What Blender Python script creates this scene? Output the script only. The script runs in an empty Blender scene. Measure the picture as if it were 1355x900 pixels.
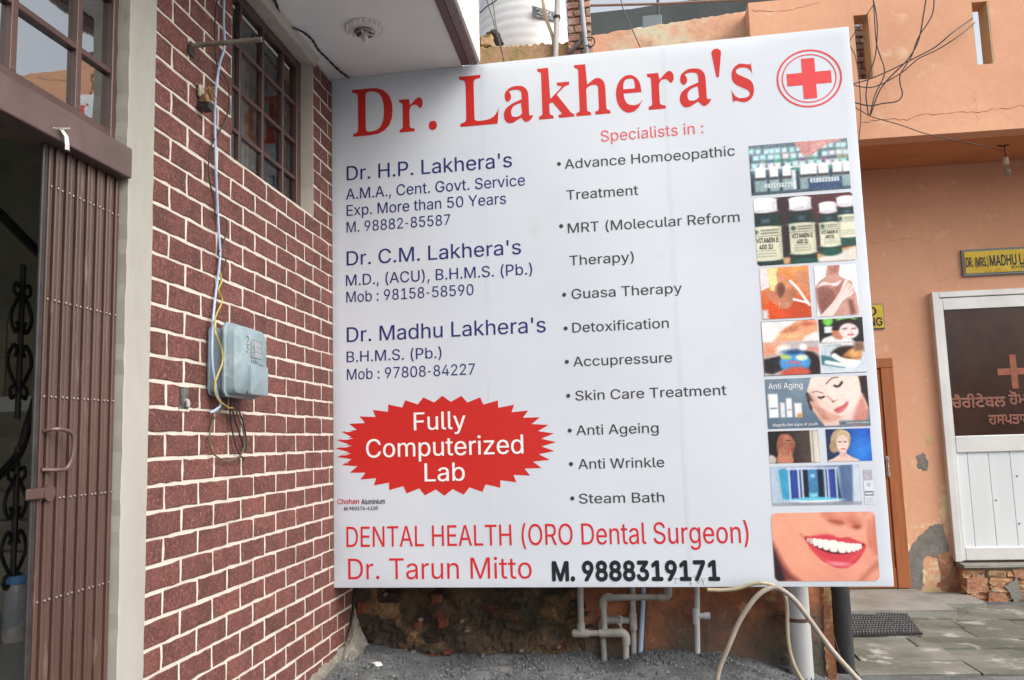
import bpy, bmesh, math, random
import numpy as np
from mathutils import Vector, Matrix
from mathutils.geometry import tessellate_polygon
random.seed(7)
scene = bpy.context.scene
col = scene.collection

# ------------------------------------------------------------------ camera
CAM = Vector((1.7654, -2.9837, 1.5))
RT = Vector((0.99180795, 0.12415657, -0.03003561))
UP = Vector((0.04421953, -0.11311537, 0.99259737))
FW = Vector((-0.11983999, 0.98579413, 0.11767886))
FPX = 1116.58                      # focal length in pixels of a 1355 px wide picture
cd = bpy.data.cameras.new('camera')
cam = bpy.data.objects.new('camera', cd)
col.objects.link(cam)
cam.matrix_world = Matrix((
    (RT.x, UP.x, -FW.x, CAM.x), (RT.y, UP.y, -FW.y, CAM.y), (RT.z, UP.z, -FW.z, CAM.z), (0, 0, 0, 1)))
cd.sensor_width = 36.0
cd.sensor_fit = 'HORIZONTAL'
cd.lens = FPX / 1355.0 * 36.0
cd.clip_start = 0.05
cd.clip_end = 800
scene.camera = cam

# ------------------------------------------------------------------ sky, sun, exposure
SUN_EL, SUN_AZ = math.radians(42), math.radians(115)   # azimuth from +Y, clockwise seen from above
w = bpy.data.worlds.new('World')
scene.world = w
w.use_nodes = True
nt = w.node_tree
bg = nt.nodes['Background']
sky = nt.nodes.new('ShaderNodeTexSky')
sky.sky_type = 'NISHITA'
sky.sun_disc = False
sky.sun_elevation = SUN_EL
sky.sun_rotation = SUN_AZ
sky.dust_density = 6.0
sky.air_density = 1.0
hs = nt.nodes.new('ShaderNodeHueSaturation')
hs.inputs['Saturation'].default_value = 0.35
hs.inputs['Value'].default_value = 1.0   # thin bright cloud over the clear-sky model
nt.links.new(sky.outputs[0], hs.inputs['Color'])
nt.links.new(hs.outputs[0], bg.inputs['Color'])
bg.inputs['Strength'].default_value = 0.15
ld = bpy.data.lights.new('sun', 'SUN')
ld.energy = 0.5
ld.angle = math.radians(80)
ld.color = (1.0, 0.96, 0.9)
lo = bpy.data.objects.new('sun', ld)
col.objects.link(lo)
sd = Vector((math.sin(SUN_AZ) * math.cos(SUN_EL), math.cos(SUN_AZ) * math.cos(SUN_EL), math.sin(SUN_EL)))
lo.rotation_euler = (-sd).to_track_quat('-Z', 'Y').to_euler()
lo.location = (0, 0, 20)
scene.view_settings.view_transform = 'Standard'
scene.view_settings.look = 'None'
scene.view_settings.gamma = 1.0
scene.view_settings.use_curve_mapping = False
scene.view_settings.exposure = 1.02
scene.cycles.max_bounces = 8
scene.cycles.diffuse_bounces = 5
scene.cycles.use_denoising = True


# ------------------------------------------------------------------ helpers
def at(px, py, Y=None, X=None, Z=None):
    """The point where the view through photograph pixel (px, py) meets a real plane."""
    d = FW + RT * ((px - 677.5) / FPX) - UP * ((py - 450) / FPX)
    if Y is not None: t = (Y - CAM.y) / d.y
    elif X is not None: t = (X - CAM.x) / d.x
    else: t = (Z - CAM.z) / d.z
    return CAM + d * t


def lin(c):
    return tuple(((v / 255) / 12.92 if v / 255 <= .04045 else ((v / 255 + .055) / 1.055) ** 2.4) for v in c[:3])


MATS = {}


def mat(name, c1, c2=None, c3=None, rough=.8, scale=3, cut=(.4, .65), cut3=(.55, .7), scale3=1.3, bump=.25, bscale=60, bdist=.003,
        metal=0, spec=.4, grime=None, coat=0, detail=6, fine=.12, perobj=0, axis=None, trans=0, bdet=5, low3=None):
    if name in MATS: return MATS[name]
    m = bpy.data.materials.new(name)
    m.use_nodes = True
    n = m.node_tree
    N, L = n.nodes, n.links
    b = N['Principled BSDF']
    b.inputs['Roughness'].default_value = rough
    b.inputs['Metallic'].default_value = metal
    b.inputs['Specular IOR Level'].default_value = spec
    b.inputs['Coat Weight'].default_value = coat
    b.inputs['Transmission Weight'].default_value = trans
    geo = N.new('ShaderNodeNewGeometry')
    pos = geo.outputs['Position']
    if axis is not None:
        mp = N.new('ShaderNodeMapping')
        mp.inputs['Scale'].default_value = axis
        L.new(pos, mp.inputs['Vector'])
        pos = mp.outputs[0]

    def noise(s, d=detail, r=.6):
        t = N.new('ShaderNodeTexNoise')
        t.inputs['Scale'].default_value = s
        t.inputs['Detail'].default_value = d
        t.inputs['Roughness'].default_value = r
        L.new(pos, t.inputs['Vector'])
        return t.outputs['Fac']

    def ramp(src, a, bb):
        r = N.new('ShaderNodeMapRange')
        r.inputs['From Min'].default_value = a
        r.inputs['From Max'].default_value = bb
        L.new(src, r.inputs['Value'])
        return r.outputs[0]

    def mix(f, A, B, mode='MIX'):
        x = N.new('ShaderNodeMix')
        x.data_type = 'RGBA'
        x.blend_type = mode
        for s, v in ((x.inputs['Factor'], f), (x.inputs['A'], A), (x.inputs['B'], B)):
            if isinstance(v, (int, float)): s.default_value = v
            elif isinstance(v, tuple): s.default_value = (*v, 1)
            else: L.new(v, s)
        return x.outputs['Result']
    c = c1
    if c2: c = mix(ramp(noise(scale), *cut), c, c2)
    if c3:
        n3 = noise(scale3)
        if low3:        # worn coat: commonest low down on the wall, dying out with height
            sp3 = N.new('ShaderNodeSeparateXYZ')
            L.new(geo.outputs['Position'], sp3.inputs[0])
            mr3 = N.new('ShaderNodeMapRange')
            mr3.inputs['From Min'].default_value, mr3.inputs['From Max'].default_value = low3
            mr3.inputs['To Min'].default_value, mr3.inputs['To Max'].default_value = .085, -.20
            L.new(sp3.outputs['Z'], mr3.inputs['Value'])
            ad3 = N.new('ShaderNodeMath')
            L.new(n3, ad3.inputs[0])
            L.new(mr3.outputs[0], ad3.inputs[1])
            n3 = ad3.outputs[0]
        c = mix(ramp(n3, *cut3), c, c3)
    if grime:       # (colour, low z, high z): splashed dirt that fades out upwards with a ragged edge
        gc, z0, z1 = grime
        sp = N.new('ShaderNodeSeparateXYZ')
        L.new(geo.outputs['Position'], sp.inputs[0])
        ad = N.new('ShaderNodeMath')
        ad.operation = 'MULTIPLY_ADD'
        L.new(noise(2.2), ad.inputs[0])
        ad.inputs[1].default_value = (z1 - z0) * 2.2
        L.new(sp.outputs['Z'], ad.inputs[2])
        k = z1 - z0
        c = mix(ramp(ad.outputs[0], z1 + k * 1.1, z0 + k * 1.1), c, gc)
    if fine:
        f = noise(bscale * .7)
        mr = N.new('ShaderNodeMapRange')
        mr.inputs['From Min'].default_value = .25
        mr.inputs['From Max'].default_value = .75
        mr.inputs['To Min'].default_value = 1 - fine
        mr.inputs['To Max'].default_value = 1 + fine
        L.new(f, mr.inputs['Value'])
        hsv = N.new('ShaderNodeHueSaturation')
        if isinstance(c, tuple): hsv.inputs['Color'].default_value = (*c, 1)
        else: L.new(c, hsv.inputs['Color'])
        if perobj:
            oi = N.new('ShaderNodeObjectInfo')
            m2 = N.new('ShaderNodeMath')
            m2.operation = 'MULTIPLY_ADD'
            L.new(oi.outputs['Random'], m2.inputs[0])
            m2.inputs[1].default_value = perobj * 2
            m2.inputs[2].default_value = 1 - perobj
            m3 = N.new('ShaderNodeMath')
            m3.operation = 'MULTIPLY'
            L.new(m2.outputs[0], m3.inputs[0])
            L.new(mr.outputs[0], m3.inputs[1])
            L.new(m3.outputs[0], hsv.inputs['Value'])
        else:
            L.new(mr.outputs[0], hsv.inputs['Value'])
        c = hsv.outputs[0]
    if isinstance(c, tuple): b.inputs['Base Color'].default_value = (*c, 1)
    else: L.new(c, b.inputs['Base Color'])
    if bump:
        bp = N.new('ShaderNodeBump')
        bp.inputs['Strength'].default_value = bump
        bp.inputs['Distance'].default_value = bdist
        L.new(noise(bscale, bdet, .65), bp.inputs['Height'])
        L.new(bp.outputs[0], b.inputs['Normal'])
    MATS[name] = m
    return m


def tag(o, label=None, cat=None, group=None, kind=None):
    if label: o['label'] = label
    if cat: o['category'] = cat
    if group: o['group'] = group
    if kind: o['kind'] = kind
    return o


def empty(name, loc, label=None, cat=None, group=None):
    o = bpy.data.objects.new(name, None)
    col.objects.link(o)
    o.location = loc
    o.empty_display_size = .1
    tag(o, label, cat, group)
    return o


def catmull(pts, k=6):
    P = [Vector(p) for p in pts]
    if len(P) < 3: return P
    P = [P[0] * 2 - P[1]] + P + [P[-1] * 2 - P[-2]]
    out = []
    for i in range(1, len(P) - 2):
        a, b, c, d = P[i - 1:i + 3]
        for j in range(k):
            t = j / k
            out.append(.5 * ((2 * b) + (c - a) * t + (2 * a - 5 * b + 4 * c - d) * t * t + (3 * b - a - 3 * c + d) * t ** 3))
    out.append(P[-2])
    return out


class MB:
    def __init__(s):
        s.v, s.f, s.m = [], [], []

    def add(s, vs, fs, m=0):
        k = len(s.v)
        s.v += [tuple(v) for v in vs]
        s.f += [tuple(i + k for i in f) for f in fs]
        s.m += [m] * len(fs)
        return s

    def box(s, x0, x1, y0, y1, z0, z1, m=0, j=0, ch=0):
        if ch:          # box with chamfered edges
            bm = bmesh.new()
            bmesh.ops.create_cube(bm, size=1)
            for v in bm.verts:
                v.co = Vector(((x0 + x1) / 2 + v.co.x * (x1 - x0), (y0 + y1) / 2 + v.co.y * (y1 - y0), (z0 + z1) / 2 + v.co.z * (z1 - z0)))
            bmesh.ops.bevel(bm, geom=bm.edges[:], offset=ch, segments=1 if ch < .006 else 2, profile=.5, affect='EDGES')
            bm.verts.index_update()
            vs = [v.co + Vector((random.uniform(-j, j), random.uniform(-j, j), random.uniform(-j, j))) for v in bm.verts]
            s.add(vs, [[v.index for v in f.verts] for f in bm.faces], m)
            bm.free()
            return s
        vs = [(x, y, z) for z in (z0, z1) for x, y in ((x0, y0), (x1, y0), (x1, y1), (x0, y1))]
        if j: vs = [tuple(c + random.uniform(-j, j) for c in v) for v in vs]
        return s.add(vs, [(3, 2, 1, 0), (4, 5, 6, 7), (0, 1, 5, 4), (1, 2, 6, 5), (2, 3, 7, 6), (3, 0, 4, 7)], m)

    def tube(s, pts, r, n=8, smooth=0, cap=True, m=0, inner=0):
        P = catmull(pts, smooth) if smooth else [Vector(p) for p in pts]
        rr = r if isinstance(r, (list, tuple)) else None
        if rr and len(rr) != len(P): rr = [rr[min(len(rr) - 1, int(i * len(rr) / len(P)))] for i in range(len(P))]
        base = len(s.v)
        nrm = None
        for i, p in enumerate(P):
            t = (P[min(i + 1, len(P) - 1)] - P[max(i - 1, 0)]).normalized()
            if nrm is None:
                nrm = t.cross(Vector((0, 0, 1)) if abs(t.z) < .9 else Vector((1, 0, 0))).normalized()
            nrm = (nrm - t * nrm.dot(t)).normalized()
            bn = t.cross(nrm)
            q = rr[i] if rr else r
            for k in range(n):
                a = 2 * math.pi * k / n
                s.v.append(tuple(p + nrm * math.cos(a) * q + bn * math.sin(a) * q))
        for i in range(len(P) - 1):
            for k in range(n):
                a, b = base + i * n + k, base + i * n + (k + 1) % n
                s.f.append((a, b, b + n, a + n))
                s.m.append(m)
        if cap:
            s.f.append(tuple(base + k for k in range(n))[::-1])
            s.f.append(tuple(base + (len(P) - 1) * n + k for k in range(n)))
            s.m += [m, m]
        return s

    def lathe(s, cx, cy, prof, n=24, m=0, axis='z', org=(0, 0, 0)):
        base = len(s.v)
        for r, h in prof:
            for k in range(n):
                a = 2 * math.pi * k / n
                if axis == 'z': s.v.append((cx + r * math.cos(a), cy + r * math.sin(a), h))
                elif axis == 'x': s.v.append((h, cx + r * math.cos(a), cy + r * math.sin(a)))
                else: s.v.append((cx + r * math.cos(a), h, cy + r * math.sin(a)))
        for i in range(len(prof) - 1):
            for k in range(n):
                a, b = base + i * n + k, base + i * n + (k + 1) % n
                s.f.append((a, b, b + n, a + n))
                s.m.append(m)
        s.f.append(tuple(base + k for k in range(n))[::-1])
        s.f.append(tuple(base + (len(prof) - 1) * n + k for k in range(n)))
        s.m += [m, m]
        return s

    def prism(s, outline, fn, m=0):
        """outline: 2D points; fn(u, v, k) -> 3D for k = 0 (back), 1 (front)"""
        n = len(outline)
        vs = [fn(u, v, 0) for u, v in outline] + [fn(u, v, 1) for u, v in outline]
        tris = tessellate_polygon([[Vector((u, v, 0)) for u, v in outline]])
        fs = [tuple(t) for t in tris] + [tuple(i + n for i in t)[::-1] for t in tris]
        fs += [(i, (i + 1) % n, (i + 1) % n + n, i + n) for i in range(n)]
        return s.add(vs, fs, m)

    def build(s, name, mats, parent=None, smooth=False, fixn=True):
        me = bpy.data.meshes.new(name)
        me.from_pydata(s.v, [], s.f)
        for mm in (mats if isinstance(mats, (list, tuple)) else [mats]): me.materials.append(mm)
        me.polygons.foreach_set('material_index', s.m)
        if fixn:
            bm = bmesh.new()
            bm.from_mesh(me)
            bmesh.ops.recalc_face_normals(bm, faces=bm.faces)
            bm.to_mesh(me)
            bm.free()
        if smooth:
            me.polygons.foreach_set('use_smooth', [True] * len(me.polygons))
            try: me.set_sharp_from_angle(angle=math.radians(35))
            except Exception: pass
        me.update()
        o = bpy.data.objects.new(name, me)
        col.objects.link(o)
        if parent:
            o.parent = parent
            # children are modelled in world space; keep them there
            o.matrix_parent_inverse = Matrix.Identity(4)
            loc = Vector((0, 0, 0))
            p = parent
            while p:
                loc += p.location
                p = p.parent
            o.location = -loc
        return o


def place(me, name, parent, loc, world_parent_loc):
    o = bpy.data.objects.new(name, me)
    col.objects.link(o)
    o.parent = parent
    o.location = Vector(loc) - world_parent_loc
    return o


# ------------------------------------------------------------------ lettering outlines (1/1000 em)
GLYPH = {
 'sans': {
  ' ':[188],'&':[448,[197,-7,150,-2,110,12,78,34,54,62,39,96,34,133,37,163,47,189,63,213,85,235,140,279,216,335,237,352,246,363,255,375,260,389,262,405,258,427,245,445,226,457,201,461,184,459,168,453,155,444,145,431,139,416,137,399,139,380,145,363,169,327,204,284,438,0,364,0,171,231,121,293,102,319,87,344,78,370,75,398,79,430,91,458,109,481,134,499,165,510,200,513,235,510,266,499,290,482,308,459,320,433,324,404,322,382,315,362,305,342,291,325,275,308,256,293,154,217,128,195,110,174,100,154,97,131,100,108,109,87,124,70,143,57,166,49,193,46,223,50,251,59,278,75,301,95,321,121,336,151,346,186,349,224,408,224,405,180,397,144,385,115,371,92,345,62,333,47,305,23,271,7,234,-3]],"'":[206,[78,318,70,509,136,509,128,318]],'(':[273,[89,207,92,264,101,324,114,384,132,441,153,494,177,539,236,539,212,485,191,428,174,370,161,313,154,258,151,207,154,161,160,115,172,67,188,16,209,-38,236,-96,177,-96,139,-21,111,55,95,131]],
  ')':[273,[37,-96,64,-37,86,18,102,69,113,116,120,162,122,207,119,258,112,313,99,370,82,428,62,485,37,539,97,539,121,494,142,441,159,384,173,323,181,264,184,207,178,130,161,53,134,-22,97,-96]],',':[188,[38,-119,68,71,137,71,84,-119]],'-':[453,[337,244,337,188,114,188,114,244]],'.':[188,[95,-4,78,-1,63,9,53,24,50,41,53,59,63,73,78,83,95,87,113,83,128,73,138,59,141,41,138,24,128,9,113,-1]],'0':[453,[227,-7,191,-3,158,7,130,24,105,48,85,77,69,113,57,155,50,202,48,254,50,306,57,353,69,395,85,431,106,461,130,484,159,502,191,512,227,516,262,512,295,502,323,484,348,461,368,431,384,395,396,353,403,306,405,254,403,202,396,155,384,113,368,77,348,48,323,24,295,7,263,-3],[227,50,250,52,271,60,290,74,313,103,330,144,340,194,344,254,340,314,330,365,313,405,290,435,271,449,250,457,227,460,203,457,182,449,163,435,140,405,123,365,113,314,109,254,113,194,123,144,140,103,163,74,182,60,203,52]],'1':[453,[76,0,76,55,391,55,391,0],[276,509,276,0,212,0,212,448,209,448,86,358,86,427,198,509]],
  '2':[453,[64,0,64,47,234,229,282,282,299,305,311,327,318,348,320,371,317,397,308,419,293,436,273,449,250,457,224,460,196,457,172,447,153,433,139,413,130,390,127,362,66,362,71,405,86,442,111,473,143,496,182,511,225,516,268,511,306,497,337,474,361,445,376,411,381,372,378,345,371,318,357,290,336,259,306,223,267,180,153,60,153,57,389,57,389,0]],'3':[453,[218,-7,173,-3,133,10,98,30,70,57,52,91,44,132,109,132,115,107,126,87,144,71,165,59,191,52,219,50,248,53,275,61,297,74,315,93,325,116,329,145,326,172,316,196,299,217,275,234,242,244,201,248,157,248,157,299,288,448,288,452,70,452,70,509,372,509,372,461,211,278,211,289,247,290,279,286,308,276,333,262,354,244,371,222,387,186,393,145,390,116,383,90,370,66,344,36,309,12,266,-2]],'4':[453,[40,105,40,158,247,509,311,509,109,166,109,163,413,163,413,105],[282,0,282,121,282,146,282,318,343,318,343,0]],'5':[453,[221,-7,178,-2,140,11,108,32,83,60,66,93,60,130,122,130,127,108,138,89,154,73,173,60,196,52,221,50,250,53,276,64,298,82,314,104,324,131,328,162,324,193,314,221,297,244,275,262,248,273,218,277,192,275,167,268,145,258,128,246,67,253,96,509,366,509,366,452,151,452,134,301,136,301,155,315,178,325,203,331,229,334,263,330,294,321,321,306,345,285,364,260,379,231,388,199,391,163,385,117,369,76,343,41,309,15,282,3,253,-4]],
  '6':[453,[226,-7,182,-1,142,15,109,40,84,74,69,115,64,162,68,199,80,239,102,285,137,340,252,509,322,509,151,261,145,261,154,275,165,288,179,299,196,307,214,312,235,314,278,309,316,295,346,271,370,240,384,201,389,157,384,112,368,73,343,39,310,14,271,-2],[226,48,254,52,279,63,299,79,314,101,324,128,327,157,324,187,314,213,299,235,279,251,254,262,226,265,198,262,174,252,153,235,138,214,128,188,125,158,128,128,138,102,153,79,174,63,198,52]],'7':[453,[97,0,323,448,323,452,62,452,62,509,391,509,391,449,165,0]],'8':[453,[226,-7,178,-2,136,11,101,33,74,62,57,96,52,135,55,166,65,195,81,220,101,241,125,256,153,265,153,267,129,276,109,289,93,308,80,330,73,354,70,380,75,417,90,450,114,477,146,498,184,511,226,516,269,511,306,498,337,477,361,450,377,417,382,380,376,342,359,308,343,289,323,276,300,267,300,265,327,256,351,241,372,220,387,195,397,166,401,135,398,109,391,84,378,62,352,33,317,11,275,-2],[226,49,258,52,285,60,307,74,323,91,333,113,337,139,333,165,322,189,305,208,283,223,256,232,226,235,196,232,169,223,147,208,130,189,119,165,115,139,119,113,129,91,145,74,167,60,195,52],[226,290,252,292,274,300,293,313,307,330,316,351,319,376,316,399,308,420,294,437,275,449,252,457,226,460,200,457,177,449,159,437,145,420,136,399,133,376,136,351,145,330,159,313,178,300,201,292]],
  '9':[453,[226,516,271,510,310,494,343,468,368,434,384,393,389,347,385,309,373,270,350,224,315,168,200,0,130,0,301,248,307,248,299,234,287,221,273,210,257,202,238,196,218,195,175,199,137,214,106,237,83,269,68,307,64,352,69,397,85,436,110,469,143,494,182,510],[226,460,199,457,174,446,154,429,138,407,129,381,125,352,129,322,138,295,154,274,174,257,199,247,226,243,254,247,279,257,299,273,314,295,324,321,327,350,324,381,314,407,299,429,279,446,254,457]],':':[188,[95,-4,78,-1,63,9,53,24,50,41,53,59,63,73,78,83,95,87,113,83,128,73,138,59,141,41,138,24,128,9,113,-1],[95,271,78,274,63,284,53,299,50,316,53,334,63,349,78,359,95,362,113,359,128,349,138,334,141,316,138,299,128,284,113,274]],'A':[480,[16,0,201,509,276,509,463,0,395,0,287,302,264,372,232,478,245,478,213,371,191,302,85,0],[110,142,110,199,370,199,370,142]],'B':[456,[60,0,60,509,241,509,289,504,329,491,359,469,381,442,394,410,398,374,395,344,387,320,373,301,356,286,336,275,315,267,315,262,339,257,363,245,385,227,402,203,414,173,418,136,413,100,400,67,377,39,344,18,301,4,247,0],[125,57,245,57,281,60,309,67,330,80,344,96,353,115,355,137,352,161,342,184,327,203,306,218,279,228,248,231,125,231],[125,285,238,285,265,288,288,296,308,309,323,326,333,348,336,372,333,393,326,412,313,429,294,442,270,449,240,452,125,452]],
  'C':[510,[267,-7,225,-3,186,7,150,25,119,49,92,79,70,115,53,157,44,203,40,254,44,305,53,352,70,393,92,429,119,459,150,484,186,501,225,512,267,516,305,513,340,504,373,490,402,471,427,447,448,418,463,385,473,348,408,348,401,373,389,395,375,413,357,428,337,440,315,449,292,454,267,456,237,453,209,445,184,432,161,414,141,391,125,364,113,332,106,295,103,254,106,213,113,177,125,145,141,117,161,94,184,76,210,63,237,56,267,53,292,55,315,60,337,69,357,81,375,96,389,114,401,136,408,160,473,160,463,124,448,91,428,62,402,38,373,19,341,5,305,-4]],'D':[502,[219,0,96,0,96,57,215,57,254,60,288,68,318,81,343,99,363,122,379,149,394,198,399,255,394,312,379,361,364,388,344,410,320,428,291,441,258,449,221,452,93,452,93,509,225,509,273,505,315,495,353,478,385,455,412,426,433,391,449,351,458,306,462,255,458,205,449,159,433,119,411,83,384,54,351,31,312,14,268,3],[125,509,125,0,60,0,60,509]],'E':[419,[60,0,60,509,372,509,372,452,125,452,125,286,355,286,355,229,125,229,125,57,375,57,375,0]],
  'F':[410,[60,0,60,509,369,509,369,452,125,452,125,278,346,278,346,221,125,221,125,0]],'G':[520,[269,-7,225,-3,185,7,149,25,118,49,91,79,69,116,53,157,43,203,40,254,43,305,53,352,69,393,91,429,117,459,149,484,184,501,223,512,265,516,304,513,340,504,374,489,403,469,429,445,449,416,465,384,474,349,408,349,399,372,387,393,373,411,356,427,337,439,315,448,291,454,265,456,236,453,209,445,183,432,160,414,141,392,125,364,113,332,106,295,103,254,106,213,113,177,125,145,141,117,161,95,184,76,210,63,238,56,269,53,309,57,345,71,374,93,396,123,410,160,415,202,434,199,283,199,283,256,478,256,478,200,475,160,466,124,451,91,431,62,406,38,377,19,344,5,308,-4]],'H':[517,[60,0,60,509,125,509,125,289,392,289,392,509,457,509,457,0,392,0,392,232,125,232,125,0]],'I':[301,[31,0,31,57,118,57,118,452,31,452,31,509,269,509,269,452,183,452,183,57,269,57,269,0]],'K':[467,[104,145,104,216,139,261,174,303,212,344,364,509,448,509,231,276,228,276],[60,0,60,509,125,509,125,334,124,225,125,193,125,0],[372,0,188,259,228,309,449,0]],
  'L':[393,[60,0,60,509,125,509,125,57,361,57,361,0]],'M':[628,[60,0,60,509,152,509,277,187,287,159,299,123,311,84,322,49,307,49,318,83,330,121,342,158,352,187,476,509,568,509,568,0,504,0,504,291,504,327,505,369,506,413,507,457,513,457,498,409,482,363,467,322,456,291,342,0,286,0,170,291,159,321,145,361,129,408,112,457,119,457,120,416,121,372,122,328,122,291,122,0]],'N':[523,[60,0,60,509,136,509,343,183,363,151,388,107,414,55,405,54,401,108,399,157,399,195,399,509,463,509,463,0,387,0,202,290,177,331,148,381,108,452,119,454,122,384,124,328,125,291,125,0]],'O':[533,[267,-7,225,-3,186,7,150,25,119,49,92,79,70,115,53,157,44,203,40,254,44,305,53,352,70,393,92,429,119,459,150,484,186,501,225,512,267,516,309,512,348,501,384,484,415,459,442,429,464,393,480,352,490,305,493,254,490,203,480,157,464,115,442,79,415,49,384,25,348,7,309,-3],[267,53,296,55,324,63,349,76,372,94,392,116,408,144,420,176,428,213,430,254,428,295,420,332,408,365,392,392,372,415,349,433,324,446,296,453,267,456,237,453,210,445,184,433,161,415,142,392,125,364,113,332,106,295,103,254,106,213,113,176,125,144,142,117,161,94,184,76,210,63,237,55]],
  'P':[445,[60,0,60,509,235,509,272,506,305,499,332,487,356,471,375,452,390,430,404,391,409,348,404,304,390,265,375,243,356,223,332,207,305,195,272,188,235,186,125,186,125,0],[125,242,233,242,269,246,297,256,318,272,333,294,342,319,344,348,342,376,333,402,318,423,297,439,268,449,232,452,125,452]],'R':[449,[60,0,60,509,236,509,290,504,333,489,356,473,376,455,390,433,405,395,409,352,405,309,390,271,376,250,356,232,333,217,289,203,236,198,125,198,125,0],[125,255,234,255,269,258,298,267,319,281,334,300,342,324,345,352,342,380,334,405,319,425,298,440,269,449,233,452,125,452],[353,0,230,229,303,229,428,0]],'S':[447,[224,-9,172,-4,128,9,91,31,64,60,46,96,38,137,104,137,110,110,123,88,142,71,166,59,194,52,224,49,257,52,286,60,311,74,329,92,341,114,346,139,342,161,332,179,316,193,296,205,245,222,184,239,145,253,112,269,86,289,67,313,56,341,52,372,54,400,62,425,75,448,102,476,138,498,180,511,227,516,275,511,316,498,351,476,377,449,394,415,401,378,337,378,332,402,320,421,302,437,280,449,254,456,225,459,194,456,167,448,145,435,129,418,118,398,115,376,119,352,131,334,148,319,169,308,212,293,264,279,312,264,336,252,359,238,379,220,395,198,405,171,408,139,403,99,386,64,360,34,323,11,278,-4]],
  'T':[449,[32,452,32,509,417,509,417,452,257,452,257,0,193,0,193,452]],'U':[517,[259,-8,220,-6,186,2,154,15,126,33,103,55,85,80,71,108,63,140,60,173,60,509,124,509,124,178,128,144,141,113,160,87,187,68,220,56,259,52,298,56,331,68,357,87,377,113,389,144,393,178,393,509,457,509,457,173,454,140,446,108,433,80,414,55,391,33,363,15,332,2,297,-6]],'V':[480,[204,0,16,509,84,509,192,206,215,137,248,31,235,31,267,138,290,206,395,509,463,509,278,0]],'W':[686,[155,0,16,509,82,509,163,196,175,145,187,94,197,40,189,40,200,94,211,145,224,196,306,509,380,509,462,196,474,145,486,94,497,40,488,40,499,94,510,145,523,196,603,509,670,509,530,0,455,0,368,323,351,391,336,475,350,475,335,395,318,323,230,0]],'Y':[472,[203,0,203,208,16,509,91,509,192,344,222,292,250,230,224,230,251,293,280,344,381,509,455,509,268,208,268,0]],'a':[389,[160,-9,126,-5,94,5,68,22,48,45,35,73,30,108,34,138,43,161,58,179,78,193,100,203,125,211,178,220,234,227,252,230,265,235,273,243,276,255,276,257,273,279,267,297,256,311,240,322,220,329,196,331,171,329,149,322,132,313,118,301,107,288,100,274,41,291,57,322,79,346,104,364,133,375,163,382,194,384,215,383,239,379,263,372,286,360,306,343,322,320,333,290,337,251,337,0,277,0,277,52,272,52,264,38,252,25,236,12,215,1,190,-6],[170,45,202,49,228,59,248,74,263,93,272,115,276,138,276,190,270,186,259,182,231,176,200,171,175,168,134,159,117,150,103,139,95,124,92,105,94,87,102,72,114,61,130,52,149,47]],
  'b':[424,[229,-8,198,-5,172,4,153,17,138,31,118,59,112,59,112,0,53,0,53,509,114,509,114,319,118,319,137,346,152,360,171,373,197,381,229,384,259,382,287,374,313,361,335,342,354,320,370,293,385,245,390,189,385,133,370,84,355,57,336,34,313,16,288,3,260,-6],[220,47,253,51,279,66,301,88,316,117,325,151,328,189,325,227,316,261,301,290,280,311,253,325,220,330,188,325,161,312,140,291,125,263,116,229,113,189,116,150,125,115,140,86,162,65,188,51]],'c':[396,[207,-8,174,-5,144,3,117,16,93,35,72,58,56,85,44,116,37,150,34,187,37,225,44,260,56,291,72,318,93,341,117,360,144,374,174,382,207,384,234,383,260,377,284,368,305,356,324,341,340,322,353,301,362,277,303,262,298,276,290,289,281,301,270,311,257,319,242,325,226,329,207,330,173,325,145,310,124,287,108,258,99,224,96,187,99,151,108,117,124,89,145,66,173,51,207,46,226,48,243,52,258,58,271,66,282,76,292,89,299,102,304,117,363,102,354,78,341,56,325,37,306,21,285,9,261,-1,235,-6]],
  'd':[424,[195,-8,165,-6,137,3,111,16,89,34,70,57,55,84,39,133,34,189,39,245,55,293,70,320,89,342,112,361,137,374,165,382,196,384,228,381,253,373,272,360,287,346,306,319,311,319,311,509,372,509,372,0,313,0,313,59,307,59,287,31,272,17,252,4,227,-5],[205,47,236,51,263,65,284,86,299,115,309,150,312,189,309,229,300,263,284,291,263,312,237,325,205,330,172,325,145,311,124,290,108,261,99,227,96,189,99,151,109,117,124,88,145,66,172,51]],'e':[404,[212,-8,177,-5,145,3,117,16,92,35,72,58,56,85,40,132,34,187,39,242,55,290,71,317,91,340,115,359,142,373,172,382,205,384,236,382,266,374,294,361,319,341,341,315,357,282,368,242,371,194,371,169,96,169,96,178,100,139,110,106,128,80,151,61,179,50,212,46,234,48,254,53,271,61,285,73,297,88,306,105,365,91,353,63,335,39,311,19,283,4,249,-5],[96,221,308,221,310,202,307,237,298,269,283,294,263,314,237,326,205,330,173,326,146,313,125,294,109,270,99,241,96,211]],'f':[254,[228,379,228,327,6,327,6,379],[81,0,81,432,84,461,96,486,113,505,135,519,161,527,187,530,222,527,243,521,227,468,215,472,195,474,171,470,154,460,145,443,142,419,142,0]],
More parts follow.
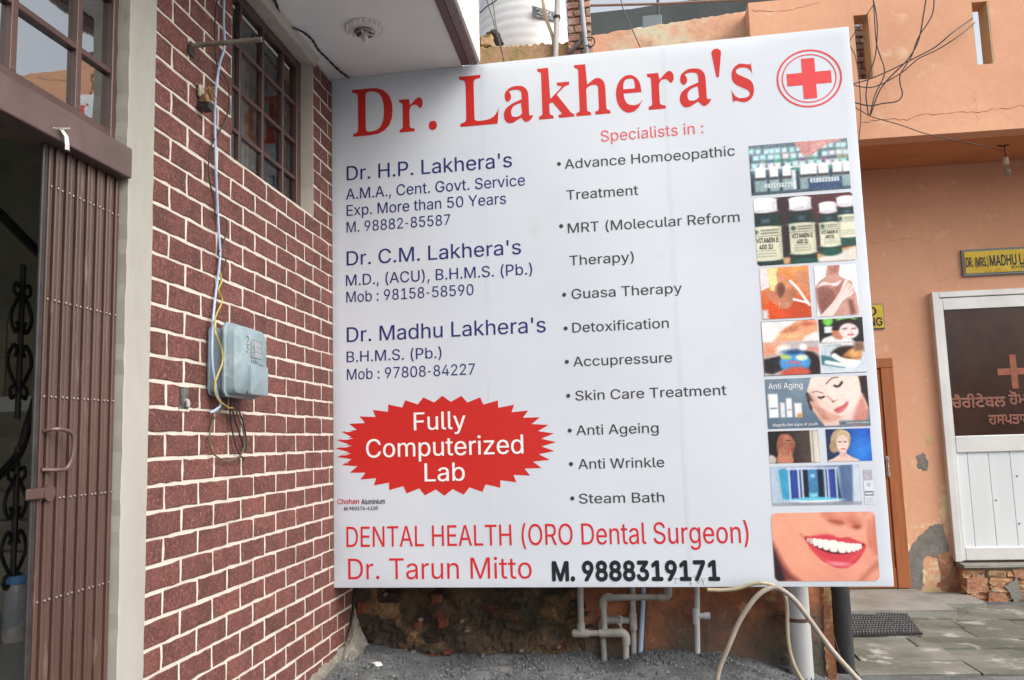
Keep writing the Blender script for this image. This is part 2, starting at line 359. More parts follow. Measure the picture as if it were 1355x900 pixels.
  'g':[425,[207,-151,168,-148,134,-140,105,-127,82,-110,64,-91,51,-69,101,-41,122,-66,136,-78,154,-88,178,-95,207,-97,236,-95,261,-87,282,-75,298,-58,308,-34,311,-6,311,68,306,68,287,41,272,28,252,16,227,8,195,5,152,10,113,27,90,43,71,65,55,90,43,120,36,154,34,191,39,246,55,293,71,320,90,342,112,361,138,374,166,382,196,384,228,382,253,373,273,360,288,346,308,319,313,319,313,379,372,379,372,-9,370,-40,363,-67,350,-90,324,-117,291,-136,251,-147],[205,59,237,63,264,75,285,95,300,121,309,154,312,193,309,231,300,264,285,291,264,312,237,325,205,330,172,325,145,312,124,290,109,262,99,229,96,193,99,155,109,123,124,96,145,76,172,63]],'h':[410,[114,227,114,0,53,0,53,509,114,509,114,287,102,287,116,319,132,344,152,362,175,374,200,382,227,384,264,380,295,369,321,349,341,321,353,285,357,240,357,0,296,0,296,235,293,263,286,286,273,304,256,318,235,326,210,329,184,326,161,317,141,303,126,283,117,257]],'i':[167,[53,0,53,379,114,379,114,0],[84,443,67,446,54,455,44,468,41,483,44,499,54,512,67,521,84,524,100,521,114,512,123,499,126,483,123,468,114,455,100,446]],
  'k':[381,[110,137,110,212,121,212,284,379,360,379,184,199,177,199],[53,0,53,509,114,509,114,0],[294,0,148,186,191,229,372,0]],'l':[189,[139,-2,112,0,91,8,74,20,62,37,55,59,53,84,53,509,114,509,114,99,115,77,120,62,130,54,146,52,160,53,170,54,181,3,162,-1]],'m':[610,[53,0,53,379,112,379,112,295,108,295,118,323,132,346,151,363,172,376,195,384,219,386,245,383,268,375,287,361,309,331,321,295,312,295,322,321,337,343,357,361,381,375,407,383,437,386,468,383,497,372,522,354,541,328,553,296,557,255,557,0,496,0,496,254,493,279,485,298,473,313,447,326,419,330,395,328,374,320,358,307,345,290,338,270,335,247,335,0,274,0,274,260,272,280,265,297,253,311,229,326,199,330,178,328,158,320,140,307,126,289,117,266,114,238,114,0]],'n':[410,[114,227,114,0,53,0,53,379,112,379,112,287,102,287,116,319,132,344,152,362,175,374,200,382,227,384,264,380,295,369,321,349,341,321,353,285,357,240,357,0,296,0,296,235,293,263,286,286,273,304,256,318,235,326,210,329,184,326,161,317,141,303,126,283,117,257]],
  'o':[415,[207,-8,174,-5,144,3,117,16,93,35,72,58,56,85,44,116,37,150,34,187,37,225,44,260,56,291,72,318,93,341,117,360,144,374,174,382,207,384,241,382,271,374,299,360,323,341,343,318,359,291,371,260,379,225,381,187,379,150,371,116,359,85,343,58,323,35,299,16,271,3,241,-5],[207,46,242,51,270,66,292,89,307,117,316,151,319,187,316,224,307,258,292,287,270,310,242,325,207,330,173,325,145,310,124,287,108,258,99,224,96,187,99,151,108,117,124,89,145,66,173,51]],'p':[424,[53,-143,53,379,112,379,112,319,118,319,137,346,152,360,171,373,197,381,229,384,259,382,287,374,313,361,335,342,354,320,370,293,385,245,390,189,385,133,370,84,355,57,336,34,313,16,288,3,260,-6,229,-8,198,-5,173,4,153,17,138,31,118,59,114,59,114,-143],[220,47,253,51,279,66,301,88,316,117,325,151,328,189,325,227,316,261,301,290,280,311,253,325,220,330,188,325,161,312,140,291,125,263,116,229,113,189,116,150,125,115,140,86,162,65,188,51]],
  'r':[259,[53,0,53,379,112,379,112,321,115,321,130,347,152,367,181,380,213,385,229,384,243,384,243,322,230,324,207,326,182,323,159,315,140,301,126,284,117,262,114,237,114,0]],'s':[365,[182,-8,145,-5,112,3,84,18,62,38,45,63,36,94,94,107,105,79,124,60,150,49,181,45,217,50,244,62,262,81,268,103,265,121,254,136,237,147,212,155,149,170,104,186,72,208,58,227,50,249,47,274,51,305,65,332,87,354,115,370,149,381,187,384,223,381,254,372,279,358,299,339,314,316,324,290,268,277,258,298,243,316,219,328,187,333,156,329,131,317,114,299,109,277,112,258,124,243,144,232,172,223,229,209,275,194,306,171,320,153,328,131,331,107,326,75,312,47,290,24,260,6,223,-5]],'t':[227,[204,379,204,327,6,327,6,379],[65,471,126,471,126,98,128,76,136,61,150,53,170,50,185,51,202,54,213,2,192,-3,168,-4,138,-1,113,7,92,21,77,41,68,64,65,93]],'u':[410,[182,-5,146,-1,115,11,89,31,69,59,57,95,53,139,53,379,114,379,114,144,116,117,124,94,137,75,154,61,175,53,200,50,226,53,249,62,268,77,283,97,293,122,296,153,296,379,357,379,357,0,298,0,298,92,307,92,294,60,277,35,257,17,222,0]],
  'v':[389,[163,0,17,379,84,379,165,155,187,87,206,21,184,21,203,87,224,155,305,379,371,379,226,0]],'x':[379,[21,0,171,218,171,171,29,379,100,379,147,306,179,253,207,206,175,206,202,253,233,306,282,379,352,379,209,169,209,214,358,0,287,0,231,85,200,136,173,182,205,182,178,136,148,85,91,0]],'y':[389,[47,-139,61,-86,71,-87,88,-90,104,-89,118,-84,130,-74,141,-58,151,-36,163,-1,17,379,84,379,165,155,187,87,206,21,184,21,202,87,224,155,305,379,371,379,204,-58,191,-85,177,-107,159,-124,139,-136,117,-143,91,-145,65,-143]],'z':[380,[42,0,42,46,254,320,254,323,48,323,48,379,333,379,333,331,126,60,126,56,339,56,339,0]],},
 'serif': {
  "'":[120,[33,225,57,225,89,440,86,455,76,468,62,477,45,480,28,477,14,468,4,455,1,440]],'.':[180,[89,-9,74,-7,60,1,51,15,48,36,51,57,60,71,74,79,89,81,106,79,119,71,129,57,132,36,129,15,119,1,106,-7]],'D':[495,[33,-6,33,23,55,27,76,36,84,49,87,76,87,373,84,404,74,420,51,429,28,433,22,461,221,461,291,455,346,435,392,402,427,357,448,298,455,228,446,143,417,76,369,30,309,3,227,-6],[222,30,270,36,308,53,332,81,350,119,360,168,364,229,358,301,343,355,318,395,278,419,223,427,194,425,177,417,171,406,169,385,169,72,171,51,177,40,194,33]],'L':[426,[28,-6,28,23,54,28,75,38,85,53,88,82,88,378,84,403,75,419,52,428,29,433,22,461,237,461,237,433,223,431,199,428,183,421,175,411,170,399,169,379,169,83,172,51,178,43,190,37,213,34,235,34,282,37,324,46,358,62,383,86,404,118,415,160,414,159,396,-6]],'a':[344,[255,-16,237,-11,221,4,202,29,155,5,126,-10,95,-15,73,-10,53,5,38,30,33,63,38,95,52,121,76,142,129,170,212,196,212,240,209,262,200,276,180,286,148,290,116,287,96,280,91,274,100,263,108,247,110,231,107,210,97,196,87,188,77,185,68,188,58,197,49,214,46,236,50,263,62,284,82,301,104,314,130,322,162,324,201,321,229,313,250,298,267,277,277,247,280,211,280,63,282,44,285,42,304,40,323,42,318,48,316,27,293,1,273,-12],[150,40,169,41,187,47,200,56,212,67,204,163,160,154,134,141,118,124,108,106,105,84,109,60,120,45]],
  'e':[301,[154,-16,124,-11,98,4,71,29,50,64,37,107,32,157,37,204,51,245,72,279,100,304,127,319,157,324,187,320,211,307,236,286,255,256,266,218,270,174,276,160,104,161,108,123,118,92,134,68,161,53,199,48,235,53,261,68,271,92,272,74,235,21,196,-7],[110,198,214,198,214,215,212,250,206,272,199,282,184,289,158,291,123,280,108,252,103,202]],'h':[381,[31,-6,31,22,45,25,58,32,64,40,65,56,65,399,64,414,59,423,46,431,32,434,26,461,135,461,146,271,188,301,215,319,243,324,267,320,286,307,303,286,314,253,317,212,317,57,319,41,324,32,337,25,350,22,356,-6,215,-6,208,22,211,22,236,27,245,38,248,57,248,217,247,239,242,252,231,262,203,265,174,261,151,249,135,231,135,56,136,41,141,32,154,25,167,22,174,-6]],'k':[358,[30,-6,30,22,45,25,58,32,64,41,65,56,65,398,64,415,60,423,48,430,33,433,27,461,135,461,146,173,240,254,253,269,257,277,253,281,234,286,209,287,219,287,212,316,332,316,332,287,312,283,284,272,262,254,209,208,333,40,347,27,363,22,370,-6,224,-6,218,22,219,22,238,24,250,29,252,32,250,36,245,43,164,141,135,129,135,56,136,41,141,32,154,25,167,22,174,-6]],
  'r':[287,[31,-6,31,22,45,25,58,32,64,40,65,56,65,252,64,270,59,279,46,285,33,287,27,316,133,316,145,255,178,286,200,307,219,320,233,324,249,321,262,310,273,291,276,266,274,244,265,228,255,219,248,216,242,218,235,225,220,244,211,251,189,254,162,249,149,235,139,217,136,191,136,57,139,41,146,31,166,25,184,22,190,-6]],'s':[288,[151,-16,128,-12,94,0,72,3,47,-2,46,-15,49,-15,42,111,41,111,53,74,74,45,90,32,114,23,140,21,170,24,192,33,202,45,205,58,201,71,189,86,169,99,119,124,89,142,67,163,54,189,50,220,53,250,62,276,78,297,98,312,117,322,141,325,161,322,192,314,201,312,215,311,236,314,235,325,231,325,238,216,240,216,228,248,209,271,184,285,150,290,122,288,103,280,95,269,92,259,94,248,102,238,115,228,134,218,179,195,208,178,228,157,240,130,244,95,241,62,231,33,215,12,194,-4,175,-13]],},
 'gur': {
  'ਚ':[507,[300,0,252,5,209,21,172,45,141,74,117,106,97,146,83,189,77,233,87,225,64,225,46,227,34,233,27,243,25,254,27,268,33,283,42,298,54,312,67,324,81,333,95,340,107,342,123,338,133,329,139,315,141,299,141,280,411,280,406,225,124,225,140,236,145,200,155,166,171,135,192,108,216,86,244,70,274,60,305,56,338,60,351,66,362,74,368,84,372,96,375,114,376,141,376,430,439,430,439,135,435,94,424,60,406,33,379,15,344,4],[-5,426,-5,481,513,481,513,426]],'ੈ':[0,[-111,471,-127,527,-148,569,-173,600,-203,620,-238,631,-277,635,-284,635,-289,635,-292,692,-285,692,-277,692,-240,690,-207,682,-177,670,-150,652,-127,629,-107,600,-82,545,-64,475],[-123,446,-143,474,-166,496,-192,512,-221,522,-253,528,-289,530,-296,530,-304,530,-308,587,-299,587,-291,587,-245,584,-205,573,-170,556,-139,532,-113,500,-90,462]],'ਰ':[447,[240,0,199,4,160,17,124,36,92,61,66,92,46,126,33,162,29,199,31,225,38,247,49,265,63,281,87,296,116,307,156,313,210,315,316,315,316,426,-5,426,-5,481,453,481,453,426,379,426,379,133,375,92,364,59,345,33,318,15,283,4],[245,56,277,60,291,66,301,74,308,84,312,96,315,114,316,141,316,260,218,260,176,259,146,256,125,250,109,240,100,231,95,220,91,195,94,170,104,145,120,122,139,100,163,82,189,68,217,59]],
  'ੀ':[200,[69,0,69,426,-5,426,-5,481,69,481,69,505,66,560,63,583,56,602,47,618,34,629,17,636,-5,638,-29,636,-48,629,-62,617,-75,591,-80,557,-78,533,-75,512,-135,506,-139,532,-141,558,-136,598,-123,631,-102,657,-75,677,-42,688,-3,692,29,690,57,683,79,671,104,645,120,612,128,571,131,525,131,481,206,481,206,426,131,426,131,0]],'ਟ':[444,[249,0,207,3,171,14,139,30,111,51,86,77,65,108,45,143,26,181,73,237,96,260,120,279,141,293,163,304,187,313,214,320,247,323,286,325,313,325,313,426,-5,426,-5,481,451,481,451,426,375,426,375,292,352,270,324,270,252,268,227,266,207,261,189,253,171,243,147,227,126,208,83,158,88,196,109,157,130,123,153,95,180,74,212,61,249,56,299,60,343,72,394,94,416,39,375,22,335,10,293,2]],'ੇ':[0,[-129,475,-146,530,-166,571,-190,601,-218,620,-249,630,-283,634,-295,634,-304,633,-308,692,-296,692,-288,692,-252,690,-218,682,-188,669,-160,651,-136,627,-115,598,-89,543,-70,475]],'ਬ':[469,[32,192,45,209,60,226,78,242,99,257,122,269,146,279,151,265,121,279,94,297,73,320,58,349,49,385,46,429,73,426,-5,426,-5,481,440,481,440,426,81,426,109,428,111,397,116,369,126,345,141,327,156,316,173,309,197,304,229,303,352,303,351,249,242,249,212,247,184,241,159,231,135,217,113,198,93,174,94,207,111,177,130,153,152,134,177,121,205,113,237,111,266,112,294,117,320,125,345,136,349,77,324,67,297,60,268,55,237,53,189,58,146,71,109,93,78,121,53,154],[338,0,338,426,264,426,264,481,476,481,476,426,401,426,401,0]],
  'ਲ':[520,[260,193,220,220,182,254,150,293,123,335,103,380,90,426,-5,426,-5,481,526,481,526,426,430,426,422,390,409,356,392,323,372,292,349,263,322,237,292,213],[367,426,154,426,163,387,177,352,197,320,220,293,247,269,275,249,246,250,275,269,301,292,324,320,344,351,358,387],[30,149,34,183,45,215,64,245,90,273,122,296,159,315,190,273,153,251,121,224,105,202,95,178,92,151,95,125,103,102,117,83,137,68,163,59,196,56,200,56,196,0,192,0,148,4,112,15,84,31,63,52,48,76,37,101,32,126],[491,150,489,127,483,102,473,76,457,53,436,31,408,15,373,4,329,0,325,0,321,56,329,56,361,59,386,68,405,82,418,101,426,123,429,148,426,173,418,196,404,219,384,239,358,257,325,273,359,318,401,295,435,270,460,241,477,212,487,181]],'ਹ':[445,[239,0,198,4,160,17,124,36,92,61,66,92,46,126,33,162,29,199,33,236,46,265,68,287,97,303,133,312,176,315,194,315,209,313,204,257,189,259,175,259,140,256,113,245,101,234,94,217,91,196,94,170,104,145,120,122,139,100,163,82,189,68,217,59,245,56,276,60,289,66,299,74,305,84,310,96,313,114,314,141,314,426,-5,426,-5,481,451,481,451,426,376,426,376,133,373,91,361,58,342,32,316,14,281,4]],
  'ੋ':[0,[-130,475,-133,504,-139,526,-147,543,-158,554,-172,561,-190,563,-218,561,-247,560,-273,562,-296,570,-317,584,-335,606,-351,637,-365,678,-309,692,-293,650,-284,634,-274,623,-260,617,-242,614,-213,616,-184,618,-157,615,-131,607,-109,590,-91,564,-79,526,-73,475]],'ਮ':[460,[329,0,329,202,148,202,145,162,139,128,129,100,116,80,100,67,81,63,67,65,55,72,47,85,45,107,49,138,54,158,63,179,75,201,92,223,85,291,72,361,52,426,-5,426,-5,481,100,481,114,444,126,406,143,330,148,293,149,257,329,257,329,481,466,481,466,426,392,426,392,0]],'ਿ':[200,[69,0,69,426,-5,426,-5,481,69,481,69,516,72,567,83,610,100,645,127,671,163,687,209,692,245,689,277,678,303,659,323,633,335,599,339,557,338,532,335,506,274,512,277,533,278,560,274,593,262,617,249,629,232,636,209,638,181,634,161,622,146,604,138,580,133,551,131,518,131,481,206,481,206,426,131,426,131,0]],'ਓ':[511,[277,0,234,4,194,15,158,34,126,61,100,96,79,140,63,192,54,254,51,325,54,397,62,458,77,509,97,552,124,587,158,614,183,627,209,637,239,644,272,648,351,651,469,651,466,597,358,597,284,594,256,590,232,585,212,579,195,570,169,549,149,521,134,486,123,442,116,390,114,328,118,251,128,190,144,143,165,108,189,83,216,68,245,59,274,56,305,59,330,65,349,76,361,92,369,111,372,136,370,156,363,175,353,190,338,202,311,214,272,222,205,225,100,225,93,280,217,280,283,282,329,289,347,295,362,302,383,316,399,333,410,353,420,390,423,435,423,444,486,457,486,446,484,402,476,364,464,332,448,305,428,283,405,267,366,249,323,239,333,256,368,243,395,226,413,205,426,182,433,158,435,135,431,96,418,63,396,36,365,16,326,4],[-5,426,-5,481,525,481,525,426]],
  'ਸ':[460,[329,0,329,202,148,202,145,162,139,128,129,100,116,80,100,67,81,63,67,65,55,72,47,85,45,107,49,138,54,158,63,179,75,201,92,223,85,291,72,361,52,426,-5,426,-5,481,466,481,466,426,392,426,392,0],[149,257,329,257,329,426,118,426,135,365,145,308]],'ਪ':[458,[327,0,327,139,332,128,305,117,279,109,251,104,219,102,177,107,138,121,105,144,76,175,51,213,29,257,51,278,68,301,80,326,83,355,82,372,78,391,73,410,65,426,-5,426,-5,481,110,481,125,449,136,417,143,385,145,355,141,318,129,287,111,262,88,242,91,276,117,225,145,189,167,172,191,162,219,159,250,161,277,168,304,179,332,194,327,185,327,481,464,481,464,426,389,426,389,0]],'ਤ':[418,[193,0,143,3,95,14,50,30,10,49,35,106,72,85,111,69,150,60,192,56,224,59,253,65,278,77,297,94,310,117,314,146,311,170,303,191,290,209,273,225,252,239,227,250,187,244,140,241,109,243,86,248,70,255,60,264,55,275,53,285,56,299,62,309,73,316,95,322,121,324,151,323,180,319,207,312,233,304,258,317,278,337,291,363,295,396,293,419,286,447,320,426,-5,426,-5,481,424,481,424,426,328,426,352,445,356,419,358,395,356,365,349,341,339,322,318,299,291,280,315,265,336,247,353,227,366,204,374,177,377,145,375,115,367,89,354,66,326,37,289,17,244,4]],
  'ਾ':[181,[57,202,57,426,-5,426,-5,481,187,481,187,426,119,426,119,202]],},
}


TRAPS = {}


def glyph_fill(font, ch):
    """Non-zero fill of a glyph's outlines as horizontal trapezoids, so overlapping strokes and counters come out right."""
    if (font, ch) in TRAPS: return TRAPS[(font, ch)]
    E = []
    for c in GLYPH[font][ch][1:]:
        P = [(float(c[i]), float(c[i + 1])) for i in range(0, len(c), 2)]
        for i in range(len(P)):
            p, q = P[i - 1], P[i]
            if p[1] != q[1]: E.append((p, q, 1) if p[1] < q[1] else (q, p, -1))
    ys = {round(v[1], 3) for e in E for v in e[:2]}
    for i in range(len(E)):
        (ax, ay), (bx, by), _ = E[i]
        for j in range(i + 1, len(E)):
            (cx, cy), (dx, dy), _ = E[j]
            if max(ay, cy) >= min(by, dy) or max(min(ax, bx), min(cx, dx)) > min(max(ax, bx), max(cx, dx)): continue
            m1, m2 = (bx - ax) / (by - ay), (dx - cx) / (dy - cy)
            if abs(m1 - m2) < 1e-9: continue
            y = (cx - cy * m2 - ax + ay * m1) / (m1 - m2)
            if max(ay, cy) < y < min(by, dy): ys.add(round(y, 3))
    ys = sorted(ys)
    out = []
    for y0, y1 in zip(ys, ys[1:]):
        if y1 - y0 < .02: continue
        ym = (y0 + y1) / 2
        act = []
        for (ax, ay), (bx, by), w_ in E:
            if ay < ym < by:
                m = (bx - ax) / (by - ay)
                act.append((ax + m * (ym - ay), ax + m * (y0 - ay), ax + m * (y1 - ay), w_))
        act.sort()
        wn, st_ = 0, None
        for xm, xa, xb, w_ in act:
            if wn == 0: st_ = (xa, xb)
            wn += w_
            if wn == 0: out.append((y0, st_[0], xa, y1, st_[1], xb))
    TRAPS[(font, ch)] = out
    return out


def lettering(s, x0, x1, zb, cap, face, font='sans', bold=0.0):
    """Text filling x0..x1 (ink) with capitals of height cap; face(u, v, d) -> world point, d = height above the surface."""
    G = GLYPH[font]
    T_, pen = [], 0
    for ch in s:
        g = G.get(ch)
        if g is None: continue
        k = .62 if ch == '-' else 1
        if ch != ' ': T_ += [(y0, a * k + pen, b * k + pen, y1, c * k + pen, d * k + pen) for y0, a, b, y1, c, d in glyph_fill(font, ch)]
        pen += g[0] * (.68 if ch == '-' else 1)
    lo = min(min(t[1], t[4]) for t in T_)
    hi = max(max(t[2], t[5]) for t in T_)
    sy = cap / REFCAP[font]
    sx = sy if x1 is None else (x1 - x0) / (hi - lo)
    # heavier faces are printed as slightly shifted overlays, each a hair above the last
    offs = [(0, 0)]
    if bold > 8: offs += [(bold * math.cos(a * math.pi / 4), bold * math.sin(a * math.pi / 4)) for a in range(8)]
    elif bold > 0: offs += [(-bold, 0), (bold, 0)]
    mb = MB()
    for q, (ox, oy) in enumerate(offs):
        d = .0012 + .00012 * q
        for y0, a, b, y1, c, e in T_:
            P = [(a, y0), (b, y0), (e, y1), (c, y1)]
            mb.add([face(x0 + (p[0] + ox - lo) * sx, zb + (p[1] + oy) * sy, d) for p in P], [(0, 1, 2, 3)])
    return mb


REFCAP = {'sans': 509.0, 'serif': 461.0, 'gur': 481.0}

# ------------------------------------------------------------------ printed pictures: colours on a fine mesh grid
class Pic:
    def __init__(s, w, h, nx, bgc=(255, 255, 255)):
        s.w, s.h = w, h
        s.nx = nx
        s.ny = max(8, int(nx * h / w))
        s.X, s.Y = np.meshgrid(np.linspace(0, 1, s.nx + 1), np.linspace(0, h / w, s.ny + 1))
        s.C = np.ones((s.ny + 1, s.nx + 1, 3)) * np.array(bgc, float)
        s.H = h / w

    def _mix(s, a, c):
        a = np.clip(a, 0, 1)[..., None]
        s.C = s.C * (1 - a) + np.array(c, float) * a
        return s

    def grad(s, c0, c1, ang=90, lo=0, hi=1, mask=None):
        a = math.radians(ang)
        t = s.X * math.cos(a) + s.Y / s.H * math.sin(a)
        t = np.clip((t - lo) / (hi - lo), 0, 1)[..., None]
        s.C = np.array(c0, float) * (1 - t) + np.array(c1, float) * t
        return s

    def ell(s, cx, cy, rx, ry, c, rot=0, soft=.012, a=1.0):
        cy *= s.H
        ry *= s.H if ry > 0 else 1
        ry = abs(ry)
        r = math.radians(rot)
        dx, dy = s.X - cx, s.Y - cy
        u, v = dx * math.cos(r) + dy * math.sin(r), -dx * math.sin(r) + dy * math.cos(r)
        d = (np.sqrt((u / rx) ** 2 + (v / ry) ** 2) - 1) * min(rx, ry)
        return s._mix(a * (.5 - d / soft), c)

    def rect(s, x0, x1, y0, y1, c, soft=.008, a=1.0):
        return s.poly([(x0, y0), (x1, y0), (x1, y1), (x0, y1)], c, soft, a)

    def poly(s, pts, c, soft=.01, a=1.0, smooth=False):
        P = [(p[0], p[1] * s.H) for p in pts]
        if smooth:
            Q = []
            n = len(P)
            for i in range(n):
                p0, p1, p2, p3 = [Vector(P[(i + k) % n]) for k in (-1, 0, 1, 2)]
                for j in range(5):
                    t = j / 5
                    q = .5 * ((2 * p1) + (p2 - p0) * t + (2 * p0 - 5 * p1 + 4 * p2 - p3) * t * t + (3 * p1 - p0 - 3 * p2 + p3) * t ** 3)
                    Q.append((q.x, q.y))
            P = Q
        D = np.full(s.X.shape, 9.)
        I = np.zeros(s.X.shape, bool)
        for i in range(len(P)):
            (x0, y0), (x1, y1) = P[i - 1], P[i]
            ex, ey = x1 - x0, y1 - y0
            t = np.clip(((s.X - x0) * ex + (s.Y - y0) * ey) / (ex * ex + ey * ey + 1e-12), 0, 1)
            D = np.minimum(D, np.hypot(s.X - x0 - t * ex, s.Y - y0 - t * ey))
            if y0 != y1:
                I ^= ((y0 > s.Y) != (y1 > s.Y)) & (s.X < (x1 - x0) * (s.Y - y0) / (y1 - y0) + x0)
        return s._mix(a * (.5 + np.where(I, D, -D) / soft), c)

    def line(s, pts, wd, c, a=1.0, soft=.008, smooth=True):
        P = [Vector((p[0], p[1] * s.H)) for p in pts]
        if smooth and len(P) > 2: P = [Vector(p[:2]) for p in catmull([(p.x, p.y, 0) for p in P], 4)]
        D = np.full(s.X.shape, 9.)
        for p, q in zip(P, P[1:]):
            e = q - p
            t = np.clip(((s.X - p.x) * e.x + (s.Y - p.y) * e.y) / (e.length_squared + 1e-12), 0, 1)
            D = np.minimum(D, np.hypot(s.X - p.x - t * e.x, s.Y - p.y - t * e.y))
        return s._mix(a * (.5 - (D - wd / 2) / soft), c)

    def noise(s, amp, seed=0, blur=1):
        r = np.random.RandomState(seed).randn(*s.X.shape)
        for _ in range(blur):
            r = (r + np.roll(r, 1, 0) + np.roll(r, 1, 1) + np.roll(r, -1, 0) + np.roll(r, -1, 1)) / 3
        s.C = np.clip(s.C + (r * amp)[..., None], 0, 255)
        return s

    def photo(s, seed, amp=16):
        # the softness and uneven tone of an enlarged photographic print
        r = np.random.RandomState(seed)
        low = np.zeros(s.X.shape)
        for k in range(9):
            f = 2 ** (1 + k * .45)
            a, b, c = r.uniform(0, 6.28, 3)
            low += np.sin(f * 3 * (s.X * math.cos(a) + s.Y * math.sin(a)) + b) * np.sin(f * 2.3 * (s.Y * math.cos(c) - s.X * math.sin(c)) + a) / (1 + k * .5)
        s.C = s.C + (low * amp * .55)[..., None] * (s.C / 255 * (1.25 - s.C / 255) * 2.2)
        for _ in range(2 if s.nx > 120 else 1):
            C = s.C
            P = np.pad(C, ((1, 1), (1, 1), (0, 0)), 'edge')
            s.C = (P[1:-1, 1:-1] * 4 + P[:-2, 1:-1] + P[2:, 1:-1] + P[1:-1, :-2] + P[1:-1, 2:]) / 8
        return s

    def build(s, name, x0, z0, face, parent, corner=0, d=.0016):
        C = np.clip(s.C, 0, 255) / 255
        C = np.where(C <= .04045, C / 12.92, ((C + .055) / 1.055) ** 2.4)
        ny, nx = s.ny + 1, s.nx + 1
        vs = [tuple(face(x0 + s.w * i / s.nx, z0 + s.h * j / s.ny, d)) for j in range(ny) for i in range(nx)]
        fs = []
        for j in range(s.ny):
            for i in range(s.nx):
                if corner:
                    u, v = s.w * (i + .5) / s.nx, s.h * (j + .5) / s.ny
                    cu, cv = min(u, s.w - u), min(v, s.h - v)
                    if cu < corner and cv < corner and math.hypot(corner - cu, corner - cv) > corner: continue
                a = j * nx + i
                fs.append((a, a + 1, a + nx + 1, a + nx))
        me = bpy.data.meshes.new(name)
        me.from_pydata(vs, [], fs)
        at_ = me.color_attributes.new('print', 'FLOAT_COLOR', 'POINT')
        at_.data.foreach_set('color', np.concatenate([C, np.ones((ny, nx, 1))], 2).astype(np.float32).ravel())
        me.materials.append(print_mat())
        o = bpy.data.objects.new(name, me)
        col.objects.link(o)
        o.parent = parent
        o.location = -parent.location
        return o


def print_mat():
    if 'print' in MATS: return MATS['print']
    m = bpy.data.materials.new('printed_picture')
    m.use_nodes = True
    a = m.node_tree.nodes.new('ShaderNodeAttribute')
    a.attribute_name = 'print'
    b = m.node_tree.nodes['Principled BSDF']
    b.inputs['Roughness'].default_value = .42
    m.node_tree.links.new(a.outputs['Color'], b.inputs['Base Color'])
    MATS['print'] = m
    return m


# ------------------------------------------------------------------ shared materials
M_flex = mat('flex_print_white', (.60, .64, .70), (.555, .605, .67), (.52, .54, .56), rough=.38, scale=.7, scale3=5, cut3=(.64, .95), bump=.25, bscale=1.5, bdist=.03, fine=.02, spec=.4, bdet=1)
M_flexedge = mat('flex_edge_white', (.62, .66, .73), rough=.45, bump=.1, bscale=9, fine=.02)
M_red = mat('print_red', (.52, .020, .016), rough=.4, bump=0, fine=.03)
M_red2 = mat('print_deep_red', (.58, .02, .028), rough=.4, bump=0, fine=.03)
M_pink = mat('print_rose', (.70, .10, .11), rough=.4, bump=0, fine=.03)
M_navy = mat('print_navy', (.022, .024, .15), rough=.4, bump=0, fine=.03)
M_black = mat('print_black', (.012, .013, .018), rough=.4, bump=0, fine=.03)
M_grey = mat('print_charcoal', (.045, .045, .05), rough=.4, bump=0, fine=.03)
M_white = mat('print_white', (.82, .80, .80), rough=.4, bump=0, fine=.01)
PRINT = dict(red=M_red, red2=M_red2, pink=M_pink, navy=M_navy, black=M_black, grey=M_grey, white=M_white)

M_brick = mat('rough_brick', (.158, .054, .042), (.100, .035, .028), (.265, .102, .080), rough=.78, scale=7, scale3=60, cut3=(.52, .7), bump=1.0, bscale=110, bdist=.014,
              fine=.5, perobj=.14, spec=.45)
M_mortar = mat('mortar_white', (.52, .465, .40), (.38, .33, .28), rough=.9, scale=5, cut=(.5, .75), bump=.5, bscale=90, bdist=.004, fine=.06)
M_pilaster = mat('pilaster_paint', (.32, .31, .275), (.27, .26, .225), (.19, .175, .15), rough=.65, scale=2.5, scale3=14, cut3=(.66, .76), bump=.45, bscale=30, fine=.05, axis=(1, 1, .35))
M_plaster = mat('ceiling_plaster', (.80, .79, .79), (.74, .725, .72), rough=.8, scale=1.6, bump=.25, bscale=14, fine=.02)
M_jamb = mat('window_reveal_plaster', (.47, .43, .38), (.40, .36, .31), rough=.8, scale=6, bump=.5, bscale=40, fine=.05)
M_gate = mat('gate_brown_paint', (.080, .042, .032), (.050, .027, .021), (.14, .095, .08), rough=.42, scale=3, scale3=18, cut3=(.62, .74), bump=.15, bscale=70, fine=.10, axis=(1, 1, .25))
M_frame = mat('frame_brown_paint', (.085, .045, .038), (.065, .034, .03), rough=.4, scale=8, bump=.15, bscale=60, fine=.08)
M_header = mat('header_brown_paint', (.108, .070, .064), (.078, .050, .046), rough=.4, scale=5, bump=.15, bscale=60, fine=.08)
M_rivet = mat('rivet_steel', (.20, .15, .135), rough=.4, metal=.6, bump=0)
M_dark = mat('dark_iron', (.018, .015, .015), (.03, .026, .026), rough=.5, scale=15, bump=.2)
M_granite = mat('granite_trim', (.20, .13, .125), (.12, .07, .065), (.34, .27, .26), rough=.5, scale=90, scale3=140, bump=.1, fine=.25)
M_trim = mat('soffit_trim_brown', (.11, .05, .046), rough=.5, bump=.15)
M_tile = mat('fascia_tile_white', (.70, .68, .62), (.62, .60, .53), rough=.35, scale=2, bump=.1, bscale=30, perobj=.04, fine=.03)
M_orange = mat('orange_limewash', (.64, .345, .215), (.57, .295, .18), (.68, .50, .34), rough=.9, scale=1.1, scale3=6.5, cut=(.35, .65), cut3=(.60, .84), bump=.35, bscale=30, fine=.05)
M_orange_lo = mat('orange_limewash_worn', (.64, .345, .215), (.57, .295, .18), (.66, .53, .33), rough=.9, scale=1.1, scale3=4.5, cut=(.35, .65), cut3=(.50, .58), bump=.4, bscale=30, fine=.05,
                  low3=(.55, 1.5))
M_soffit = mat('orange_soffit', (.52, .21, .09), (.45, .17, .075), rough=.9, scale=2, bump=.3, bscale=25, fine=.05)
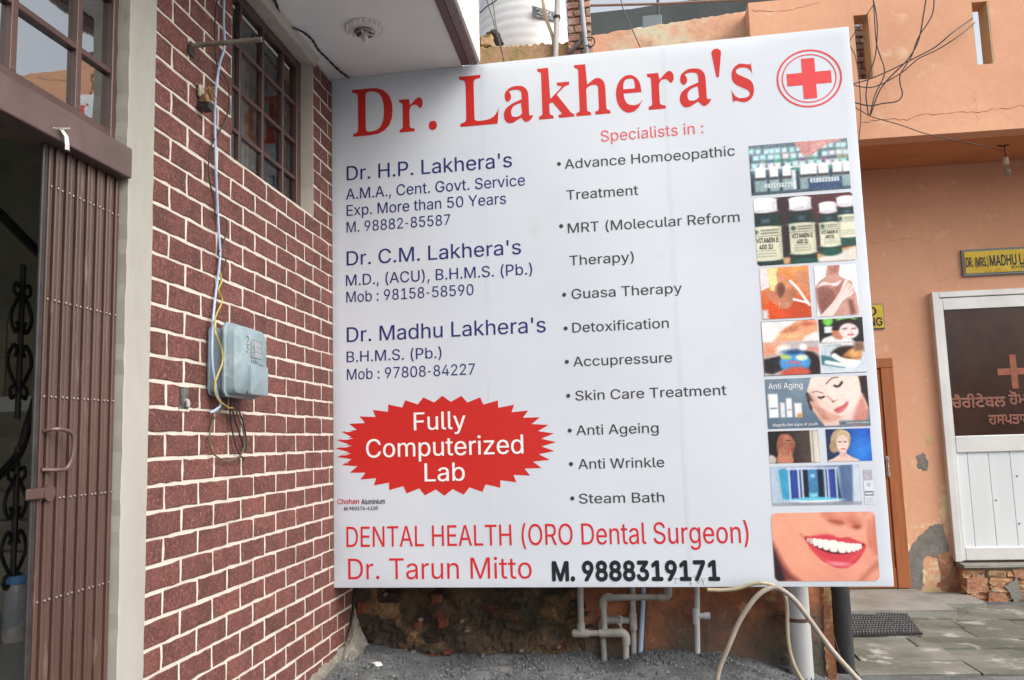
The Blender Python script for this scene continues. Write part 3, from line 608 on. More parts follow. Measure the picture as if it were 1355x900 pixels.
M_parapet = mat('parapet_weathered', (.60, .33, .21), (.56, .50, .36), (.30, .27, .19), rough=.95, scale=3.2, scale3=5, cut=(.42, .58), cut3=(.60, .74), bump=.6, bscale=25, bdist=.01, fine=.1)
M_moss = mat('parapet_moss', (.42, .25, .14), (.24, .21, .09), (.50, .30, .20), rough=1, scale=6, scale3=9, bump=.8, bscale=25, bdist=.012, fine=.2)
M_steel = mat('galvanised_pipe', (.36, .36, .35), (.25, .245, .23), rough=.5, metal=.3, scale=12, bump=.2, fine=.08)
M_pvc = mat('pvc_pipe_grey', (.34, .33, .31), (.24, .225, .20), (.15, .13, .11), rough=.5, scale=7, scale3=11, cut3=(.6, .75), bump=.1, fine=.06)
M_pvcw = mat('pvc_pipe_white', (.52, .53, .53), (.42, .425, .42), (.30, .28, .25), rough=.4, scale=4, scale3=7, cut3=(.62, .8), bump=.08, fine=.04, axis=(1, 1, .4))
M_pvcblack = mat('black_pipe', (.022, .023, .026), (.045, .044, .045), rough=.45, scale=6, bump=.15, axis=(1, 1, .3))
M_hose = mat('hose_beige', (.30, .26, .215), (.24, .205, .17), rough=.45, scale=6, bump=.05)
M_cable = mat('cable_black', (.02, .02, .02), rough=.5, bump=0)
M_blue = mat('cable_pale_blue', (.36, .47, .62), (.28, .38, .52), rough=.4, scale=9, bump=0)
M_yellow = mat('wire_yellow', (.40, .31, .06), rough=.45, bump=0)
M_alu = mat('aluminium_frame', (.66, .66, .65), (.58, .575, .56), rough=.35, metal=.25, scale=3, bump=.05, fine=.03)
M_board = mat('white_board_panel', (.64, .67, .68), (.57, .60, .61), rough=.4, scale=2, bump=.08, bscale=20, fine=.02, axis=(1, 1, .3))
M_brown_door = mat('orange_brown_door', (.33, .105, .03), (.26, .08, .025), rough=.55, scale=5, bump=.2, bscale=40, axis=(6, 6, .5), fine=.06)
M_old = mat('old_wall_decayed', (.125, .085, .052), (.045, .036, .027), (.25, .145, .07), rough=1, scale=5, scale3=3.5, cut=(.4, .6), cut3=(.56, .68), bump=1, bscale=28, bdist=.03, fine=.35)
M_oldorange = mat('old_wall_orange', (.33, .125, .06), (.19, .08, .045), (.40, .24, .11), rough=.95, scale=4, scale3=5.5, cut=(.42, .6), cut3=(.60, .70), bump=.6, bscale=35, bdist=.012,
                  fine=.2, grime=((.085, .075, .062), .16, .42))
M_oldbrick = mat('old_brick_red', (.10, .036, .022), (.045, .028, .02), (.03, .022, .017), rough=1, scale=9, scale3=5, bump=.9, bscale=40, bdist=.015, fine=.3, perobj=.3)
M_oldstone = mat('old_stone_brown', (.055, .038, .025), (.024, .019, .014), rough=1, scale=9, bump=.9, bscale=40, bdist=.015, fine=.3, perobj=.35)
M_cement = mat('cement_heap', (.21, .195, .165), (.13, .115, .09), (.30, .27, .22), rough=1, scale=7, scale3=12, bump=1, bscale=40, bdist=.015, fine=.2)
M_asphalt = mat('rough_asphalt', (.105, .111, .114), (.062, .066, .068), (.18, .185, .185), rough=.95, scale=6, scale3=2.2, cut3=(.5, .7), bump=.6, bscale=110, bdist=.008, fine=.6)
M_stone = mat('gravel_stone', (.15, .155, .16), (.06, .062, .064), (.34, .33, .31), rough=.95, scale=50, scale3=35, cut3=(.6, .66), bump=.6, perobj=.3)
M_paving = mat('stone_paving', (.155, .155, .13), (.085, .09, .068), (.31, .305, .28), rough=.8, scale=2.2, scale3=4.2, cut=(.4, .6), cut3=(.56, .66), bump=.6, bscale=30, bdist=.008, fine=.12, perobj=.14)
M_step = mat('concrete_step', (.24, .235, .21), (.17, .165, .14), rough=.95, scale=3, bump=.6, bscale=40, bdist=.006, fine=.12)
M_meter = mat('meter_blue_grey', (.20, .265, .29), (.15, .20, .22), (.27, .33, .35), rough=.42, scale=6, scale3=14, bump=.08, fine=.05)
M_meterdk = mat('meter_back_tray', (.17, .22, .25), rough=.5, bump=.1)


def thin_glass(name, tint, refl):
    m = bpy.data.materials.new(name)
    m.use_nodes = True
    n = m.node_tree
    n.nodes.remove(n.nodes['Principled BSDF'])
    out = n.nodes['Material Output']
    tr = n.nodes.new('ShaderNodeBsdfTransparent')
    tr.inputs['Color'].default_value = (*tint, 1)
    gl = n.nodes.new('ShaderNodeBsdfGlossy')
    gl.inputs['Roughness'].default_value = .015
    gl.inputs['Color'].default_value = (.93, .95, .95, 1)
    fr = n.nodes.new('ShaderNodeFresnel')
    fr.inputs['IOR'].default_value = refl
    mx = n.nodes.new('ShaderNodeMixShader')
    n.links.new(fr.outputs[0], mx.inputs[0])
    n.links.new(tr.outputs[0], mx.inputs[1])
    n.links.new(gl.outputs[0], mx.inputs[2])
    n.links.new(mx.outputs[0], out.inputs['Surface'])
    # faint waviness of old panes
    no = n.nodes.new('ShaderNodeTexNoise')
    no.inputs['Scale'].default_value = 2.5
    bp = n.nodes.new('ShaderNodeBump')
    bp.inputs['Strength'].default_value = .035
    bp.inputs['Distance'].default_value = .008
    n.links.new(no.outputs['Fac'], bp.inputs['Height'])
    n.links.new(bp.outputs[0], gl.inputs['Normal'])
    return m


M_glass = thin_glass('window_glass', (.72, .74, .74), 1.8)
M_glass2 = thin_glass('transom_glass', (.5, .52, .52), 5.0)

# ================================================================== GROUND
def ground_z(x, y):
    near = max(0.0, min(1.0, (3.05 - x) / .7))
    d = max(0.0, 2.5 - y)
    h = (.155 + .05 * math.exp(-(max(x, 0) / .35) ** 2) + .012 * math.sin(5 * x + 1)) * near * max(0.0, 1 - d / 3.2)
    h += .05 * math.exp(-((x - 2.0) / .28) ** 2 - ((y - 2.38) / .22) ** 2)
    h -= .05 * math.exp(-((x - 1.66) / .12) ** 2 - ((y - 2.36) / .2) ** 2)
    if y > 2.6: h *= max(0, 1 - (y - 2.6) / .4)
    if y > 3: h += -.03 * max(0, min(1, (x - 3.5) / 2))
    return h


def axis_pts(lo, hi, a, b, step, far):
    p = list(np.arange(a, b + 1e-6, step))
    q, s_ = a, step
    L_, R_ = [], []
    while q > lo:
        s_ *= 1.5
        q -= s_
        L_.append(q)
    q, s_ = b, step
    while q < hi:
        s_ *= 1.5
        q += s_
        R_.append(q)
    return L_[::-1] + p + R_


gx = axis_pts(-300, 300, 0, 3.4, .03, 0)
gy = axis_pts(-300, 300, 1.4, 2.56, .03, 0)
rr = random.Random(3)
gv = []
for y in gy:
    for x in gx:
        z = ground_z(x, y)
        if 0 <= x <= 3.3 and 1.4 < y < 2.6: z += rr.uniform(-.007, .007) + .008 * math.sin(x * 19 + 3 * math.sin(y * 11)) * math.sin(y * 17 + x * 4)
        gv.append((x, y, z))
mb = MB()
n = len(gx)
mb.add(gv, [(j * n + i, j * n + i + 1, (j + 1) * n + i + 1, (j + 1) * n + i) for j in range(len(gy) - 1) for i in range(n - 1)])
o = mb.build('ground', M_asphalt, smooth=True, fixn=False)
o['kind'] = 'structure'

# courtyard paving: flagstones laid a little unevenly
pav = empty('paving', (4.5, 3.8, 0))
pav['kind'] = 'structure'
rp = random.Random(11)
yy = 2.62
k = 0
while yy < 5.1:
    dy = rp.uniform(.26, .36)
    xx = 3.12 + rp.uniform(-.1, .15)
    while xx < 6.6:
        dx = rp.uniform(.4, .75)
        zt = ground_z(xx + dx / 2, yy + dy / 2) + rp.uniform(.008, .02)
        mbb = MB()
        g_ = .006
        inner = yy > 4.22 and xx + dx < 4.35
        if not inner and not (xx + dx > 4.72 and yy + dy > 5.02):
            mbb.box(xx + g_, xx + dx - g_, yy + g_, yy + dy - g_, zt - .05, zt, j=.006, ch=.005)
            mbb.build('paving_slab', M_paving, pav)
        xx += dx
        k += 1
    yy += dy

# loose grit on the asphalt: nobody could count it
mb = MB()
rg = random.Random(5)
for i in range(7000):
    x = rg.uniform(.02, 3.0)
    y = rg.triangular(1.55, 2.5, 2.3)
    if x > 1.75 and rg.random() < .5: x, y = rg.gauss(2.05, .22), rg.gauss(2.38, .08)
    if y > 2.5 or x < .02: continue
    r = rg.choice([.003, .004, .005, .006, .009]) * rg.uniform(.7, 1.5)
    z = ground_z(x, y)
    a = rg.uniform(0, 6.28)
    top = (x + rg.uniform(-r, r) * .4, y, z + r * 1.3)
    b = [(x + r * math.cos(a + t) * rg.uniform(.7, 1.2), y + r * math.sin(a + t), z - .001) for t in (0, 1.6, 3.1, 4.7)]
    mb.add(b + [top], [(0, 1, 4), (1, 2, 4), (2, 3, 4), (3, 0, 4)])
o = mb.build('gravel', M_stone)
o['kind'] = 'stuff'

# ================================================================== BRICK HOUSE (left)
HX = Vector((-.3, 1.0, 0))
house = empty('brick_house', HX, 'brick-faced house with white mortar, brown barred windows and projecting white canopy', 'house')
ROW, LB, Z0 = .1, .2722, 3.268
WY0, WY1, WZ0, WZ1 = .70, 1.79, 2.875, 3.885       # window opening
CORNER = 2.51
mb = MB()
T = .12
mb.box(-T, -.0, .02, WY0, .0, 3.885)
mb.box(-T, -.0, WY1, CORNER + .25, .0, 3.885)
mb.box(-T, -.0, WY0, WY1, .0, WZ0)
wall = mb.build('wall', M_mortar, house)

bcache = {}


def brick_mesh(dy, dz, var):
    key = (round(dy, 3), round(dz, 3), var)
    if key in bcache: return bcache[key]
    r = random.Random(hash(key) & 0xffff)
    ns, nz = max(2, int(dy / .05)), 2
    ring = []
    jj = .0034
    for i in range(ns): ring.append((i * dy / ns, 0))
    for i in range(nz): ring.append((dy, i * dz / nz))
    for i in range(ns): ring.append((dy - i * dy / ns, dz))
    for i in range(nz): ring.append((0, dz - i * dz / nz))
    ring = [(a + r.uniform(-jj, jj), b + r.uniform(-jj, jj)) for a, b in ring]
    cy, cz = dy / 2, dz / 2
    N = len(ring)
    vs = [(-.004, a, b) for a, b in ring]
    vs += [(.0025, a, b) for a, b in ring]
    vs += [(.0042 + r.uniform(-.0006, .0006), a + (cy - a) * min(1, .004 / max(abs(cy - a), .004)), b + (cz - b) * min(1, .004 / max(abs(cz - b), .004))) for a, b in ring]
    fs = []
    for k_ in (0, N):
        for i in range(N): fs.append((k_ + i, k_ + (i + 1) % N, k_ + N + (i + 1) % N, k_ + N + i))
    fs.append(tuple(2 * N + i for i in range(N)))
    me = bpy.data.meshes.new('brick')
    me.from_pydata(vs, [], fs)
    me.materials.append(M_brick)
    bcache[key] = me
    return me


def in_view(y, z):
    d = Vector((0, y, z)) - CAM
    px = 677.5 + FPX * d.dot(RT) / d.dot(FW)
    py = 450 - FPX * d.dot(UP) / d.dot(FW)
    return py > -14 and py < 914 and px < (439 if z > .72 else 470)


hidden = MB()
rb = random.Random(21)
gap, gv_ = .0098, .0072
NB = 0
SB = bpy.data.objects
for i in range(-7, 32):
    zt = Z0 - i * ROW
    zb = zt - ROW
    if zt > 3.885: zt = 3.885
    if zt - zb < .02: continue
    odd = i % 2
    xs = [0.0] + [k_ + (.5 if odd else 1.0) for k_ in range(10)]
    for a, b in zip(xs, xs[1:]):
        y0, y1 = .02 + a * LB + (gap if a else .001), .02 + b * LB - gap
        y1 = min(y1, CORNER - .003)
        if y1 - y0 < .025: continue
        segs = [(y0, y1, zb + gv_, zt - gv_)]
        if zt > WZ0 + .002:       # rows beside the window
            if zb < WZ0 - .02: segs = [(y0, y1, zb + gv_, zt - gv_)] if y1 < WY0 or y0 > WY1 else ([(y0, y1, zb + gv_, WZ0 - .001)] + ([(y0, WY0, WZ0, zt - gv_)] if 0 else []))
            else:
                segs = []
                if y0 < WY0 - .02: segs.append((y0, min(y1, WY0), zb + gv_, zt - gv_))
                if y1 > WY1 + .02: segs.append((max(y0, WY1), y1, zb + gv_, zt - gv_))
        for s0, s1, q0, q1 in segs:
            if q1 - q0 < .012: continue
            zg = ground_z(0, (s0 + s1) / 2)
            if q1 < zg - .02 or q1 < .16 + (s1 - 1.3) * .03: continue
            if s0 > 2.16 and q0 > .9: vis = False
            else: vis = in_view((s0 + s1) / 2, (q0 + q1) / 2)
            me = brick_mesh(s1 - s0, q1 - q0, rb.randrange(4))
            if abs((s0 + s1) / 2 - .295) < .13 and abs((q0 + q1) / 2 - 1.71) < .05:     # the brick with the hole in it
                for t0, t1 in ((s0, .252), (.335, s1)):
                    if t1 - t0 > .01: place(brick_mesh(t1 - t0, q1 - q0, 9), 'brick', wall, (0, t0, q0), Vector((0, 0, 0)))
                continue
            if vis:
                place(me, 'brick', wall, (0, s0, q0), Vector((0, 0, 0)))
                NB += 1
            else:
                hidden.box(-.002, .0042, s0, s1, q0, q1)
o = hidden.build('brickwork_remainder', M_brick, house)
o['kind'] = 'stuff'
print('bricks in view', NB)

# hole left by a removed fitting: flat plate, its inner shade put into the colour
mb = MB()
mb.box(.0005, .0022, .254, .333, 1.664, 1.757)
hp = mb.build('hole_plate', mat('hole_shade', (.03, .026, .024), (.12, .11, .10), rough=1, scale=18, bump=.6), house)
mb = MB()
mb.tube([(-.001, .305, 1.70), (.012, .305, 1.70), (.016, .302, 1.675)], .009, 10, smooth=3)
mb.build('pipe_stub', M_pvc, hp)
mb = MB()
mb.box(.001, .007, .252, .335, 1.657, 1.666, j=.0015)
mb.build('hole_rim', M_mortar, hp)

# pilaster between door and brick face
mb = MB()
nz = 70
pr = random.Random(4)
L_, R_ = [], []
for i in range(nz + 1):
    z = i * 3.885 / nz
    L_.append((-.150 + pr.uniform(-.0035, .0035) - (.012 if z > 2.6 else 0), z))
    R_.append((.021 + pr.uniform(-.002, .003), z))
vs = []
for (a, z), (b, _) in zip(L_, R_):
    vs += [(-.075, a, z), (.010, a, z), (.012, a + .006, z), (.012, b - .006, z), (.008, b, z), (-.02, b, z)]
fs = []
for i in range(nz):
    for k_ in range(5): fs.append((i * 6 + k_, i * 6 + k_ + 1, i * 6 + k_ + 7, i * 6 + k_ + 6))
mb.add(vs, fs)
mb.build('pilaster', M_pilaster, house)


def framed_window(name, x, ybars, zbars, wv, parent, glass, fr=.022, depth=.035, mat_=None, outer=(.04, .04, .04, .04)):
    """ybars / zbars: positions including both outer members."""
    mat_ = mat_ or M_frame
    y0, y1, z0, z1 = ybars[0], ybars[-1], zbars[0], zbars[-1]
    fm = MB()
    a, b, c, d = outer
    fm.box(x - depth, x + .012, y0, y0 + a, z0, z1, ch=.003).box(x - depth, x + .012, y1 - b, y1, z0, z1, ch=.003)
    fm.box(x - depth, x + .011, y0 + a, y1 - b, z0, z0 + c, ch=.003).box(x - depth, x + .011, y0 + a, y1 - b, z1 - d, z1, ch=.003)
    f = fm.build(name, mat_, parent)
    for y in ybars[1:-1]:
        m_ = MB().box(x - depth * .6, x + .008, y - wv / 2, y + wv / 2, z0 + c, z1 - d, ch=.002)
        m_.build('mullion', mat_, f)
    for z in zbars[1:-1]:
        m_ = MB().box(x - depth * .5, x + .006, y0 + a, y1 - b, z - fr / 2, z + fr / 2, ch=.002)
        m_.build('glazing_bar', mat_, f)
    ys, zs = [y0 + a] + [v for v in ybars[1:-1]] + [y1 - b], [z0 + c] + list(zbars[1:-1]) + [z1 - d]
    for p0, p1 in zip(ys, ys[1:]):
        for q0, q1 in zip(zs, zs[1:]):
            t = random.uniform(-.0015, .0015)
            t2 = random.uniform(-.0015, .0015)
            g = MB().add([(x - .012 + t, p0, q0), (x - .012 - t, p1, q0), (x - .012 - t + t2, p1, q1), (x - .012 + t + t2, p0, q1)], [(0, 1, 2, 3)])
            g.build('pane', glass, f, fixn=False)
    return f


win = framed_window('window', -.085, [.70, .965, 1.245, 1.525, 1.79], [2.875, 3.09, 3.315, 3.55, 3.84], .026, house, M_glass, outer=(.045, .07, .03, .05))
mb = MB()
mb.box(-.13, .0035, WY1 - .0035, WY1 + .006, WZ0 - .03, 3.884, j=.0015)
mb.build('window_reveal', M_jamb, win)
# ragged plaster fillet between window head and ceiling, and the flush jamb strip
mb = MB()
ns = 26
vs = []
for i in range(ns + 1):
    y = .6 + i * (1.83 - .6) / ns
    h = 3.838 + pr.uniform(-.006, .006)
    vs += [(-.10, y, h), (.004, y, h - .004), (.012, y, 3.86 + pr.uniform(-.004, .004)), (.03, y, 3.884)]
mb.add(vs, [(i * 4 + k_, i * 4 + k_ + 1, i * 4 + k_ + 5, i * 4 + k_ + 4) for i in range(ns) for k_ in range(3)])
mb.build('plaster_fillet', M_jamb, win)

# transom window over the door
tw = framed_window('window', -.05, [-2.0, -1.64, -1.325, -1.01, -.695, -.378, -.065 - .08], [2.635, 2.905, 3.19, 3.47, 3.78], .028, house, M_glass2, outer=(.04, .045, .045, .05))
mb = MB()
mb.box(-.13, .03, -2.0, -.158, 2.497, 2.612, ch=.006)
mb.build('door_header', M_header, house)
mb = MB()
mb.box(-.3, -.05, -2.05, -.1, 3.78, 3.885)
mb.build('door_lintel', M_jamb, house)

# folding steel gate (drawn back against the pilaster)
gate = MB().box(-.105, -.030, -.158, -.150, .2, 2.49).build('door', M_frame, house)
gw = .0278
for i in range(10 + 4):
    y0 = -.543 + i * gw
    x = -.022 + .005 * (i % 2)
    m_ = MB().box(x - .024, x, y0 + .0045, y0 + gw - .0045, .2, 2.497, ch=.003).box(x - .026, x - .018, y0 + .001, y0 + gw - .001, .2, 2.496)
    m_.build('slat', M_gate, gate)
mb = MB().box(-.054, -.050, -.538, -.152, .2, 2.49)
mb.build('door_backing', M_dark, gate)
mb = MB().box(-.034, -.022, -.568, -.546, .2, 2.497, ch=.003)
mb.build('door_stile', M_dark, gate)
mb = MB()
for zr in (2.36, 1.99, 1.68, 1.36, 1.05, .72):
    for i in range(14):
        y = -.543 + (i + .5) * gw
        x = -.022 + .005 * (i % 2)
        mb.lathe(y, zr, [(.0052, x), (.0052, x + .003), (.0025, x + .005)], 8, axis='x')
o = mb.build('rivet', M_rivet, gate)
o['kind'] = 'stuff'
mb = MB()
mb.tube([(-.020, -.525, 1.572), (.01, -.515, 1.577), (.022, -.478, 1.573), (.024, -.445, 1.555), (.022, -.44, 1.50), (.014, -.455, 1.455), (.006, -.49, 1.450), (-.020, -.530, 1.452)], .0065, 10, smooth=5)
mb.build('handle', mat('handle_worn', (.16, .10, .09), (.10, .06, .055), rough=.35, metal=.3), gate)
mb = MB()
mb.box(-.020, -.008, -.605, -.51, 1.362, 1.396, ch=.004).lathe(-.505, 1.379, [(.026, -.018), (.026, -.006), (.012, -.006)], 16, axis='x')
mb.build('latch', M_frame, gate)

# canopy slab over the entrance
mb = MB()
mb.box(-.2, .882, -2.4, 2.16, 3.885, 4.05)
can = mb.build('canopy', M_plaster, house)
MB().box(.883, .935, -2.4, 2.07, 3.872, 4.05, ch=.003).build('canopy_trim', M_trim, can)
MB().box(.936, .985, -2.4, 2.066, 3.868, 4.05, ch=.003).build('canopy_edge_granite', M_granite, can)
MB().box(.70, .998, -2.4, 2.058, 4.051, 7.0).build('canopy_upstand', M_mortar, can)
for j in range(7):
    for i in range(11):
        yb_ = 2.058 - (i + 1) * .30
        if yb_ < -1.2: continue
        z_ = 3.872 + j * .20
        MB().box(.986, 1.004, yb_ + .0025, yb_ + .2975, z_ + .0025, z_ + .1975, ch=.002).build('fascia_tile', M_tile, can)
MB().box(-.3, .69, -2.4, 2.4, 4.051, 7.0).build('upper_wall', M_plaster, house)
MB().box(-.3, -.1, -4.0, -2.0, .0, 3.885).box(-.1, .0, -4.0, -2.0, .0, 3.885).build('entrance_side_wall', M_pilaster, house)
MB().box(-3.2, -.3, 3.3, 3.5, 0, 7).build('rear_wall', M_pilaster, house)

# ceiling rose and lamp holder under the canopy
cl = empty('ceiling_light', (.42, 1.50, 3.885), 'white ceiling rose with chrome lamp holder under the entrance canopy', 'ceiling light')
prof = [(.118, 3.884), (.118, 3.880), (.10, 3.872), (.075, 3.868), (.06, 3.862)]
mb = MB().lathe(.42, 1.50, prof, 40)
for k_ in range(20):
    a = k_ / 20 * 2 * math.pi
    mb.lathe(.42 + .101 * math.cos(a), 1.5 + .101 * math.sin(a), [(.013, 3.8805), (.012, 3.872), (.005, 3.866)], 8)
mb.build('ceiling_rose', mat('rose_white', (.66, .64, .62), rough=.6, bump=.1), cl, smooth=True)
MB().lathe(.42, 1.50, [(.058, 3.863), (.060, 3.853), (.052, 3.843), (.045, 3.843), (.040, 3.858)], 32).build('chrome_ring', mat('chrome', (.30, .29, .28), rough=.2, metal=.9, bump=0), cl, smooth=True)
MB().lathe(.42, 1.50, [(.020, 3.86), (.020, 3.82), (.014, 3.815), (.014, 3.80), (.008, 3.795)], 20).build('lamp_holder', mat('holder_white', (.62, .60, .56), rough=.4, bump=0), cl, smooth=True)
mb = MB()
for k_ in range(3):
    a = k_ * 2.1 + .4
    mb.tube([(.42 + .02 * math.cos(a), 1.5 + .02 * math.sin(a), 3.845), (.42 + .05 * math.cos(a), 1.5 + .05 * math.sin(a), 3.846)], .006, 8)
mb.build('screw_lug', mat('holder_white', (.6, .6, .6)), cl)

# twisted flex along the ceiling
P_ = [at(345, -30, Z=3.88), at(355, -12, Z=3.88), at(365, 3, Z=3.88), at(371, 20, Z=3.88), at(384, 34, Z=3.88), at(401, 42, Z=3.88), at(413, 52, Z=3.88), at(421, 65, Z=3.88), at(434, 78, Z=3.88), at(449, 93, Z=3.88), at(461, 102, Z=3.88)]
P_ = catmull(P_, 8)
mb = MB()
for ph in (0, math.pi):
    mb.tube([p + Vector((math.cos(i * .9 + ph) * .0045, math.sin(i * .9 + ph) * .0045, -.004 + .002 * math.sin(i * .9 + ph))) for i, p in enumerate(P_)], .0042, 6)
tag(mb.build('cable', M_cable, smooth=True), 'twisted black flex clipped across the white canopy ceiling', 'cable')

# ---- interior seen through the doorway
rm = [M_plaster]
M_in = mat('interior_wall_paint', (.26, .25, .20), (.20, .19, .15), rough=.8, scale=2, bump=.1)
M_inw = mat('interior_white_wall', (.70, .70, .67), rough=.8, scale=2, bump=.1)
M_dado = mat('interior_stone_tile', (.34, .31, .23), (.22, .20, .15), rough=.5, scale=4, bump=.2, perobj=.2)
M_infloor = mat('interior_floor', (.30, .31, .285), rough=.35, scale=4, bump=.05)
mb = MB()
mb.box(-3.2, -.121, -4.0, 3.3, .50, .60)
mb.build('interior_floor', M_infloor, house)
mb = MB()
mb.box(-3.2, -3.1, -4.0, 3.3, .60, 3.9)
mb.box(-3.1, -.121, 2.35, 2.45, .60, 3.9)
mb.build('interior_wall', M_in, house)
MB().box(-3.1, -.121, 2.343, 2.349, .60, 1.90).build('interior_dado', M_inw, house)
for r_ in range(2):
    for c_ in range(5):
        x_ = -2.9 + c_ * .5
        MB().box(x_ + .004, x_ + .496, 2.335, 2.3425, 1.905 + r_ * .27, 2.17 + r_ * .27, ch=.002).build('dado_tile', M_dado, house)
MB().box(-3.2, -.3, -4.0, 2.45, 3.886, 3.99).build('interior_ceiling', M_in, house)
# a curtain behind the barred window
mb = MB()
nn = 60
vs = []
for i in range(nn + 1):
    y = 1.70 + i * .85 / nn
    x = -.40 + .02 * math.sin(i * .9)
    vs += [(x, y, 2.7), (x, y, 3.86)]
mb.add(vs, [(2 * i, 2 * i + 2, 2 * i + 3, 2 * i + 1) for i in range(nn)])
mback = bpy.data.materials.new('lozenge_backing')
mback.use_nodes = True
nd, lk = mback.node_tree.nodes, mback.node_tree.links
ge = nd.new('ShaderNodeNewGeometry')
mpn = nd.new('ShaderNodeMapping')
mpn.inputs['Rotation'].default_value = (math.radians(45), 0, 0)
mpn.inputs['Scale'].default_value = (0, 1, 1)
ck = nd.new('ShaderNodeTexChecker')
ck.inputs['Scale'].default_value = 13
ck.inputs['Color1'].default_value = (.66, .54, .38, 1)
ck.inputs['Color2'].default_value = (.48, .37, .25, 1)
lk.new(ge.outputs['Position'], mpn.inputs['Vector'])
lk.new(mpn.outputs[0], ck.inputs['Vector'])
lk.new(ck.outputs[0], nd['Principled BSDF'].inputs['Base Color'])
nd['Principled BSDF'].inputs['Roughness'].default_value = .9
tag(mb.build('backing', mback, smooth=True, fixn=False), 'tan lozenge-patterned backing sheet added behind the barred window panes', 'backing')

mb = MB()  # added pale sheet: lightens the interior so the pane reflections contrast less
vs = []
for i in range(nn + 1):
    y = .75 + i * .94 / nn
    x = -.38 + .014 * math.sin(i * .7)
    vs += [(x, y, 2.7), (x, y, 3.86)]
mb.add(vs, [(2 * i, 2 * i + 2, 2 * i + 3, 2 * i + 1) for i in range(nn)])
tag(mb.build('backing', mat('backing_grey', (.50, .55, .58), (.42, .47, .50), rough=.9, scale=3, bump=.1), smooth=True, fixn=False), 'plain blue-grey backing sheet added behind the barred window panes', 'backing')

# wrought iron stair railing inside
X = -1.2
rail = empty('stair_railing', (X, .9, .6), 'black wrought iron stair railing with scrolls inside the dark doorway', 'railing')
mb = MB()
ra, rb_ = at(0, 283, X=X), at(54, 338, X=X)
mb.tube([ra + (ra - rb_) * 3.2, rb_ + (rb_ - ra) * 2.8], .024, 8)
mb.build('handrail', M_dark, rail)
mb = MB()
mb.tube([at(-30, 650, X=X), at(0, 628, X=X), at(25, 600, X=X), at(38, 560, X=X), at(50, 520, X=X), at(58, 490, X=X)], .022, 8, smooth=4)
mb.build('handrail', M_dark, rail)


def scroll(cx, cz, r, s1, s2):
    out = []
    for i in range(22):
        a = i / 21 * 2 * math.pi * 1.15
        q = r * (1 - .62 * i / 21)
        out.append((X, cx + s1 * (q * math.sin(a)) * .9, cz + s2 * (r - q * math.cos(a) - r)))
    return out


for yc, zc in ((.90, 2.08), (.91, 1.16)):
    mb = MB()
    mb.tube([(X, yc, zc + .38), (X, yc, zc - .40)], .014, 6)
    for s_ in (-1, 1):
        mb.tube([(X, yc, zc + .25), (X, yc + s_ * .075, zc + .12), (X, yc + s_ * .045, zc + .035), (X, yc + s_ * .02, zc + .06), (X, yc + s_ * .035, zc + .085)], .010, 6, smooth=5)
        mb.tube([(X, yc, zc - .27), (X, yc + s_ * .085, zc - .13), (X, yc + s_ * .05, zc - .035), (X, yc + s_ * .02, zc - .06), (X, yc + s_ * .035, zc - .09)], .010, 6, smooth=5)
        mb.tube([(X, yc + s_ * .02, zc + .21), (X, yc + s_ * .06, zc + .235), (X, yc + s_ * .05, zc + .28), (X, yc + s_ * .025, zc + .265)], .009, 6, smooth=5)
        mb.tube([(X, yc + s_ * .02, zc - .23), (X, yc + s_ * .06, zc - .255), (X, yc + s_ * .05, zc - .30), (X, yc + s_ * .025, zc - .285)], .009, 6, smooth=5)
    mb.build('baluster', M_dark, rail)
mb = MB()
mb.tube([(X, .55, 2.33), (X, .62, .62)], .012, 6)
mb.tube([(X, 1.16, 1.9), (X, 1.16, .6)], .014, 6)
mb.build('post', M_dark, rail)
# flight of stairs behind the railing
st = MB()
for i in range(9):
    st.box(-2.3, -1.28, 1.9 - (i + 1) * .26, 1.9 - i * .26, .6, .6 + (i + 1) * .0 + .17 * (9 - i) * .0 + .001 + .17 * i * .0 + .02)
for i in range(7):
    st.box(-2.35, -1.30, 1.5 + i * .12, 2.33, .6 + i * .17, .6 + (i + 1) * .17 - .001)
st.build('interior_stair', M_in, house)

ctn = empty('plastic_container', (-1.2, .94, .6), 'clear plastic container with a blue lid on the floor inside the doorway', 'container')
MB().lathe(-1.2, .94, [(.052, .60), (.058, .615), (.058, .86), (.052, .88)], 24).build('container_body', mat('cloudy_plastic', (.24, .26, .27), (.45, .40, .40), rough=.25, scale=4, bump=0, cut=(.5, .6)), ctn, smooth=True)
MB().lathe(-1.2, .94, [(.061, .875), (.063, .88), (.063, .91), (.058, .915)], 24).build('container_lid', mat('lid_blue', (.10, .25, .50), rough=.35, bump=0), ctn, smooth=True)

# ================================================================== things fixed to the brick face
# meter box
mt = empty('meter_box', (.01, .62, 1.74), 'blue-grey electricity meter box with hooded cover fixed to the brick wall', 'meter box')
Y0, Y1, ZB, ZT = .475, .815, 1.73, 2.045


def rr_outline(y0, y1, z0, z1, r, n=4, top=None):
    o_ = []
    for cy, cz, a0 in ((y1 - r, z0 + r, -90), (y1 - r, z1 - r, 0), (y0 + r, z1 - r, 90), (y0 + r, z0 + r, 180)):
        for i in range(n + 1):
            a = math.radians(a0 + 90 * i / n)
            o_.append((cy + r * math.cos(a), cz + r * math.sin(a)))
    return o_


def shell(sections):
    """sections: (x, inset, outline) lofted front to back"""
    mb = MB()
    vs, fs = [], []
    N = len(sections[0][1])
    for x, ol in sections:
        vs += [(x, a, b) for a, b in ol]
    for s_ in range(len(sections) - 1):
        for i in range(N): fs.append((s_ * N + i, s_ * N + (i + 1) % N, (s_ + 1) * N + (i + 1) % N, (s_ + 1) * N + i))
    fs.append(tuple(range(N))[::-1])
    fs.append(tuple((len(sections) - 1) * N + i for i in range(N)))
    mb.add(vs, fs)
    return mb


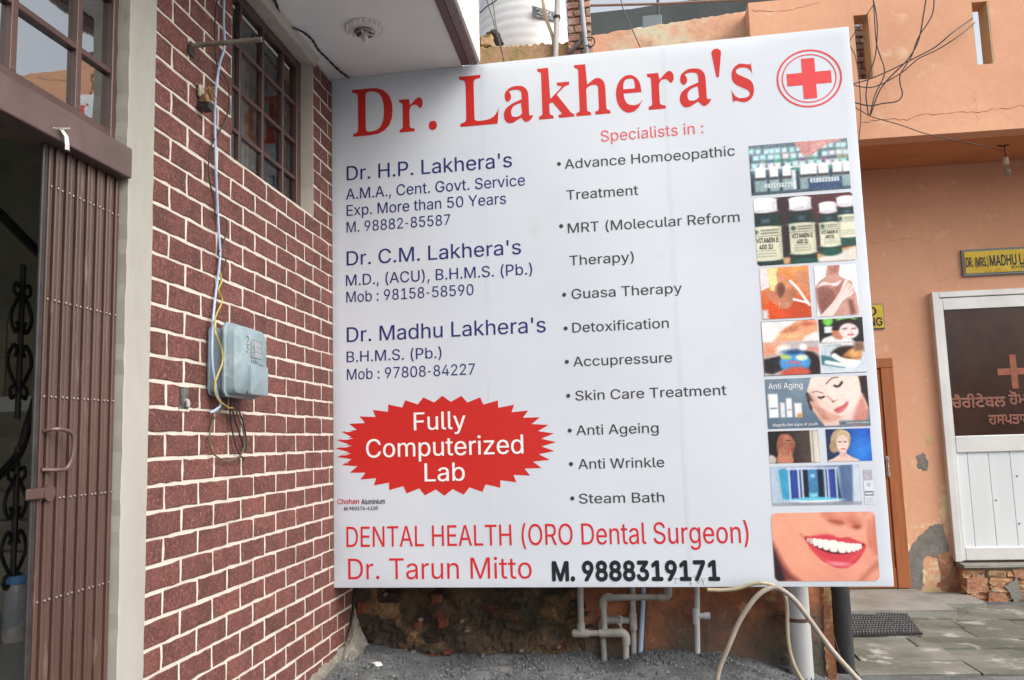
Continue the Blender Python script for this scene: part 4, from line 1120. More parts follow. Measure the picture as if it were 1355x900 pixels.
R4 = rr_outline
shell([(.011, R4(Y0, Y1 - .01, ZB, ZT - .01, .03)), (.016, R4(Y0, Y1 - .01, ZB, ZT - .01, .03)), (.018, R4(Y0 + .008, Y1 - .02, ZB + .008, ZT - .02, .025)), (.075, R4(Y0 + .014, Y1 - .02, ZB + .012, ZT - .02, .03))]).build('back_tray', M_meterdk, mt, smooth=True)
shell([(.073, R4(Y0 + .004, Y1, ZB, ZT, .035)), (.080, R4(Y0 - .004, Y1 + .006, ZB - .006, ZT + .008, .038)), (.088, R4(Y0 - .004, Y1 + .006, ZB - .006, ZT + .008, .038)), (.092, R4(Y0 + .006, Y1, ZB + .002, ZT, .035)),
       (.125, R4(Y0 + .014, Y1 - .004, ZB + .010, ZT - .006, .04)), (.140, R4(Y0 + .035, Y1 - .02, ZB + .030, ZT - .028, .04))]).build('cover', M_meter, mt, smooth=True)
mb = MB().box(.136, .143, .62, .735, 1.905, 1.99, ch=.003)
wn = mb.build('viewing_window', mat('meter_glass', (.16, .17, .18), (.33, .33, .34), rough=.15, scale=30, bump=0), mt)
mb = MB()
for k_ in range(4): mb.box(.143, .1445, .62 + k_ * .0365, .6245 + k_ * .0365, 1.907, 1.988)
for k_ in range(4): mb.box(.143, .1443, .625, .732, 1.906 + k_ * .026, 1.909 + k_ * .026)
mb.build('window_grid', M_meter, wn)
shell([(.138, R4(.60, .795, 1.735, 1.875, .012)), (.150, R4(.603, .792, 1.738, 1.872, .012)), (.153, R4(.61, .785, 1.745, 1.865, .01))]).build('hatch', M_meter, mt, smooth=True)
mb = MB()
for pts in ([(.575, 1.985), (.585, 1.999), (.60, 1.988), (.59, 1.97)], [(.578, 1.96), (.60, 1.962), (.585, 1.945), (.603, 1.94)], [(.58, 1.93), (.59, 1.922)], [(.63, 1.895), (.63, 1.882)], [(.645, 1.895), (.66, 1.882)],
            [(.67, 1.882), (.678, 1.895), (.685, 1.882)], [(.70, 1.895), (.70, 1.882), (.715, 1.882)], [(.715, 1.878), (.76, 1.876)]):
    mb.tube([(.1405, a, b) for a, b in pts], .0016, 5)
mb.build('handwritten_mark', M_black, mt)

# wires on the wall
def wall_wire(pts, r, m_, label, name='cable', X=.022, sm=6, cat='cable'):
    P = [at(p[0], p[1], X=(p[2] if len(p) > 2 else X)) for p in pts]
    o = MB().tube(P, r, 7, smooth=sm).build(name, m_, smooth=True)
    tag(o, label, cat)
    return o


wall_wire([(297, -14), (296, 30), (297, 62, .03), (290, 88, .03), (285, 130), (285, 200), (289, 300), (291, 340), (284, 400), (281, 440, .04), (281, 480, .05), (287, 520, .05), (292, 535, .05), (284, 543, .04), (278, 546, .03)], .0056, M_blue,
          'pale blue plastic supply cable hanging straight down to the meter box')
wall_wire([(288, -14), (284, 40), (287, 85), (298, 103), (303, 118), (301, 150), (290, 175), (279, 195), (276, 230), (282, 262), (285, 285)], .0032, M_cable, 'thin black wire looping beside the pale blue cable above the sill')
wall_wire([(285, 285), (298, 290), (300, 305), (295, 322), (289, 338), (299, 344), (293, 362)], .0028, M_cable, 'short black wire dangling beside the pale blue cable')
wall_wire([(292, 342), (290, 352), (293, 372), (289, 384), (294, 398), (285, 420, .03), (285, 440, .10), (293, 462, .10), (294, 480, .10), (285, 505, .09), (286, 525, .08), (300, 538, .05), (308, 540, .05)], .0038, M_yellow,
          'yellow wire running down the side of the meter box')
wall_wire([(305, 525, .05), (305, 555), (312, 590), (323, 610)], .0035, M_cable, 'black wire tail hanging straight under the meter box')
wall_wire([(298, 535, .05), (283, 555), (277, 580), (282, 600), (300, 610), (315, 605), (323, 592), (322, 570), (313, 545, .04)], .0038, mat('wire_olive', (.10, .09, .045), rough=.5, bump=0), 'olive wire in a wide hanging loop under the meter box')
wall_wire([(310, 535, .05), (318, 548), (325, 575), (325, 597), (317, 575), (308, 545, .04)], .0035, M_cable, 'narrow loop of black wire under the meter box')

# projecting steel tube
mb = MB()
o3 = Vector((.0, .294, 3.232))
n_ = 16
mb.lathe(.294, 3.232, [(.0, -.01), (.0105, -.01), (.0105, .33), (.007, .331), (.0068, .28), (.0, .28)], n_, axis='x')
pst = empty('metal_pipe', (0, .294, 3.22), 'rusty grey steel tube sticking straight out of the brick wall', 'pipe')
mb.build('tube', mat('tube_rusty', (.24, .22, .19), (.15, .12, .09), rough=.6, metal=.3, scale=20, bump=.3), pst, smooth=True)
MB().box(.009, .013, .27, .315, 3.19, 3.245, j=.003, ch=.002).build('bracket', M_dark, pst)

# broken bell fitting
bl = empty('bell_fitting', (.01, .38, 3.0), 'broken tan bell fitting with loose wires on the upper brick wall', 'fitting')
MB().box(.010, .022, .352, .378, 3.03, 3.085, j=.004, ch=.003).build('backplate', mat('fitting_cream', (.40, .36, .28), rough=.6), bl)
MB().box(.012, .050, .362, .398, 3.005, 3.045, j=.006, ch=.004).build('wooden_block', mat('fitting_wood', (.30, .17, .08), (.12, .07, .04), rough=.8, scale=25), bl)
MB().box(.014, .062, .352, .408, 2.978, 3.0, j=.005, ch=.003).build('terminal', M_dark, bl)
mb = MB()
for k_ in range(5):
    rk = random.Random(k_)
    mb.tube([(.03, .38, 3.03)] + [(.04 + rk.uniform(0, .03), .38 + rk.uniform(-.04, .04), 3.05 + rk.uniform(-.02, .05)) for _ in range(4)], .0022, 5, smooth=4)
mb.build('loose_wire', mat('wire_copper', (.28, .16, .06), rough=.5), bl)

# plastic strip tied to the header
mb = MB()
p0 = at(80, 172, X=.034)
def rib(pts, wd):
    b_ = MB()
    vs = []
    for p in pts:
        vs += [(p.x, p.y - wd, p.z), (p.x + .004, p.y, p.z + .002), (p.x, p.y + wd, p.z)]
    b_.add(vs, [(i * 3 + k_, i * 3 + k_ + 1, i * 3 + k_ + 4, i * 3 + k_ + 3) for i in range(len(pts) - 1) for k_ in (0, 1)])
    return b_
a_ = MB()
for pts, wd in (([p0 + Vector((.0, .005, .0)), p0 + Vector((.012, .012, -.02)), p0 + Vector((.014, .014, -.045)), p0 + Vector((.01, .02, -.062))], .010),
                ([p0 + Vector((.004, -.035, -.008)), p0 + Vector((.01, -.01, .0)), p0 + Vector((.008, .03, .016))], .007)):
    q_ = rib(pts, wd)
    a_.add(q_.v, q_.f)
o = a_.build('plastic_strip', mat('plastic_white', (.62, .62, .60), rough=.35, bump=.3), fixn=False)
sm = o.modifiers.new('s', 'SOLIDIFY')
sm.thickness = .002
tag(o, 'torn white plastic strip tied over the gate header beam', 'plastic strip')

# ================================================================== SIGNBOARD
SW, SH = 3.23, 3.245
SO = Vector((.004, 2.130, .638))
YAW = -.0396
SU = Vector((math.cos(YAW), math.sin(YAW), 0))
SN = Vector((SU.y, -SU.x, 0))          # towards the viewer


def sface(u, v, d=0.0):
    # the sheet billows very slightly between its battens
    if d > -.005: d += .0035 * (math.sin(2.9 * u + .8) * math.sin(2.1 * v + .4) + .5 * math.sin(5.7 * u + 1.9 * v) + .35 * math.sin(7.3 * v - 1.3 * u)) * min(1, 12 * max(0, min(u, SW - u, v, SH - v)))
    return SO + SU * u + Vector((0, 0, v)) + SN * d


sign = empty('signboard', SO, 'large white printed clinic signboard with red title, pictures and phone numbers', 'signboard')


def sbuild(mb, name, m_, smooth=False, parent=None):
    return mb.build(name, m_, parent or sign, smooth=smooth)


mb = MB()
nu, nv = 110, 110
rs = random.Random(9)
vs = []
for j in range(nv + 1):
    for i in range(nu + 1):
        u, v = SW * i / nu, SH * j / nv
        e = min(u, SW - u, v, SH - v)
        d = 0 if e > .012 else -.003
        vs.append(sface(u, v, d))
mb.add(vs, [(j * (nu + 1) + i, j * (nu + 1) + i + 1, (j + 1) * (nu + 1) + i + 1, (j + 1) * (nu + 1) + i) for j in range(nv) for i in range(nu)])
skin = mb.build('flex_sheet', M_flex, sign, smooth=True, fixn=False)
mb = MB()
t_, dp = .006, .10
for (u0, u1, v0, v1) in ((0, SW, 0, .045), (0, SW, SH - .045, SH), (0, .045, .045, SH - .045), (SW - .045, SW, .045, SH - .045), (1.03, 1.07, .045, SH - .045), (2.12, 2.16, .045, SH - .045)):
    p = [(u, v, d) for d in (-.006, -dp) for u, v in ((u0, v0), (u1, v0), (u1, v1), (u0, v1))]
    mb.add([sface(*q) for q in p], [(0, 1, 2, 3), (7, 6, 5, 4), (0, 4, 5, 1), (1, 5, 6, 2), (2, 6, 7, 3), (3, 7, 4, 0)])
mb.build('frame', M_alu, sign)
# sheet folded round the frame edge, slightly bulging, with creases at the bottom corners
for nm, a, b, out in (('edge_fold', (0, 0), (SW, 0), (0, -1)), ('edge_fold', (0, SH), (SW, SH), (0, 1)), ('edge_fold', (0, 0), (0, SH), (-1, 0)), ('edge_fold', (SW, 0), (SW, SH), (1, 0))):
    mb = MB()
    n_ = 50
    vs = []
    for i in range(n_ + 1):
        t = i / n_
        u, v = a[0] + (b[0] - a[0]) * t, a[1] + (b[1] - a[1]) * t
        wv = rs.uniform(0, .0015)
        vs += [sface(u, v, -.004), sface(u + out[0] * (.003 + wv), v + out[1] * (.003 + wv), -.012), sface(u + out[0] * (.003 + wv), v + out[1] * (.003 + wv), -.11)]
    mb.add(vs, [(i * 3 + k_, i * 3 + k_ + 1, i * 3 + k_ + 4, i * 3 + k_ + 3) for i in range(n_) for k_ in (0, 1)])
    mb.build(nm, M_flexedge, sign, smooth=False)
# heat-welded seams in the sheet
for us in (1.005, 2.14):
    mb = MB()
    N = 120
    mb.add([sface(us + sx_ * .012, .02 + (SH - .04) * i / N, .0005) for i in range(N + 1) for sx_ in (-1, 1)], [(2 * i, 2 * i + 1, 2 * i + 3, 2 * i + 2) for i in range(N)])
    mb.build('seam', mat('flex_seam', (.575, .615, .675), rough=.4, bump=.2, bscale=8, fine=.02), sign, fixn=False)

LINES = [
 ('Dr.', 0.1397, 0.7048, 2.8439, 0.312, 'red', 'serif', 0),
 ("Lakhera's", 0.8532, 2.6646, 2.8462, 0.3281, 'red', 'serif', 0),
 ("Dr. H.P. Lakhera's", 0.0999, 1.1798, 2.5538, 0.0936, 'navy', 'sans', 0),
 ('A.M.A., Cent. Govt. Service', 0.0932, 1.2583, 2.4284, 0.0712, 'navy', 'sans', 0),
 ('Exp. More than 50 Years', 0.0968, 1.1354, 2.3207, 0.0704, 'navy', 'sans', 0),
 ('M. 98882-85587', 0.0955, 0.7778, 2.2119, 0.0692, 'navy', 'sans', 0),
 ("Dr. C.M. Lakhera's", 0.0952, 1.2198, 1.9965, 0.0917, 'navy', 'sans', 0),
 ('M.D., (ACU), B.H.M.S. (Pb.)', 0.0895, 1.2844, 1.8655, 0.0698, 'navy', 'sans', 0),
 ('Mob : 98158-58590', 0.0911, 0.9155, 1.7586, 0.069, 'navy', 'sans', 0),
 ("Dr. Madhu Lakhera's", 0.0927, 1.3558, 1.5051, 0.0939, 'navy', 'sans', 0),
 ('B.H.M.S. (Pb.)', 0.091, 0.7035, 1.3775, 0.068, 'navy', 'sans', 0),
 ('Mob : 97808-84227', 0.0931, 0.9124, 1.2667, 0.0678, 'navy', 'sans', 0),
 ('Fully', 0.521, 0.845, 0.9388, 0.1085, 'white', 'sans', 0),
 ('Computerized', 0.2148, 1.1943, 0.7807, 0.1122, 'white', 'sans', 0),
 ('Lab', 0.5834, 0.8318, 0.6279, 0.1089, 'white', 'sans', 0),
 ('Chohan', 0.0262, 0.1663, 0.5026, 0.0302, 'red', 'sans', 1),
 ('Aluminium', 0.181, 0.3304, 0.4993, 0.03, 'black', 'sans', 1),
 ('M.950176-4100', 0.0711, 0.2861, 0.4637, 0.0213, 'black', 'sans', 1),
 ('DENTAL HEALTH (ORO Dental Surgeon)', 0.0844, 2.4724, 0.2426, 0.1218, 'red2', 'sans', 0.5),
 ('Dr. Tarun Mitto', 0.093, 1.2223, 0.0502, 0.1232, 'red2', 'sans', 0),
 ('M. 9888319171', 1.3474, 2.2965, 0.0393, 0.1039, 'black', 'sans', 2),
 ('Specialists in :', 1.7381, 2.3545, 2.6657, 0.0699, 'pink', 'sans', 0),
 ('Advance Homoeopathic', 1.5096, 2.53, 2.5108, 0.0613, 'grey', 'sans', 0),
 ('Treatment', 1.5138, 1.9484, 2.3141, 0.0609, 'grey', 'sans', 0),
 ('MRT (Molecular Reform', 1.5138, 2.5334, 2.1061, 0.0604, 'grey', 'sans', 0),
 ('Therapy)', 1.5165, 1.903, 1.905, 0.0599, 'grey', 'sans', 0),
 ('Guasa Therapy', 1.5209, 2.1766, 1.6991, 0.0595, 'grey', 'sans', 0),
 ('Detoxification', 1.5174, 2.0886, 1.4936, 0.059, 'grey', 'sans', 0),
 ('Accupressure', 1.5152, 2.0982, 1.2885, 0.0585, 'grey', 'sans', 0),
 ('Skin Care Treatment', 1.5194, 2.3974, 1.0847, 0.0581, 'grey', 'sans', 0),
 ('Anti Ageing', 1.5171, 1.9985, 0.8791, 0.0576, 'grey', 'sans', 0),
 ('Anti Wrinkle', 1.5213, 2.0217, 0.68, 0.0572, 'grey', 'sans', 0),
 ('Steam Bath', 1.5177, 2.0118, 0.4793, 0.0567, 'grey', 'sans', 0)]
BULLETS = [[1.4742, 2.5468], [1.4733, 2.1528], [1.4756, 1.7272], [1.4768, 1.5215], [1.4763, 1.3188], [1.4771, 1.1146], [1.4772, 0.9079], [1.4772, 0.7105], [1.4783, 0.5098]]
PICS = {'p1': (2.6119, 3.171, 2.2574, 2.5609), 'p2': (2.6192, 3.1756, 1.833, 2.2354), 'p3a': (2.6269, 2.9015, 1.5141, 1.8175), 'p3b': (2.9328, 3.1633, 1.5153, 1.8093), 'p4': (2.6188, 3.1759, 1.1872, 1.4978), 'p5': (2.6175, 3.176, 0.881, 1.1653), 'p6a': (2.6146, 2.8901, 0.6852, 0.8665), 'p6b': (2.9308, 3.1702, 0.6873, 0.8688), 'p7': (2.6142, 3.0977, 0.4475, 0.6677), 'p7b': (3.1177, 3.1625, 0.5817, 0.6368), 'p8': (2.6015, 3.1606, 0.0304, 0.4067)}
for s_, u0, u1, z, cap, c_, font, bd in LINES:
    bold = {0: 0, 1: 9, 2: 32, .5: 2}[bd]
    if font == 'serif': bold = -2
    if c_ == 'navy': bold = 3
    if c_ == 'grey': bold = 4
    if c_ == 'white': bold = 5
    if c_ == 'pink': bold = 1
    lettering(s_, u0, u1, z, cap, (lambda u, v, d, k_=(.0012 if c_ == 'white' else 0): sface(u, v, d + k_)), font, bold).build('lettering', PRINT[c_], sign, fixn=False)
for u, v in BULLETS:
    mb = MB()
    mb.add([sface(u + .0125 * math.cos(a / 14 * 6.2832), v + .0125 * math.sin(a / 14 * 6.2832), .0014) for a in range(14)], [tuple(range(14))])
    mb.build('bullet_dot', M_grey, sign, fixn=False)
# red starburst
mb = MB()
pts = []
NS = 36
for i in range(NS * 2):
    a = (i + .0) / (NS * 2) * 2 * math.pi
    q = 1.0 if i % 2 == 0 else .875
    pts.append((.7035 + .690 * q * math.cos(a), .842 + .302 * q * math.sin(a)))
NR = 12
vs = [sface(.7035 + (u - .7035) * k_ / NR, .842 + (v - .842) * k_ / NR, .0008) for k_ in range(NR + 1) for u, v in pts]
L2 = len(pts)
mb.add(vs, [(k_ * L2 + i, k_ * L2 + (i + 1) % L2, (k_ + 1) * L2 + (i + 1) % L2, (k_ + 1) * L2 + i) for k_ in range(NR) for i in range(L2)])
mb.build('starburst', M_red, sign, fixn=False)
# ringed red cross
cu, cv = 2.985, 2.947
for r0, r1 in ((.176, .187), (.150, .157)):
    mb = MB()
    N = 72
    vs = []
    for i in range(N):
        a = 2 * math.pi * i / N
        vs += [sface(cu + r0 * math.cos(a), cv + r0 * math.sin(a) * .96, .0014), sface(cu + r1 * math.cos(a), cv + r1 * math.sin(a) * .96, .0014)]
    mb.add(vs, [(2 * i, 2 * i + 1, (2 * i + 3) % (2 * N), (2 * i + 2) % (2 * N)) for i in range(N)])
    mb.build('ring', PRINT['pink'] if 0 else mat('print_cross_red', (.66, .05, .055), rough=.4, bump=0, fine=.03), sign, fixn=False)
a_, h_, t2 = .127, .125, .038
ol = [(-a_, -t2), (-t2, -t2), (-t2, -h_), (t2, -h_), (t2, -t2), (a_, -t2), (a_, t2), (t2, t2), (t2, h_), (-t2, h_), (-t2, t2), (-a_, t2)]
mb = MB()
mb.add([sface(cu + x, cv + y, .0014) for x, y in ol], [(0, 1, 10, 11), (1, 2, 3, 4), (1, 4, 7, 10), (4, 5, 6, 7), (10, 7, 8, 9)])
mb.build('cross', MATS['print_cross_red'], sign, fixn=False)


def pic(key, nx, bgc):
    u0, u1, v0, v1 = PICS[key]
    return Pic(u1 - u0, v1 - v0, nx, bgc)


def put(p, key, label, corner=0):
    u0, u1, v0, v1 = PICS[key]
    o = p.build('printed_picture', u0, v0, sface, sign, corner)
    o['label'] = label
    return o


rq = random.Random(31)
# 1 rows of white capped jars with a hand
p = pic('p1', 150, (66, 88, 102))
p.grad((30, 46, 60), (96, 112, 124), 90, .1, .95)
for row, (yb, sz, n_) in enumerate(((.90, .035, 15), (.76, .040, 13), (.60, .042, 12))):
    for i in range(n_):
        x = (i + .5 + .3 * (row % 2) + rq.uniform(-.16, .16)) / n_
        yb += rq.uniform(-.012, .012)
        p.rect(x - sz * .8, x + sz * .8, yb - .16, yb - .05, (92 + rq.randint(-40, 50), 112 + rq.randint(-30, 40), 124), .03)
        p.rect(x - sz * .75, x + sz * .75, yb - .06, yb + .035, (206 + rq.randint(-40, 24), 220, 226), .025)
p.rect(0, 1, .49, .53, (196, 208, 214), .01)
for x, sz in ((.10, .075), (.24, .06), (.37, .06), (.56, .075), (.64, .05), (.74, .07), (.88, .065), (.97, .05)):
    p.rect(x - sz * .85, x + sz * .85, .05, .30, (134, 156, 160), .02)
    p.rect(x - sz * .7, x + sz * .7, .29, .36, (52, 46, 44), .02)
    p.rect(x - sz * .72, x + sz * .72, .34, .52, (226, 232, 236), .015)
    p.ell(x, .52, sz * .7, .03, (240, 244, 246), 0, .01)
p.rect(.0, 1, 0, .05, (70, 88, 100), .02)
p.rect(.42, .46, .06, .45, (200, 214, 220), .01)
p.rect(.58, .92, .02, .26, (48, 72, 106), .01)
p.rect(.60, .89, .17, .25, (224, 230, 234), .006)
p.rect(.14, .42, .13, .21, (206, 218, 222), .006)
for x in np.linspace(.62, .86, 9): p.rect(x, x + .014, .185, .235, (90, 104, 116), .004)
for x in np.linspace(.16, .39, 9): p.rect(x, x + .013, .145, .195, (96, 110, 116), .004)
p.poly([(.50, 1.0), (.96, 1.0), (.78, .90), (.70, .80), (.64, .72), (.59, .70), (.585, .76), (.62, .83), (.57, .74), (.535, .72), (.53, .78), (.51, .88)], (196, 138, 132), .012, 1, True)
p.poly([(.66, .97), (.9, 1.0), (.78, .93), (.66, .77), (.62, .76)], (214, 166, 158), .03, .7, True)
p.photo(1).noise(11, 1)
put(p, 'p1', 'picture of shelved white-capped medicine jars with a reaching hand')

# 2 dark medicine bottles with cream labels
p = pic('p2', 170, (40, 30, 32))
p.grad((34, 26, 30), (92, 46, 50), 20, .3, 1.1)
p.poly([(0, 0), (1, 0), (1, .22), (.5, .10), (0, .10)], (206, 152, 104), .02)
p.poly([(.45, 0), (1, 0), (1, .20), (.62, .06)], (222, 216, 208), .02)
for cx, hw, y0, y1 in ((.93, .11, .25, .93), (.745, .105, .12, .86), (.47, .135, .0, .97), (.10, .165, -.08, .99)):
    hgt = y1 - y0
    p.poly([(cx - hw, y0), (cx + hw, y0), (cx + hw, y0 + hgt * .62), (cx + hw * .82, y0 + hgt * .78), (cx - hw * .82, y0 + hgt * .78), (cx - hw, y0 + hgt * .62)], (22, 46, 42), .015)
    p.ell(cx, y0 + .02, hw, .06, (20, 74, 62), 0, .02)
    p.rect(cx - hw * .2, cx + hw * .3, y0 + hgt * .66, y0 + hgt * .72, (96, 124, 148), .03, .6)
    p.rect(cx - hw * .94, cx + hw * .99, y0 + hgt * .16, y0 + hgt * .60, (216, 214, 190), .010)
    p.ell(cx, y0 + hgt * .60, hw * .96, .02, (216, 214, 190), 0, .01)
    p.ell(cx, y0 + hgt * .155, hw * .96, .025, (216, 214, 190), 0, .01)
    p.rect(cx - hw * .94, cx + hw * .98, y0 + hgt * .475, y0 + hgt * .485, (90, 96, 84), .004)
    p.rect(cx - hw * .82, cx + hw * .82, y0 + hgt * .83, y0 + hgt * .985, (236, 236, 238), .012)
    p.ell(cx, y0 + hgt * .985, hw * .82, .035, (250, 250, 250), 0, .01)
    p.ell(cx, y0 + hgt * .83, hw * .80, .03, (214, 214, 220), 0, .012)
    p.rect(cx + hw * .5, cx + hw * .8, y0 + hgt * .82, y0 + hgt * .98, (196, 198, 206), .03, .6)
    p.rect(cx + hw * .80, cx + hw * 1.0, y0 + hgt * .17, y0 + hgt * .60, (176, 172, 146), .03, .6)
    p.ell(cx - hw * .62, y0 + hgt * .54, hw * .2, .035, (52, 74, 62), 0, .02, .8)
    for q_ in (.55, .51): p.rect(cx - hw * .3, cx + hw * .8, y0 + hgt * q_, y0 + hgt * (q_ + .02), (84, 92, 80), .008, .7)
    for q_ in (.27, .23, .19): p.rect(cx - hw * .6, cx + hw * .6, y0 + hgt * q_, y0 + hgt * (q_ + .014), (110, 112, 98), .01, .6)
p.photo(2).noise(7, 2)
put(p, 'p2', 'picture of four dark medicine bottles with cream labels', .018)
u0, u1, v0, v1 = PICS['p2']
for cx, hw, y0, y1, t1 in ((.10, .165, -.08, .99, 1), (.47, .135, .0, .97, 1), (.745, .105, .12, .86, 1)):
    for s_, q_, k_ in (('VITAMIN E', .39, .78), ('400 IU', .30, .42)):
        hgt = y1 - y0
        W_ = u1 - u0
        xa = max(cx - hw * k_, .004)
        lettering(s_, u0 + W_ * xa, u0 + W_ * (cx + hw * k_), v0 + (v1 - v0) * (y0 + hgt * q_), (v1 - v0) * hgt * .065, lambda u, v, d: sface(u, v, d + .001), 'sans', 14).build('lettering', M_black, sign, fixn=False)

# 3a foot massage on orange
p = pic('p3a', 90, (205, 96, 44))
p.grad((196, 74, 30), (226, 150, 84), 90, 0, 1)
p.poly([(0, .55), (.18, .62), (.25, 1), (0, 1)], (226, 216, 220), .03)
p.poly([(.15, 1), (.38, 1), (.35, .5), (.2, .55)], (232, 214, 150), .04, .9)
p.ell(.40, .22, .34, .20, (218, 76, 24), 10, .05)
p.ell(.70, .18, .28, .16, (196, 70, 30), -10, .05)
p.poly([(.30, .62), (.45, .72), (.66, .58), (.72, .42), (.62, .26), (.5, .18), (.36, .22), (.30, .36)], (176, 112, 84), .03, 1, True)
p.poly([(.10, .55), (.3, .52), (.4, .36), (.36, .24), (.26, .3), (.16, .40)], (196, 120, 92), .03, 1, True)
p.poly([(.36, .92), (.5, .80), (.66, .66), (.60, .56), (.48, .6), (.36, .72)], (206, 138, 104), .03, 1, True)
p.poly([(.36, .66), (.45, .70), (.5, .55), (.4, .4), (.34, .5)], (104, 58, 44), .04, .9, True)
p.line([(.62, .72), (.76, .56), (.90, .34), (.97, .24)], .055, (238, 236, 236))
p.line([(.66, .36), (.8, .32), (.95, .28)], .05, (236, 234, 236))
p.poly([(.72, .86), (.86, .92), (1, .78), (1, .40), (.86, .56), (.74, .72)], (198, 130, 92), .04, .9, True)
p.rect(0, .12, 0, .18, (206, 208, 214), .06)
for i in range(4): p.line([(.38 + i * .055, .30), (.36 + i * .055, .2)], .02, (222, 156, 128), .8)
p.photo(3).noise(8, 3)
put(p, 'p3a', 'picture of a foot massage over an orange cloth')

# 3b bare back with a hand on the shoulder
p = pic('p3b', 90, (232, 234, 240))
p.poly([(.32, 1), (.62, 1), (.58, .80), (.66, .74), (.86, .66), (.96, .40), (1.0, .02), (.86, .0), (.1, 0), (.02, .3), (.0, .55), (.08, .68), (.26, .78)], (196, 146, 132), .02, 1)
p.poly([(.02, .56), (.2, .60), (.42, .52), (.48, .36), (.3, .1), (.08, .05)], (146, 92, 82), .10, .9, True)
p.poly([(.46, .66), (.6, .7), (.68, .62), (.58, .42), (.44, .5)], (176, 116, 100), .05, .9, True)
p.poly([(.34, 1), (.6, 1), (.56, .84), (.36, .82)], (166, 108, 98), .08, .8)
p.poly([(.74, .3), (.86, .3), (.92, .02), (.8, 0)], (120, 70, 62), .08, .9)
p.poly([(.03, .56), (.18, .68), (.4, .64), (.62, .70), (.56, .60), (.44, .58), (.34, .62), (.14, .60)], (236, 216, 212), .025, 1, True)
p.poly([(.08, .0), (.36, .0), (.62, .28), (.86, .40), (.92, .56), (.82, .62), (.74, .70), (.66, .62), (.56, .46), (.38, .26)], (238, 214, 208), .02, 1, True)
for a, b in (((.72, .55), (.80, .68)), ((.78, .50), (.88, .62)), ((.83, .46), (.94, .54))): p.line([a, b], .02, (206, 160, 150), .9)
p.photo(4).noise(6, 4)
put(p, 'p3b', 'picture of a bare back with a hand laid on the shoulder')

# 4 four treatments in a two by two block
p = pic('p4', 160, (226, 222, 222))
X_, H_ = p.X, p.H
p.rect(0, .56, .62, 1.02, (232, 228, 226), .004)
p.poly([(.10, .62), (.22, .84), (.34, .98), (.44, 1.02), (.56, 1.02), (.56, .80), (.42, .70), (.40, .62)], (222, 156, 116), .02)
p.poly([(.18, .80), (.32, .92), (.38, .88), (.30, .78), (.22, .76)], (196, 118, 84), .03, .9, True)
p.ell(.46, .93, .06, .05, (186, 84, 66), 0, .03, .8)
p.ell(.30, .72, .12, .06, (240, 190, 140), 0, .05, .8)
p.rect(0, .56, -.01, .615, (188, 178, 178), .004)
p.poly([(0, .6), (.22, .6), (.14, .40), (0, .36)], (226, 150, 116), .06)
p.ell(.20, .46, .07, .10, (236, 230, 226), 0, .04)
p.poly([(.0, .30), (.18, .36), (.2, .1), (.08, .02), (0, .05)], (34, 28, 34), .02)
p.ell(.46, .18, .11, .26, (40, 26, 26), 20, .03)
p.ell(.31, .22, .155, .21, (70, 146, 208), 0, .02)
p.poly([(.17, .06), (.28, .14), (.40, .12), (.46, .04), (.40, -.02), (.18, -.02)], (196, 84, 62), .03, 1, True)
p.ell(.22, .33, .055, .045, (176, 196, 108), -8, .012)
p.ell(.38, .31, .06, .055, (212, 226, 190), -4, .012)
p.line([(.24, .22), (.30, .235), (.36, .20)], .018, (206, 92, 98))
p.ell(.30, .42, .11, .05, (28, 60, 108), 0, .03, .9)
p.line([(.38, .5), (.46, .46), (.56, .44)], .04, (214, 140, 130))
p.ell(.40, .50, .04, .06, (240, 240, 240), 0, .02)
p.rect(.565, 1.01, .55, 1.02, (24, 26, 26), .004)
p.ell(.66, .96, .05, .09, (112, 196, 70), 0, .02)
p.ell(.84, 1.0, .10, .07, (128, 200, 96), 0, .02)
p.rect(.62, .70, .74, .86, (226, 232, 234), .012)
p.poly([(.57, .55), (.60, .64), (.70, .70), (.86, .64), (.92, .55)], (232, 232, 234), .02)
p.ell(.76, .76, .07, .15, (198, 128, 96), 0, .02)
p.poly([(.70, .80), (.74, .94), (.88, .99), (.95, .90), (.92, .84), (.80, .84), (.76, .78)], (34, 22, 20), .015, 1, True)
p.ell(.86, .76, .095, .145, (232, 216, 214), -12, .015)
p.line([(.80, .80), (.84, .81)], .012, (104, 72, 68))
p.line([(.89, .80), (.93, .805)], .012, (104, 72, 68))
p.line([(.85, .69), (.90, .69)], .016, (190, 92, 92))
p.line([(.88, .78), (.89, .73)], .008, (206, 166, 158))
p.poly([(.565, .24), (.72, .42), (.78, .52), (.60, .50), (.565, .45)], (92, 148, 152), .02)
p.rect(.565, 1.01, -.01, .50, (202, 212, 222), .004, .75)
p.poly([(.57, .16), (.78, .08), (.84, .12), (.66, .30), (.57, .34)], (62, 120, 128), .015)
p.ell(.84, .34, .13, .14, (186, 124, 74), -10, .02)
p.ell(.90, .36, .06, .08, (236, 178, 110), 0, .04)
p.poly([(.67, .36), (.76, .47), (.9, .47), (.82, .38), (.74, .26)], (38, 24, 20), .03, 1, True)
p.line([(.70, .32), (.78, .22), (.92, .18)], .05, (240, 240, 236))
p.line([(.62, .20), (.78, .14), (.9, .12)], .04, (232, 236, 238))
p.line([(.78, .30), (.86, .26)], .010, (88, 48, 34))
p.rect(.9, 1.0, .38, .56, (124, 88, 66), .03, .8)
p.rect(.556, .566, 0, 1, (238, 238, 240), .004)
p.photo(5).noise(8, 5)
put(p, 'p4', 'block of four spa and facial treatment pictures')
mb = MB()
u0, u1, v0, v1 = PICS['p4']
b_ = .0025
